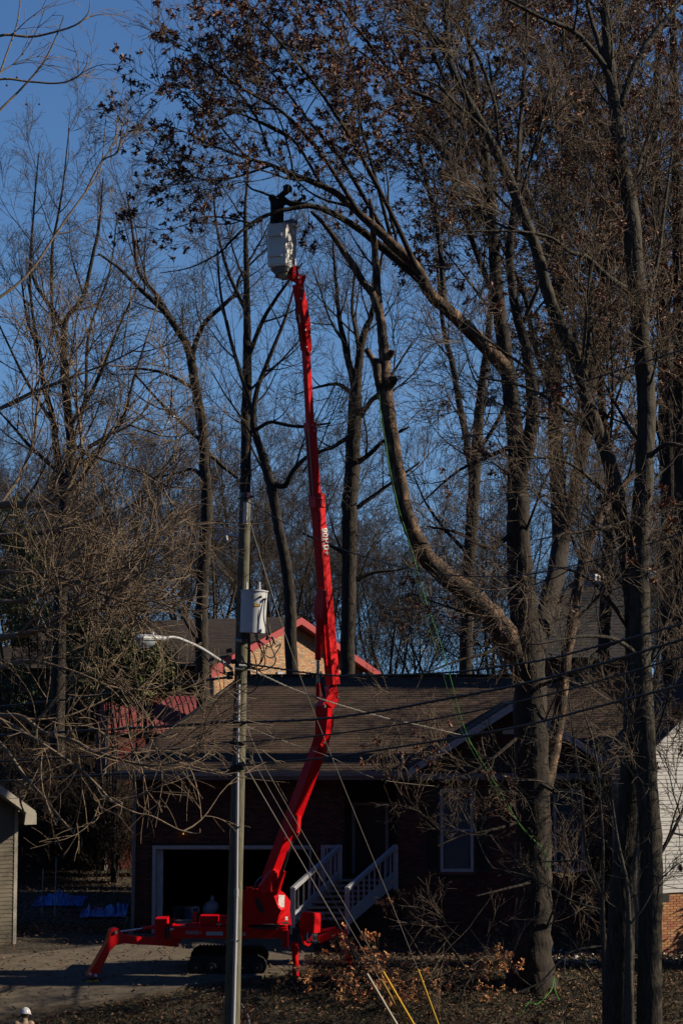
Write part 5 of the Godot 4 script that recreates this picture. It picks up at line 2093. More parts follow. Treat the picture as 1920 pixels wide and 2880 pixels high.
func wires() -> void:
	var G := "cables strung from the utility pole"
	cable("cable", [[664, 1862, 35.8], [780, 1880, 35], [900, 1897, 34.2], [1000, 1901, 33.4], [1220, 1894, 32], [1354, 1882, 31], [1532, 1855, 29.6], [1666, 1821, 28.5], [1791, 1790, 27.5], [1960, 1742, 26]], 0.015, M.black, "black twisted cable running right along the brick house ridge", G, 0.006)
	cable("cable", [[660, 2032, 35.8], [890, 2023, 34.2], [1080, 1998, 33], [1220, 1972, 32], [1443, 1929, 30.3], [1666, 1873, 28.5], [1960, 1786, 26]], 0.020, M.black, "thick black lashed cable crossing the boom at its knuckle bracket", G, 0.006)
	cable("cable", [[660, 2088, 35.8], [890, 2070, 34.2], [1220, 2022, 32], [1488, 1966, 30], [1666, 1920, 28.5], [1960, 1834, 26]], 0.013, M.black, "slim black cable crossing the boom below its knuckle", G)
	cable("cable", [[665, 2153, 35.8], [900, 2133, 34.2], [1220, 2085, 32], [1465, 2042, 30.2], [1666, 1991, 28.5], [1960, 1916, 26]], 0.018, M.black, "lowest black cable running right, just above the house gutter", G)
	cable("cable", [[690, 1408, 35.9], [900, 1520, 34.4], [1150, 1600, 32.5], [1400, 1622, 30.5], [1626, 1587, 28.6], [1960, 1486, 26]], 0.009, M.black, "thin primary wire sagging from the pole top through the bare trees", G)
	cable("cable", [[1500, 1110, 30], [1643, 1072, 29], [1780, 1028, 28], [1960, 970, 26.5]], 0.012, M.black, "black wire high among the tall right trunks", G)
	cable("cable", [[648, 1904, 36], [446, 1930, 38], [339, 1946, 39], [180, 1968, 40.5], [-40, 1992, 42]], 0.022, M.black, "black cable leaving the pole leftwards just below the street lamp arm", G)
	cable("cable", [[648, 2029, 36], [480, 2042, 37.5], [312, 2051, 39], [-40, 2071, 42]], 0.026, M.black, "thick black cable passing in front of the red shed", G)
	cable("cable", [[648, 2087, 36], [400, 2118, 38.2], [200, 2130, 40], [-40, 2144, 42]], 0.016, M.black, "slim black cable passing below the red shed roof", G)
	cable("cable", [[648, 2163, 36], [480, 2172, 37.5], [312, 2178, 39], [-40, 2202, 42]], 0.022, M.black, "black cable leaving the pole leftwards along the house gutter", G)
	cable("service_drop", [[690, 1880, 35.8], [745, 1902, 37.5], [830, 1940, 41], [940, 1978, 45.5], [1080, 2018, 50], [1180, 2040, 53.5], [1330, 2075, 57]], 0.014, M.pale_wire, "pale grey service drop slanting from the pole to the house gable", "", 0.006)
	cable("service_drop", [[686, 2040, 35.8], [800, 2085, 40], [930, 2130, 46], [1060, 2190, 51], [1230, 2212, 56], [1330, 2222, 57.8]], 0.006, M.pale_wire, "hair-thin grey line from the pole down to the front window", "")
	# guy wires and their guards
	var GY := "guy wires anchored beside the lawn"
	var guys := [[690, 2150, 705, 2180, 1002, 2689, 1140, 2925, 0.013, "thick pale guy wire nearest the pole foot", 1],
		[684, 2068, 734, 2180, 1024, 2680, 1165, 2925, 0.007, "thin guy wire second from the pole ending in an ochre guard", 0],
		[690, 2030, 758, 2180, 1040, 2667, 1188, 2925, 0.007, "thin guy wire third from the pole ending in a yellow guard", 0],
		[694, 1440, 843, 1900, 1130, 2615, 1250, 2925, 0.007, "steep guy wire from the pole top crossing the boom", 0]]
	for e in guys:
		cable("guy_wire", [[e[0], e[1], 35.8], [e[2], e[3], 36.1], [e[4], e[5], 39.0], [e[6], e[7], 40.2]], e[8], M.pale_wire, e[9], GY)
	var gd := [[1031, 2738, 1126, 2900, M.pale_guard, "pale grey plastic guard on the guy wire nearest the pole"], [1072, 2756, 1156, 2906, M.ochre, "weathered ochre plastic guard between the pale and the bright yellow one"],
		[1076, 2732, 1182, 2915, M.yellow, "bright yellow plastic guard in the middle of the row"], [1174, 2725, 1240, 2905, M.yellow_thin, "slim yellow guard on the steep guy wire, set apart from the others"]]
	for e in gd:
		var a := at(e[0], e[1], 39.2)
		var b := at(e[2], e[3], 39.9)
		var g := Geo.new()
		var r := 0.026 if e[4] != M.yellow_thin else 0.020
		g.tube(PackedVector3Array([a, a.lerp(b, 0.02), a.lerp(b, 0.5), b]), PackedFloat32Array([r * 0.5, r, r, r * 1.1]), 10)
		var o := thing("guy_guard", e[5], "guy guard", b, "guards on the guy wires")
		part(o, "sleeve", g, e[4])
		for k in 5:
			var s := Geo.new()
			var p := a.lerp(b, 0.1 + 0.18 * k)
			s.rod(p, p + (b - a).normalized() * 0.012, r * 1.12, r * 1.12, 10)
			part(o, "seam", s, e[4])
	# loops of service cable between transformer and pole
	var loops := [[[716, 1682], [712, 1740], [722, 1800], [745, 1850], [735, 1880], [690, 1878]], [[736, 1678], [726, 1730], [722, 1780], [735, 1830], [728, 1870], [688, 1882]], [[745, 1686], [742, 1740], [760, 1810], [775, 1860], [740, 1885], [686, 1874]],
		[[722, 1778], [728, 1800], [760, 1820], [768, 1800], [752, 1790]], [[700, 1870], [742, 1900], [720, 1935], [698, 1950], [668, 1935]], [[690, 1810], [730, 1806], [742, 1830], [730, 1868], [692, 1870]], [[655, 1905], [630, 1895], [600, 1880], [588, 1860], [560, 1830]],
		[[690, 1820], [715, 1842], [722, 1900], [705, 1920], [678, 1925]], [[752, 1812], [746, 1840], [765, 1850], [780, 1830], [790, 1812], [775, 1820]]]
	for e in loops:
		var pts := []
		for k in e.size():
			pts.append([e[k][0], e[k][1], 35.72 - 0.05 * sin(k * 1.3)])
		cable("service_loop", pts, 0.011, M.black, "loose black service cable looped between the transformer and the pole", "service cables looped at the pole")
	for e in [[722, 1756, 728, 1782], [755, 1758, 760, 1786], [749, 1800, 756, 1780], [766, 1790, 774, 1812]]:
		var g := Geo.new()
		g.rod(at(e[0], e[1], 35.7), at(e[2], e[3], 35.7), 0.022, 0.019, 8)
		single("cable_splice", g, M.black, "black sleeve splice on the service cables beside the transformer", "cable splice", "splices on the service cables")
	# green rope in the half-stripped limb
	cable("rope", [[1066, 1100, 48.8], [1070, 1176, 48.7], [1083, 1240, 48.7], [1091, 1300, 48.7], [1104, 1359, 48.75], [1125, 1444, 48.8], [1147, 1512, 48.8], [1164, 1572, 48.9], [1189, 1661, 49], [1206, 1716, 49], [1240, 1814, 49.1], [1263, 1895, 49.2], [1310, 2060, 49.6], [1378, 2180, 50], [1425, 2260, 50.1], [1470, 2332, 50.2], [1524, 2385, 50.3], [1537, 2417, 50.3], [1541, 2445, 50.35]], 0.008, M.rope, "bright green climbing rope hanging from the stripped limb to the oak trunk")
	cable("rope", [[1070, 1150, 48.75], [1094, 1300, 48.65], [1112, 1400, 48.7], [1132, 1508, 48.8], [1155, 1589, 48.9], [1185, 1691, 49], [1240, 1878, 49.2], [1290, 2040, 49.6], [1372, 2190, 50], [1440, 2290, 50.1], [1500, 2362, 50.25], [1530, 2400, 50.3]], 0.006, M.rope_dark, "thinner darker green rope hanging beside the bright one")
	cable("rope", [[1430, 2876, 48.6], [1452, 2851, 49.0], [1470, 2850, 49.0], [1472, 2841, 49.2], [1488, 2818, 49.4], [1510, 2824, 49.4], [1550, 2783, 50], [1556, 2750, 50.4], [1562, 2790, 49.9], [1573, 2816, 49.4]], 0.008, M.rope, "green rope tail lying looped on the leaves at the oak foot")


# ---------------------------------------------------------------- the trees of the picture

func oak() -> void:
	var foot := at(1495, 2795, 51)
	foot.y = ground_y(foot.x, 51)
	var root := thing("oak_tree", "big half-stripped oak holding brown leaves, its trunk left of the tall grey trunks", "tree", foot)
	var T := new_tree(root, M.oak_bark, "fine", 0.07, 0.15)
	T.many = 1.25
	# pruned clear round the bucket
	T.clear_r = 0.2
	T.leaf_min = at(960, 770, 49).y
	T.clear = [at(790, 560, 49.4), at(795, 545, 48.6), at(790, 590, 47.8), at(800, 545, 47.2), at(790, 660, 49), at(800, 690, 48.2)]
	T.leafy = 0.0
	limb(T, "trunk", [[1490, 2830, 51, 190], [1492, 2790, 51, 150], [1494, 2735, 51, 122], [1497, 2600, 51, 106], [1498, 2400, 51, 98], [1494, 2150, 51, 94], [1490, 1950, 51, 90], [1480, 1800, 51, 86], [1466, 1650, 51, 74], [1456, 1480, 51, 64], [1454, 1350, 51, 60], [1446, 1200, 51, 48], [1428, 1050, 51, 43], [1410, 930, 51, 40], [1395, 800, 51, 37], [1385, 650, 51, 31], [1370, 500, 50.6, 26], [1345, 300, 50, 20], [1315, 100, 49.5, 15], [1295, -100, 49, 10]], 1.0, Vector2(1.0, 2.4), 0.12, 18)
	limb(T, "limb", [[1456, 1330, 51, 50], [1488, 1240, 50.7, 42], [1498, 1130, 50.5, 36], [1482, 1000, 50.3, 30], [1445, 850, 50, 27], [1432, 700, 50, 23], [1450, 550, 50, 18], [1462, 350, 50, 14], [1478, 120, 50, 9], [1480, -80, 50, 5]], 0.9, Vector2(1.4, 2.8), 0.2, 12)
	limb(T, "limb", [[1525, 2230, 51, 50], [1548, 2140, 51.3, 40], [1572, 2010, 51.5, 36], [1588, 1880, 51.6, 32], [1606, 1760, 51.7, 30], [1624, 1650, 51.8, 31], [1648, 1545, 51.9, 32], [1680, 1460, 52, 30], [1730, 1390, 52.3, 22], [1790, 1320, 52.6, 14]], 0.8, Vector2(1.2, 2.4), 0.3, 12, M.stripped)
	# the stripped limb that the rope hangs from, with its sawn stubs
	limb(T, "stripped_limb", [[1478, 1880, 51, 84], [1425, 1795, 50.8, 74], [1370, 1722, 50.4, 68], [1310, 1662, 50, 60], [1250, 1618, 49.7, 56], [1190, 1555, 49.5, 50], [1150, 1470, 49.3, 44], [1125, 1370, 49.2, 44], [1105, 1250, 49.1, 42], [1090, 1150, 49, 41], [1082, 1080, 49, 38], [1080, 1000, 49, 32], [1072, 920, 49, 27], [1062, 840, 49, 24], [1055, 720, 49, 20], [1048, 640, 49, 15], [1040, 560, 49, 9]], 0.35, Vector2(0.9, 2.0), 0.35, 16, M.stripped)
	for e in [[[1076, 1125, 49, 26], [1064, 1070, 48.9, 25], [1056, 1010, 48.85, 24]], [[1056, 1030, 48.85, 18], [1044, 1005, 48.8, 17], [1030, 982, 48.75, 17]], [[1085, 1095, 49, 26], [1098, 1078, 48.8, 28], [1104, 1070, 48.7, 30]], [[1084, 1010, 49, 24], [1098, 995, 48.8, 20], [1104, 985, 48.75, 18]]]:
		limb(T, "stub", e, 0.0, Vector2.ONE, 0.0, 10, M.stripped)
	# leaf-bearing limbs fanning to the upper left
	T.leafy = 0.55
	limb(T, "limb", [[1425, 1040, 51, 46], [1300, 911, 50, 39], [1211, 826, 49.3, 34], [1171, 754, 49, 32], [1104, 687, 48.7, 29], [1037, 625, 48.6, 25], [950, 548, 48.5, 20], [886, 515, 48.5, 17], [814, 487, 48.5, 14], [756, 462, 48.4, 11], [690, 443, 48.2, 9], [600, 410, 48, 6], [530, 375, 47.8, 4], [460, 350, 47.6, 2.5]], 1.1, Vector2(1.1, 2.4), 0.28, 12, M.stripped)
	T.leafy = 0.35
	limb(T, "limb", [[1185, 790, 49, 28], [1080, 700, 49.3, 24], [1007, 643, 49.4, 21], [940, 602, 49.2, 18], [880, 581, 49, 16], [829, 585, 48.9, 13], [760, 602, 48.8, 11], [701, 632, 48.7, 9], [650, 678, 48.6, 7], [615, 712, 48.5, 5.5], [536, 752, 48.4, 4], [450, 768, 48.3, 2.5]], 0.9, Vector2(0.5, 1.0), 0.62, 10)
	limb(T, "limb", [[940, 600, 49.2, 13], [880, 578, 49.2, 11], [829, 570, 49.2, 10], [777, 558, 49, 8], [740, 542, 48.9, 7], [706, 530, 48.8, 6], [686, 505, 48.7, 4]], 0.8, Vector2(0.4, 0.8), 0.7, 8)
	T.leafy = 0.07
	T.leaf_min = -100.0
	limb(T, "limb", [[1066, 885, 49, 24], [1048, 829, 48.9, 22], [1020, 793, 48.8, 21], [992, 745, 48.7, 20], [969, 712, 48.6, 19], [943, 673, 48.5, 16], [913, 633, 48.4, 13], [874, 594, 48.3, 8]], 0.6, Vector2(0.5, 1.1), 0.2, 10, M.stripped)
	T.leafy = 0.75
	var fan := [
		[[1010, 600, 48.5, 14], [900, 430, 47.6, 11], [800, 320, 47, 9], [700, 259, 46.6, 7], [580, 200, 46.2, 5], [440, 125, 46, 3]],
		[[1171, 754, 48.8, 17], [1080, 560, 47.8, 13], [980, 380, 47, 11], [880, 230, 46.5, 9], [780, 110, 46, 7], [690, 10, 45.8, 4]],
		[[1388, 660, 51, 20], [1290, 480, 50.2, 15], [1180, 330, 49.3, 12], [1080, 180, 48.6, 10], [980, 50, 48, 7], [900, -60, 47.6, 4]],
		[[1372, 510, 50.6, 18], [1300, 330, 51.5, 13], [1220, 160, 52, 10], [1150, 0, 52.4, 7], [1110, -90, 52.6, 4]],
		[[760, 466, 48.4, 8], [640, 500, 48, 6], [535, 505, 47.8, 5], [425, 487, 47.6, 3]],
		[[706, 628, 48.7, 7], [610, 612, 48.4, 5], [530, 610, 48.2, 4], [470, 630, 48, 2.5]],
		[[690, 443, 48.2, 7], [560, 330, 47.6, 5], [470, 270, 47.3, 3.5], [410, 240, 47, 2.5]],
		[[1100, 690, 48.7, 15], [960, 450, 50, 11], [860, 330, 50.6, 8], [760, 200, 51, 6], [620, 110, 51.2, 4], [560, 70, 51.2, 3]],
		[[1250, 870, 49.6, 18], [1230, 640, 50.4, 14], [1180, 430, 51, 11], [1150, 250, 51.5, 8], [1060, 60, 52, 5]],
		[[1400, 860, 51, 20], [1320, 660, 52, 15], [1260, 470, 52.6, 12], [1190, 280, 53, 9], [1130, 80, 53.4, 6]],
		[[760, 440, 48.4, 7], [720, 330, 48.6, 6], [640, 240, 48.8, 5], [570, 170, 49, 3.5], [520, 130, 49, 2.5]],
		[[1330, 560, 50.5, 14], [1240, 420, 50, 11], [1120, 330, 49.6, 8], [1000, 280, 49.4, 5], [900, 250, 49.2, 3]],
		[[1345, 330, 50, 14], [1400, 200, 50.5, 10], [1440, 80, 51, 7], [1470, -60, 51.2, 4]],
		[[1360, 420, 50.3, 13], [1250, 300, 49.6, 10], [1130, 240, 49.2, 7], [1020, 150, 49, 5], [950, 120, 49, 3]],
		[[1330, 230, 49.8, 11], [1240, 120, 49.4, 8], [1180, 40, 49.2, 5], [1140, -60, 49, 3]],
		[[1104, 690, 48.8, 12], [1050, 480, 48.4, 9], [1010, 330, 48.2, 7], [1000, 200, 48, 5], [960, 60, 48, 3]],
		[[900, 515, 48.5, 10], [820, 390, 48.2, 8], [700, 330, 48, 6], [600, 300, 47.8, 4.5], [470, 215, 47.6, 3]],
	]
	for k in fan.size():
		for p in fan[k]:
			if p[0] < 700:
				p[0] = 700 - (700 - p[0]) * 0.74
		limb(T, "limb", fan[k], 1.35 if not k in [4, 5] else 2.6, Vector2(0.5, 1.1), 0.12, 8, null, 1)
		limb(T, "shoot", fan[k].slice(1), 0.35, Vector2(0.7, 1.3), 0.05, 6)
	# right-hand leaders with leaves behind the grey trunks
	T.leafy = 1.0
	var more := [
		[[1500, 1820, 51.4, 66], [1545, 1690, 53, 56], [1572, 1560, 54.5, 52], [1570, 1400, 55.2, 46], [1560, 1200, 55.5, 42], [1560, 1000, 55.5, 38], [1568, 800, 55.5, 35], [1578, 620, 55.5, 31], [1590, 470, 55.3, 27], [1608, 390, 55, 21], [1640, 320, 54.6, 18], [1670, 250, 54.2, 14], [1690, 130, 54, 9], [1700, -40, 54, 5]],
		[[1590, 480, 55.3, 16], [1600, 330, 55.4, 13], [1588, 180, 55.5, 10], [1560, 20, 55.5, 7], [1550, -80, 55.5, 4]],
		[[1572, 1560, 54.5, 42], [1612, 1400, 55, 38], [1640, 1240, 55.4, 37], [1662, 1060, 55.8, 34], [1690, 900, 56, 32], [1706, 760, 56, 28], [1722, 560, 56, 23], [1730, 350, 56, 17], [1745, 120, 56, 11], [1750, -60, 56, 7]],
		[[1560, 1130, 55.5, 20], [1500, 960, 54.8, 16], [1470, 820, 54.4, 13], [1380, 640, 54, 9], [1300, 540, 53.6, 5]],
		[[1570, 760, 55.5, 20], [1500, 600, 55, 15], [1460, 480, 54.6, 12], [1400, 320, 54.2, 9], [1370, 150, 54, 6]],
		[[1580, 620, 55.5, 16], [1650, 560, 56, 12], [1700, 480, 56.4, 9], [1760, 420, 56.7, 6]]]
	for k in more.size():
		limb(T, "limb", more[k], 1.3, Vector2(1.3, 2.8), 0.25, 12 if k in [0, 2] else 8)
	# leafless lower twigs round the trunk
	T.leafy = 0.07
	T.leaf_min = -100.0
	for e in [[[1500, 2300, 50.9, 12], [1400, 2330, 50.3, 9], [1300, 2350, 49.8, 6], [1230, 2380, 49.4, 3]], [[1480, 2050, 50.8, 12], [1400, 2120, 50.2, 9], [1330, 2170, 49.8, 6], [1240, 2200, 49.4, 3]], [[1475, 1750, 51, 14], [1380, 1830, 50.4, 10], [1280, 1860, 50, 6], [1180, 1900, 49.6, 3]],
		[[1510, 1930, 50.7, 13], [1620, 1890, 50.2, 10], [1680, 1830, 49.8, 8], [1760, 1800, 49.5, 4]], [[1500, 2480, 50.6, 10], [1420, 2500, 50, 7], [1340, 2520, 49.6, 4]], [[1510, 2200, 50.7, 12], [1600, 2250, 50.3, 8], [1700, 2280, 50, 4]],
		[[1455, 1480, 51, 18], [1380, 1540, 50.6, 13], [1290, 1500, 50.3, 9], [1200, 1480, 50, 5]], [[1450, 1250, 51, 16], [1360, 1290, 50.8, 11], [1280, 1330, 50.6, 8], [1180, 1420, 50.4, 4]]]:
		limb(T, "limb", e, 0.85, Vector2(0.9, 2.0), 0.12, 7)
	finish(T, null, M.twig)

func grey_trees() -> void:
	var f1 := at(1826, 2900, 43)
	f1.y = ground_y(f1.x, 43)
	var a := thing("maple_tree", "tall straight grey-barked tree, the thickest trunk near the white siding", "tree", f1)
	var T := new_tree(a, M.grey_bark, "fine", 0.09, 0.12)
	T.leafy = 0.02
	T.many = 1.55
	limb(T, "trunk", [[1825, 3130, 43, 92], [1825, 3000, 43, 74], [1826, 2700, 43, 66], [1828, 2400, 43, 62], [1813, 2100, 43, 59], [1800, 1800, 43, 57], [1796, 1600, 43, 56], [1806, 1400, 43, 54], [1815, 1200, 43, 52], [1810, 1050, 43, 52], [1790, 800, 43, 52], [1770, 600, 43, 49], [1750, 480, 43, 44], [1732, 330, 43, 38], [1713, 180, 43, 30], [1700, 50, 43, 26], [1692, -90, 43, 22]], 0.9, Vector2(1.0, 2.4), 0.12, 18)
	for e in [[[1744, 295, 43, 22], [1795, 160, 43.3, 18], [1850, 80, 43.6, 16], [1915, 0, 44, 12], [1960, -70, 44, 9]], [[1728, 265, 43, 22], [1693, 179, 42.8, 18], [1613, 89, 42.4, 15], [1532, 54, 42, 13], [1452, 13, 41.7, 10], [1370, -30, 41.5, 6]], [[1705, 190, 43, 18], [1680, 115, 43.3, 15], [1655, 30, 43.5, 13], [1640, -60, 43.6, 10]],
		[[1788, 830, 43, 22], [1711, 781, 42.6, 17], [1649, 723, 42.3, 14], [1600, 708, 42, 12], [1550, 670, 41.8, 10], [1470, 652, 41.5, 8], [1349, 650, 41.2, 6], [1220, 655, 41, 3]], [[1812, 900, 43, 16], [1850, 720, 43.4, 12], [1870, 560, 43.7, 10], [1890, 420, 44, 6]], [[1812, 1300, 43, 16], [1870, 1250, 42.6, 12], [1935, 1260, 42.3, 8]],
		[[1770, 600, 43, 15], [1800, 450, 43.5, 12], [1840, 330, 44, 9], [1850, 200, 44.2, 6]], [[1800, 1850, 43, 16], [1730, 1800, 42.4, 12], [1640, 1790, 42, 9], [1520, 1810, 41.6, 5]], [[1806, 1450, 43, 15], [1720, 1480, 42.5, 10], [1600, 1500, 42, 6], [1500, 1520, 41.8, 3]]]:
		limb(T, "limb", e, 0.9, Vector2(0.9, 2.1), 0.15, 10)
	finish(T, null, M.twig)
	var f2 := at(1742, 2900, 43.6)
	f2.y = ground_y(f2.x, 43.6)
	var b := thing("maple_tree", "tall grey-barked tree whose trunk leans away across the oak to the top edge", "tree", f2)
	T = new_tree(b, M.grey_bark, "fine", 0.09, 0.12)
	T.leafy = 0.02
	T.many = 1.55
	limb(T, "trunk", [[1740, 3130, 43.6, 110], [1742, 3000, 43.6, 92], [1742, 2700, 43.6, 80], [1756, 2400, 43.6, 66], [1775, 2100, 43.6, 52], [1778, 1800, 43.5, 46], [1768, 1620, 43.4, 43], [1738, 1416, 43.2, 41], [1702, 1270, 43, 39], [1660, 1153, 42.8, 37], [1609, 990, 42.6, 35], [1560, 880, 42.4, 34], [1530, 790, 42.2, 33], [1500, 680, 42, 32], [1443, 536, 41.8, 30], [1399, 438, 41.6, 27], [1349, 339, 41.4, 24], [1305, 263, 41.2, 22], [1269, 188, 41, 20], [1257, 100, 41, 17], [1247, 0, 41, 15], [1240, -90, 41, 12]], 0.9, Vector2(0.9, 2.2), 0.2, 16)
	for e in [[[1268, 182, 41, 13], [1220, 107, 40.8, 10], [1170, 30, 40.6, 8], [1130, -40, 40.5, 5]], [[1406, 452, 41.6, 13], [1394, 313, 41.7, 11], [1372, 232, 41.8, 10], [1336, 147, 41.9, 9], [1290, 75, 42, 7], [1260, 0, 42, 4]], [[1450, 545, 41.8, 12], [1457, 446, 42.2, 10], [1461, 357, 42.5, 8], [1480, 220, 43, 5]], [[1365, 370, 41.4, 12], [1290, 300, 41, 9], [1220, 235, 40.6, 6], [1140, 220, 40.3, 4]],
		[[1640, 1090, 42.7, 16], [1655, 900, 43, 13], [1660, 740, 43.4, 10], [1690, 560, 43.8, 6]], [[1690, 1240, 43, 16], [1600, 1160, 42.6, 12], [1480, 1090, 42.2, 9], [1340, 1060, 41.8, 5]], [[1740, 1430, 43.2, 15], [1640, 1330, 42.7, 11], [1560, 1290, 42.3, 8], [1440, 1290, 42, 4]], [[1775, 1780, 43.5, 14], [1690, 1660, 43, 11], [1620, 1610, 42.6, 8], [1540, 1590, 42.3, 4]]]:
		limb(T, "limb", e, 0.9, Vector2(0.8, 2.0), 0.15, 9)
	finish(T, null, M.twig)
	var spec := [[1888, 62, "dark broad trunk at the very edge of the frame behind the grey trees", [[1890, 2750, 62, 60], [1886, 2100, 62, 54], [1882, 1700, 62, 52], [1878, 1300, 62, 50], [1868, 950, 62, 46], [1852, 650, 62, 38], [1835, 400, 62, 30], [1850, 150, 62, 20], [1860, -60, 62, 12]]],
		[1930, 58, "second trunk at the frame edge, half cut off, with pale lit side", [[1925, 2750, 58, 56], [1922, 2000, 58, 50], [1915, 1500, 58, 46], [1912, 1000, 58, 42], [1905, 600, 58, 34], [1895, 250, 58, 24], [1890, -60, 58, 14]]],
		[1690, 66, "mid-distance forked trunk seen between the oak leaders and the grey trees", [[1700, 2600, 66, 42], [1695, 1900, 66, 36], [1715, 1400, 66, 32], [1700, 1250, 66, 28], [1685, 1000, 66, 22], [1690, 750, 66, 17], [1670, 450, 66, 11], [1660, 200, 66, 6]]]]
	for s in spec:
		var f := at(s[0], 2600, s[1])
		f.y = ground_y(f.x, s[1])
		var o := thing("bare_tree", s[2], "tree", f)
		T = new_tree(o, M.dark_bark, "fine", 0.1, 0.13)
		T.leafy = 0.12
		limb(T, "trunk", s[3], 0.9, Vector2(1.5, 3.4), 0.3, 12)
		limb(T, "limb", [[s[3][4][0], s[3][4][1], s[1], 20], [s[3][4][0] + 60, s[3][4][1] - 170, s[1] + 1, 15], [s[3][4][0] + 80, s[3][4][1] - 420, s[1] + 2, 10], [s[3][4][0] + 60, s[3][4][1] - 700, s[1] + 2, 5]], 1.1, Vector2(1.2, 2.6), 0.1, 8)
		limb(T, "limb", [[s[3][3][0], s[3][3][1], s[1], 18], [s[3][3][0] - 60, s[3][3][1] - 200, s[1] - 1, 13], [s[3][3][0] - 110, s[3][3][1] - 480, s[1] - 2, 8], [s[3][3][0] - 120, s[3][3][1] - 700, s[1] - 2, 4]], 1.1, Vector2(1.2, 2.6), 0.1, 8)
		finish(T)

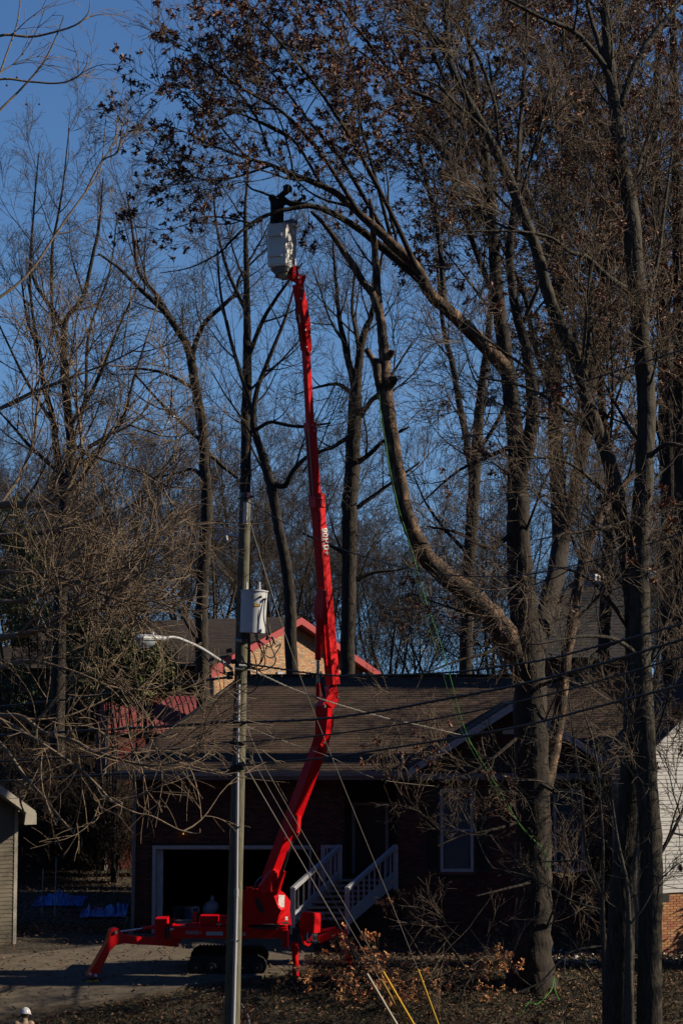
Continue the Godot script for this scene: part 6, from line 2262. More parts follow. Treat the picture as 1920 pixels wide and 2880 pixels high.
func middle_trees() -> void:
	var trees := [
		["dark bare tree rising behind the house left of the utility pole", 575, 72, [
			[[575, 2060, 72, 42], [570, 1850, 72, 38], [567, 1700, 72, 36], [580, 1500, 72, 34], [583, 1400, 72, 34], [575, 1300, 72, 30], [572, 1220, 72, 30], [560, 1140, 72, 28], [545, 1060, 72, 27], [535, 1000, 72, 26], [520, 960, 72, 22], [500, 930, 72, 20], [470, 885, 72, 17], [430, 845, 72, 15], [393, 812, 72, 12], [335, 754, 72, 9], [277, 714, 72, 5]],
			[[490, 910, 72, 17], [446, 839, 72.5, 14], [393, 768, 73, 11], [379, 696, 73, 9], [370, 625, 73, 7], [357, 540, 73, 4]],
			[[538, 1005, 72, 18], [571, 915, 71.5, 14], [625, 862, 71, 12], [661, 826, 71, 9], [680, 770, 71, 7], [760, 690, 71, 4]],
			[[570, 1245, 72, 13], [491, 1168, 71.5, 10], [460, 1141, 71.2, 8], [379, 1052, 71, 5]], [[580, 1266, 72, 13], [625, 1310, 72, 11], [670, 1345, 72, 9]],
			[[545, 1092, 72, 12], [469, 1052, 72.5, 9], [402, 1038, 73, 7], [340, 1040, 73, 4]], [[570, 1340, 72, 12], [540, 1320, 72, 9], [500, 1330, 72, 7], [430, 1345, 72, 4]], [[572, 1820, 72, 13], [530, 1760, 71.5, 10], [490, 1690, 71, 6], [440, 1640, 71, 3]]]],
		["slim dark tree standing directly behind the utility pole", 688, 70, [
			[[688, 2000, 70, 34], [688, 1600, 70, 32], [690, 1400, 70, 31], [692, 1200, 70, 29], [696, 1000, 70, 25], [694, 870, 70, 20], [692, 720, 70, 15], [690, 580, 70, 9], [700, 470, 70, 4]],
			[[696, 1010, 70, 15], [740, 900, 69.5, 12], [790, 820, 69, 9], [850, 740, 69, 5]], [[694, 880, 70, 13], [640, 760, 70.5, 10], [610, 640, 71, 7], [600, 540, 71, 4]], [[692, 1100, 70, 13], [650, 960, 70, 10], [620, 820, 70, 7], [612, 700, 70, 4]]]],
		["crooked dark tree between the utility pole and the boom", 822, 68, [
			[[822, 2010, 68, 37], [818, 1757, 68, 34], [812, 1650, 68, 32], [800, 1570, 68, 30], [784, 1489, 68, 28], [768, 1390, 68, 28], [752, 1330, 68, 27], [738, 1280, 68, 24], [718, 1220, 68, 20], [712, 1170, 68, 18], [725, 1090, 68, 14], [760, 1000, 68, 12], [800, 900, 68, 9], [830, 800, 68, 5]],
			[[770, 1362, 68, 18], [801, 1366, 68, 16], [824, 1324, 67.6, 14], [862, 1286, 67.3, 12], [905, 1268, 67, 10], [945, 1255, 67, 7], [985, 1225, 67, 4]], [[716, 1212, 68, 12], [740, 1196, 67.8, 11], [765, 1187, 67.6, 10], [809, 1196, 67.4, 10], [852, 1199, 67.2, 9], [930, 1190, 67, 5]], [[712, 1180, 68, 12], [690, 1090, 68.3, 9], [660, 1000, 68.6, 6], [640, 900, 68.6, 3]]]],
		["straight bare tree forking twice just beyond the boom", 976, 70, [
			[[974, 2020, 70, 38], [980, 1700, 70, 41], [983, 1500, 70, 44], [987, 1350, 70, 44], [995, 1200, 70, 40], [1000, 1110, 70, 38]],
			[[1000, 1120, 70, 24], [990, 1060, 70, 20], [978, 1010, 70, 19], [968, 960, 70, 17], [955, 900, 70, 13], [945, 800, 70, 9], [935, 680, 70, 5]], [[1002, 1120, 70, 27], [1006, 1050, 70, 25], [1014, 980, 70, 23], [1026, 930, 70, 20], [1043, 890, 70, 16], [1060, 800, 70, 11], [1080, 680, 70, 6]],
			[[1012, 1000, 70, 15], [1000, 930, 70.5, 12], [990, 860, 71, 9], [1000, 740, 71, 5]], [[1012, 1172, 70, 17], [1041, 1130, 69.6, 14], [1062, 1108, 69.3, 11], [1110, 1040, 69, 7], [1160, 960, 69, 4]], [[1008, 1300, 70, 17], [1046, 1270, 69.6, 14], [1079, 1240, 69.3, 11], [1150, 1200, 69, 6]],
			[[985, 1225, 70, 14], [940, 1255, 70, 12], [893, 1276, 70, 9], [850, 1330, 70, 5]], [[992, 1110, 70, 13], [957, 1083, 70, 11], [929, 1081, 70, 9], [878, 1093, 70, 6], [830, 1110, 70, 3]], [[1000, 1430, 70, 14], [1050, 1395, 70, 11], [1097, 1360, 70, 9], [1180, 1300, 70, 5]], [[975, 1560, 70, 13], [920, 1530, 70, 9], [850, 1500, 70, 5]], [[985, 1640, 70, 13], [1050, 1610, 70, 10], [1130, 1600, 70, 6], [1200, 1560, 70, 3]]]],
		["grey forked tree beyond the stripped oak limb", 1310, 78, [
			[[1306, 2000, 78, 38], [1314, 1700, 78, 36], [1325, 1500, 78, 36], [1331, 1400, 78, 35], [1340, 1250, 78, 30], [1352, 1120, 78, 27], [1366, 1000, 78, 22], [1378, 880, 78, 17], [1385, 700, 78, 11], [1395, 520, 78, 5]],
			[[1332, 1370, 78, 22], [1312, 1240, 78.4, 20], [1290, 1130, 78.7, 19], [1270, 1020, 79, 17], [1248, 930, 79, 14], [1235, 820, 79, 10], [1225, 700, 79, 5]], [[1338, 1280, 78, 14], [1400, 1180, 77.5, 11], [1440, 1080, 77, 8], [1480, 950, 77, 4]], [[1320, 1560, 78, 14], [1260, 1500, 78, 10], [1200, 1420, 78, 6], [1160, 1330, 78, 3]]]],
		["tall many-stemmed bare tree over the thicket by the frame edge", 165, 75, [
			[[160, 2200, 75, 44], [168, 1750, 75, 38], [180, 1570, 75, 34], [184, 1420, 75, 35], [197, 1340, 75, 30], [201, 1257, 75, 27], [192, 1168, 75, 25], [183, 1070, 75, 23], [179, 958, 75, 20], [188, 893, 75, 16], [232, 839, 75, 13], [263, 714, 75, 10], [281, 625, 75, 7], [290, 500, 75, 3]],
			[[180, 960, 75, 16], [179, 930, 75, 15], [152, 875, 75, 12], [103, 804, 75, 9], [85, 740, 75, 5]], [[178, 985, 75, 13], [150, 900, 75.5, 11], [147, 714, 76, 9], [165, 603, 76, 7], [179, 513, 76, 5], [195, 360, 76, 3]], [[182, 1400, 75, 22], [165, 1302, 75, 20], [147, 1168, 75, 17], [121, 1079, 75, 14], [112, 989, 75, 11], [80, 909, 75, 8], [60, 780, 75, 4]],
			[[190, 1415, 75, 20], [210, 1380, 75, 19], [250, 1315, 74.6, 16], [295, 1239, 74.3, 13], [348, 1168, 74, 10], [379, 1056, 74, 7], [420, 930, 74, 4]], [[110, 1000, 75, 10], [85, 800, 75.5, 8], [95, 600, 76, 6], [110, 430, 76, 3]], [[200, 1260, 75, 13], [240, 1120, 75.5, 10], [250, 940, 76, 8], [310, 760, 76, 5], [330, 600, 76, 3]], [[195, 1200, 75, 13], [270, 1080, 74, 10], [330, 930, 73.5, 7], [400, 780, 73, 4]],
			[[150, 1190, 75, 12], [80, 1080, 75.5, 9], [20, 960, 76, 6], [-30, 850, 76, 3]], [[170, 1330, 75, 14], [90, 1260, 75, 10], [20, 1180, 75, 6], [-40, 1120, 75, 3]]]],
	]
	for e in trees:
		var f := at(e[1], 2000, e[2])
		f.y = ground_y(f.x, e[2])
		var o := thing("bare_tree", e[0], "tree", f)
		var T := new_tree(o, M.dark_bark, "fine", 0.11, 0.12)
		T.many = 0.9
		for k in e[3].size():
			limb(T, "trunk" if k == 0 else "limb", e[3][k], 0.75 if k == 0 else 1.25, Vector2(1.0, 2.5), 0.42 if k == 0 else 0.12, 12 if k == 0 else 8)
		# the trunk goes on down to the ground behind the houses
		var g := Geo.new()
		var p0 := at(e[3][0][0][0], e[3][0][0][1], e[2])
		var r := px(e[3][0][0][3], e[2]) * 0.5
		g.tube(PackedVector3Array([Vector3(p0.x, f.y - 0.1, p0.z), p0 + Vector3(0, 0.05, 0)]), PackedFloat32Array([r * 1.25, r]), 12)
		part(o, "trunk_foot", g, M.dark_bark)
		finish(T, null, M.twig_dark)
	var q := at(482, 1160, 71.2)
	var nest := Geo.new()
	for k in 70:
		oak_leaf(nest, frame_of(q + rvec() * rnd(0, 0.22), rvec(), 1.0, rnd(0, TAU)), rnd(0.10, 0.17), Color(0.11, 0.06, 0.035))
	for k in 24:
		var a := q + rvec() * 0.2
		nest.tube(PackedVector3Array([a, a + rvec() * 0.25]), PackedFloat32Array([0.008, 0.005]), 3)
	single("squirrel_nest", nest, M.vertex, "ball of dead leaves lodged in a bare branch against the sky", "nest")

func near_tree() -> void:
	# the tree that stands out of the frame and reaches in with long pale limbs
	var foot := at(-420, 2900, 33)
	foot.y = ground_y(foot.x, 33)
	var o := thing("sycamore_tree", "near tree standing outside the frame, its long pale curving branches reaching in", "tree", foot)
	var T := new_tree(o, M.pale_bark, "whip", 0.11, 0.09)
	T.bias = Vector3(0.25, 0.05, 0)
	T.twig = 0.9
	var base := PackedVector3Array([foot, foot + Vector3(0.05, 5, 0), foot + Vector3(0.1, 11, 0), foot + Vector3(0.0, 18, 0.2), foot + Vector3(0.2, 23, 0.3)])
	var g := Geo.new()
	g.tube(base, PackedFloat32Array([0.42, 0.33, 0.28, 0.18, 0.06]), 14, Color.WHITE, 0.1)
	part(o, "trunk", g, M.pale_bark)
	T.many = 1.0
	var L := [
		[[-420, 1100, 33, 28], [-200, 950, 33.3, 15], [0, 836, 33.6, 9], [89, 759, 33.8, 7.5], [165, 647, 34, 6], [241, 540, 34.2, 5], [277, 491, 34.3, 4], [288, 450, 34.4, 4], [299, 330, 34.5, 2.5]],
		[[241, 540, 34.2, 6], [286, 455, 34.2, 5], [330, 430, 34.2, 4], [356, 385, 34.2, 2.5]],
		[[-420, 1500, 33, 44], [-200, 1450, 32.6, 30], [0, 1420, 32.2, 23], [67, 1422, 32, 20], [138, 1411, 32, 17], [192, 1369, 32, 14], [232, 1279, 32, 12], [295, 1230, 32, 10], [366, 1195, 32, 7], [420, 1140, 32, 4]],
		[[232, 1290, 32, 9], [225, 1190, 32.2, 8], [214, 1130, 32.3, 7], [194, 1050, 32.4, 5], [215, 960, 32.5, 3]], [[366, 1195, 32, 6], [420, 1212, 31.8, 5], [480, 1205, 31.6, 3.5], [540, 1160, 31.5, 2.5]], [[236, 1276, 32, 8], [330, 1305, 31.7, 6.5], [410, 1330, 31.5, 5], [470, 1366, 31.3, 4], [540, 1372, 31.2, 2.5]],
		[[-420, 1700, 33, 36], [-150, 1630, 31.8, 20], [0, 1609, 31.4, 14], [134, 1614, 31, 11], [250, 1655, 30.7, 8], [330, 1685, 30.5, 7], [430, 1690, 30.3, 5], [520, 1672, 30.2, 3]],
		[[-420, 1850, 33, 36], [-150, 1800, 31.5, 24], [0, 1792, 31, 20], [89, 1778, 30.8, 17], [179, 1734, 30.6, 13], [286, 1707, 30.5, 9], [330, 1650, 30.4, 6], [420, 1600, 30.3, 3]],
		[[-420, 2050, 33, 34], [-150, 2010, 31.6, 20], [0, 2013, 31, 16], [62, 2017, 30.8, 14], [125, 2060, 30.6, 12], [205, 2082, 30.4, 11], [268, 2113, 30.2, 9], [402, 2152, 30, 7], [500, 2142, 29.9, 5], [560, 2118, 29.8, 3]],
		[[-300, 1960, 32, 20], [-100, 1990, 31, 14], [0, 2024, 30.6, 12], [89, 2073, 30.4, 11], [205, 2149, 30.2, 9], [268, 2203, 30.1, 8], [321, 2258, 30, 7], [384, 2287, 30, 6], [428, 2296, 30, 5.5], [504, 2334, 30, 4.5], [556, 2344, 30, 4], [562, 2330, 30, 3]],
		[[-300, 1980, 32, 20], [-100, 2030, 31, 13], [0, 2090, 30.6, 11], [71, 2185, 30.3, 10], [120, 2240, 30.2, 9], [165, 2296, 30.1, 8], [210, 2348, 30, 5]],
		[[71, 2185, 30.3, 8], [58, 2230, 30.2, 7], [60, 2262, 30.2, 6], [72, 2290, 30.2, 3]],
		[[-420, 1350, 33, 28], [-200, 1250, 32.7, 18], [0, 1150, 32.5, 12], [100, 1100, 32.4, 9], [206, 1060, 32.3, 7], [330, 1010, 32.2, 5], [420, 960, 32.1, 3]],
		[[0, 1421, 32.2, 10], [60, 1330, 32.4, 9], [95, 1240, 32.6, 8], [105, 1150, 32.7, 7], [118, 1080, 32.8, 4]],
		[[-420, 1600, 33, 30], [-200, 1540, 32.4, 20], [-20, 1510, 32, 15], [100, 1500, 31.8, 12], [230, 1470, 31.6, 9], [350, 1430, 31.4, 6], [480, 1360, 31.2, 3]],
		[[-420, 1780, 33, 28], [-100, 1700, 31.8, 16], [60, 1690, 31.4, 12], [200, 1640, 31.2, 9], [340, 1600, 31, 6], [480, 1540, 30.9, 3]],
		[[-300, 1900, 32.4, 24], [-60, 1900, 31.2, 15], [60, 1860, 30.9, 12], [180, 1880, 30.7, 9], [300, 1930, 30.5, 6], [360, 1990, 30.4, 3]],
		[[-420, 700, 33, 20], [-200, 300, 33.2, 13], [-80, 160, 33.3, 10], [0, 101, 33.4, 8], [89, 103, 33.5, 7], [165, 87, 33.5, 6], [219, 67, 33.5, 5], [248, 38, 33.5, 4], [254, 4, 33.5, 2.5]],
		[[-420, 800, 33, 20], [-200, 380, 33.2, 12], [-80, 260, 33.3, 9], [0, 223, 33.4, 7], [89, 230, 33.5, 6], [161, 234, 33.5, 5.5], [210, 221, 33.5, 4.5], [240, 192, 33.5, 3.5], [250, 152, 33.5, 2.5]],
		[[-300, 600, 33, 14], [-100, 420, 33.3, 9], [0, 310, 33.4, 7], [60, 250, 33.5, 6], [120, 180, 33.5, 5], [160, 100, 33.5, 4], [180, 45, 33.5, 2.5]], [[-120, 420, 33, 8], [-20, 250, 33.2, 6], [20, 150, 33.3, 5], [50, 60, 33.4, 4], [60, -30, 33.5, 3]],
	]
	for k in L.size():
		limb(T, "limb", L[k], 0.5 if k in [0, 9, 10, 11] else (3.5 if k < 17 else 0.6), Vector2(0.45, 1.05) if k < 17 else Vector2(0.15, 0.4), 0.3, 9, null, 1 if k > 16 or k in [0, 1, 3, 9, 10, 11] else 2)
	finish(T)
	for e in [[75, 293], [111, 293], [64, 152], [48, 218], [20, 240]]:
		var p := at(e[0], e[1], 33.5)
		var b := Geo.new()
		b.ball(p, Vector3(0.02, 0, 0), Vector3(0, 0.02, 0), Vector3(0, 0, 0.02), 6, 10)
		b.tube(PackedVector3Array([p, p + Vector3(0.004, 0.06, 0), p + Vector3(0, 0.14, 0)]), PackedFloat32Array([0.002, 0.002, 0.002]), 4)
		single("seed_ball", b, M.seed, "round brown seed ball hanging from the thin twigs at the top corner", "seed ball", "seed balls on the near tree")

func sapling() -> void:
	var foot := at(1700, 2900, 45.5)
	foot.y = ground_y(foot.x, 45.5)
	var o := thing("sapling", "slender forked sapling with mottled pale bark in front of the far window", "tree", foot)
	var T := new_tree(o, M.sapling_bark, "fine", 0.08, 0.14)
	T.leafy = 0.03
	T.twig = 0.9
	limb(T, "trunk", [[1702, 3020, 45.5, 20], [1700, 2800, 45.5, 17], [1694, 2600, 45.5, 15], [1690, 2510, 45.5, 14]], 1.0, Vector2(0.6, 1.4), 0.2, 9, null, 1)
	for e in [[[1690, 2515, 45.5, 11], [1662, 2448, 45.4, 9], [1644, 2368, 45.3, 9], [1635, 2270, 45.2, 8], [1626, 2180, 45.1, 7], [1608, 2050, 45, 5], [1598, 1950, 45, 3]], [[1692, 2512, 45.5, 11], [1694, 2372, 45.6, 9], [1687, 2270, 45.7, 8], [1682, 2180, 45.8, 7], [1665, 2080, 45.9, 6], [1640, 2000, 46, 4], [1630, 1930, 46, 3]],
		[[1688, 2285, 45.7, 6], [1715, 2260, 45.5, 5], [1745, 2240, 45.3, 3]], [[1660, 2445, 45.4, 7], [1640, 2425, 45.2, 6], [1605, 2421, 45, 5], [1500, 2425, 44.6, 3]], [[1640, 2290, 45.2, 6], [1600, 2260, 45, 5], [1530, 2200, 44.6, 4], [1440, 2196, 44.2, 2.5]], [[1694, 2560, 45.5, 7], [1600, 2530, 45, 5], [1500, 2470, 44.6, 4], [1380, 2440, 44.2, 2.5]],
		[[1696, 2660, 45.5, 7], [1600, 2680, 45, 5], [1520, 2760, 44.6, 4], [1440, 2800, 44.4, 2.5]]]:
		limb(T, "limb", e, 1.5, Vector2(0.5, 1.2), 0.15, 7, null, 1)
	finish(T, null, M.sapling_bark)
	var specs := [["thin pale stem leaning from the grass beside the grey trunks", [[1775, 2990, 42.6, 20], [1772, 2800, 42.6, 17], [1768, 2600, 42.6, 14], [1760, 2480, 42.6, 11], [1735, 2360, 42.6, 8], [1720, 2250, 42.6, 5]]], ["thin dark-sided stem close by the leaning grey trunk", [[1756, 2990, 42.9, 14], [1760, 2750, 42.9, 12], [1768, 2520, 42.9, 10], [1790, 2350, 42.9, 7], [1800, 2200, 42.9, 4]]]]
	for s in specs:
		var f := at(s[1][0][0], 2990, s[1][0][2])
		var q := thing("sapling", s[0], "tree", f)
		T = new_tree(q, M.sapling_bark, "fine", 0.08, 0.14)
		limb(T, "trunk", s[1], 1.2, Vector2(0.6, 1.3), 0.3, 8, null, 1)
		finish(T, null, M.sapling_bark)

func brush_pile() -> void:
	var f := at(1120, 2720, 50.4)
	f.y = ground_y(f.x, 50.4)
	var o := thing("cut_branches", "heap of freshly cut oak branches with dry tan leaves on the lawn", "brush pile", f)
	var T := new_tree(o, M.oak_bark, "fine", -0.02, 0.25)
	T.leafy = 1.0
	T.twig = 0.6
	for k in 52:
		var x := rnd(890, 1310)
		var dd := rnd(49.9, 51.4)
		var p := at(x, 2700, dd)
		p.y = ground_y(p.x, dd) + rnd(0.03, 0.5)
		var dir := Vector3(rnd(-1, 1), rnd(-0.12, 0.14), rnd(-0.5, 0.5)).normalized()
		grow(T, p, dir, rnd(0.5, 1.1), rnd(0.018, 0.026), 1)
	for e in [[[1330, 2760, 50, 8], [1250, 2640, 50.3, 6], [1180, 2590, 50.6, 5], [1090, 2560, 50.8, 3]], [[1000, 2700, 50.2, 7], [960, 2620, 50.4, 5], [900, 2570, 50.6, 3]], [[1200, 2720, 50, 7], [1150, 2630, 50.2, 5], [1100, 2565, 50.4, 3]]]:
		limb(T, "limb", e, 0.5, Vector2(0.3, 0.6), 0.4, 7, null, 1)
	finish(T, M.tan_leaf, M.twig, 5.0)
	# a clump of dead leaves hung up by the pole
	var q := at(698, 2858, 47.4)
	var g := Geo.new()
	for k in 46:
		oak_leaf(g, frame_of(q + Vector3(rnd(-0.16, 0.16), rnd(-0.26, 0.24), rnd(-0.12, 0.12)), rvec(), 1.0, rnd(0, TAU)), rnd(0.12, 0.2), Color(0.26, 0.12, 0.06) * rnd(0.5, 1.2))
	g.tube(PackedVector3Array([q + Vector3(0.1, -0.7, 0), q, q + Vector3(-0.16, 0.3, 0)]), PackedFloat32Array([0.02, 0.014, 0.006]), 6)
	single("leafy_branch", g, M.vertex, "dead leafy branch end standing up beside the foot of the utility pole", "branch")

func woods() -> void:
	# bare woods beyond the houses: four grown trees, then copies under names of their own
	var bark := [M.far_bark, M.far_bark2]
	var protos := []
	for k in 4:
		var r := Node3D.new()
		r.name = "bare_tree"
		var H: float = [15.0, 17.5, 13.5, 19.0][k]
		var T := whole_tree(r, bark[k % 2], H, 0.17 + 0.02 * k, rnd(0.28, 0.42), rnd(0.30, 0.5), 1.1, 1.05)
		T.root = r
		add_child(r, true)
		r.name = numbered("bare_tree")
		finish_at_origin(T)
		protos.append(r)
	var spots := []
	for k in 34:
		var d := rnd(92, 128)
		var x := lerpf(-0.21, 0.21, (k + rng.randf()) / 34.0) * d
		spots.append(Vector3(x, d, rnd(0.85, 1.12)))
	for k in 8:
		var d := rnd(76, 90) if k < 5 else rnd(92, 97)
		var x := (lerpf(-0.20, -0.10, rng.randf()) if k < 5 else lerpf(0.10, 0.20, rng.randf())) * d
		spots.append(Vector3(x, d, rnd(0.7, 1.0)))
	for k in spots.size():
		var s: Vector3 = spots[k]
		var o: Node3D = protos[k] if k < 4 else protos[rng.randi_range(0, 3)].duplicate()
		if k >= 4:
			o.name = numbered("bare_tree")
			add_child(o, true)
		o.position = Vector3(s.x, ground_y(s.x, s.y) - 0.1, -s.y)
		o.rotation.y = rnd(0, TAU)
		o.scale = Vector3.ONE * s.z
		tag(o, "bare grey winter tree in the dense woods beyond the houses", "tree", "bare trees of the woods")
	# trees standing to the right of the view; their shade falls across lawn and roof
	for e in [[14.0, 46.0, 0.75], [18.5, 44.8, 0.85], [12.3, 59.8, 0.95], [17.0, 63.6, 1.1]]:
		var o: Node3D = protos[rng.randi_range(0, 3)].duplicate()
		o.name = numbered("bare_tree")
		add_child(o, true)
		o.position = Vector3(e[0], ground_y(e[0], e[1]) - 0.1, -e[1])
		o.rotation.y = rnd(0, TAU)
		o.scale = Vector3.ONE * e[2]
		tag(o, "bare tree standing beside the view to the right of the houses", "tree", "bare trees beside the view")
	var cedar: Node3D
	for q in [[13.2, 56.8, 11.5], [12.4, 65.0, 12.0]]:
		var f := Vector3(q[0], ground_y(q[0], q[1]), -q[1])
		var o := thing("cedar_tree", "dark cedar standing beside the view, right of the white siding house", "tree", f, "cedars beside the view")
		var tg := Geo.new()
		tg.rod(f, f + Vector3(0, q[2], 0), 0.18, 0.03, 8)
		part(o, "trunk", tg, M.dark_bark)
		var nd := Geo.new()
		for k in 26:
			var v := Vector3(rnd(-0.5, 0.5), rnd(-0.2, 0.2), rnd(-0.5, 0.5))
			nd.tri(v, v + rvec() * 0.10, v + rvec() * 0.28, Vector3.UP)
		var where := []
		for k in 1500:
			var t := pow(rng.randf(), 1.4)
			var a := rnd(0, TAU)
			var r: float = (1.0 - t) * q[2] * 0.17 * sqrt(rng.randf()) + 0.1
			where.append(frame_of(f + Vector3(cos(a) * r, 0.4 + t * (q[2] - 0.4), sin(a) * r), rvec(), rnd(0.8, 1.5), 0))
		scatter(o, "foliage", nd.done(), where, M.cedar)
		cedar = o
	for q in [[13.0, 53.1, 10.5]]:
		var f := Vector3(q[0], ground_y(q[0], q[1]), -q[1])
		var o: Node3D = cedar.duplicate()
		o.name = numbered("columnar_cedar")
		add_child(o, true)
		o.scale = Vector3(0.36, 0.85, 0.36)
		o.position = f
		tag(o, "narrow columnar cedar in front of the white siding house, outside the frame", "tree")
	# the wooded far side of the street, behind the viewpoint
	for q in [[-16, -42, 1.3], [-15.5, -49, 1.2], [-17, -56, 1.3], [-21, -33, 1.4], [-30, -14, 1.5], [-22, 12, 2.0], [-15, 14, 2.1], [-8, 15, 2.0], [-1, 16, 2.1], [7, 15, 2.0], [14, 15, 2.1], [21, 12, 2.0], [30, 4, 1.9], [-26, -3, 1.5], [-19, 4, 1.8], [-12, 7, 1.7], [-5, 9, 1.9], [3, 8, 1.7], [10, 9, 1.9], [17, 5, 1.7], [25, -2, 1.6]]:
		var o: Node3D = cedar.duplicate()
		o.name = numbered("cedar_tree")
		add_child(o, true)
		o.scale = Vector3.ONE * q[2] * 1.25
		o.position = Vector3(q[0], -3.7, q[1])
		tag(o, "dark cedar in the belt of cedars round the viewpoint, outside the frame", "tree", "cedars round the viewpoint")
	# brush under the woods, nobody could count it
	var kit := twigs_of("fine")
	for part_ in 4:
		var where := []
		for k in 2600:
			var d := rnd(84, 126)
			var x := rnd(-0.2, 0.2) * d
			var p := Vector3(x, ground_y(x, d) + rnd(0.0, 2.6), -d)
			where.append(frame_of(p, (Vector3.UP * 1.2 + rvec() * 0.7).normalized(), rnd(1.4, 2.8), rnd(0, TAU)))
		for k in 1100:
			var d := rnd(68, 84)
			var x := rnd(-0.185, -0.103) * d
			var p := Vector3(x, ground_y(x, d) + rnd(0.0, 2.4), -d)
			where.append(frame_of(p, (Vector3.UP * 1.4 + rvec() * 0.7).normalized(), rnd(0.9, 1.9), rnd(0, TAU)))
		scatter(self, numbered("undergrowth"), kit[part_][0], where, M.brush)
	# evergreens in the thicket
	var leaf := Geo.new()
	for k in 3:
		var a := TAU * k / 3.0
		var dd := Vector3(cos(a), 0.5, sin(a)).normalized()
		var s := dd.cross(Vector3.UP).normalized() * 0.026
		leaf.quad(Vector3.ZERO, dd * 0.06 + s, dd * 0.13, dd * 0.06 - s, Vector3.UP)
	var lm := leaf.done()
	var ev := [[330, 1880, 69, 1.5, 2.5, "evergreen shrub with glossy olive leaves behind the red shed"], [405, 1890, 70, 1.1, 1.8, "bright-leaved evergreen shrub right of the shed ridge below the street lamp"], [90, 1850, 78, 3.0, 4.6, "tall evergreen with small olive leaves in the thicket at the frame edge"], [250, 1800, 77, 1.9, 3.6, "olive evergreen between the shed and the many-stemmed tree"], [20, 1560, 80, 2.4, 4.2, "evergreen crown showing high behind the near branches"]]
	for e in ev:
		var c := at(e[0], e[1], e[2])
		var f := Vector3(c.x, ground_y(c.x, e[2]), c.z)
		var o := thing("evergreen_shrub", e[5], "shrub", f)
		var st := Geo.new()
		for k in 6:
			var q := c + Vector3(rnd(-1, 1) * e[3] * 0.6, e[4] * rnd(0.1, 0.6), rnd(-0.5, 0.5))
			var s := smooth([f + Vector3(rnd(-0.2, 0.2), 0, rnd(-0.2, 0.2)), f.lerp(q, 0.5) + rvec() * 0.3, q], [0.06, 0.045, 0.015], 4)
			st.tube(s[0], s[1], 6)
		part(o, "stem", st, M.dark_bark)
		var where := []
		var tint := []
		var clumps := []
		for k in 46:
			var v := rvec() * pow(rng.randf(), 0.4)
			clumps.append(c + Vector3(v.x * e[3], v.y * e[4] * 0.62, v.z * 1.1))
		for k in 2600:
			var p: Vector3 = clumps[rng.randi_range(0, clumps.size() - 1)]
			p += rvec() * pow(rng.randf(), 0.5) * 0.42
			where.append(frame_of(p, (rvec() + Vector3.UP * 0.4).normalized(), rnd(0.8, 1.5), rnd(0, TAU)))
			var b := rnd(0.5, 1.5)
			tint.append(Color(0.060 * b, 0.066 * b, 0.016 * b))
		scatter(o, "leaves", lm, where, M.green_leaf, tint)


# ---------------------------------------------------------------- ground and small things

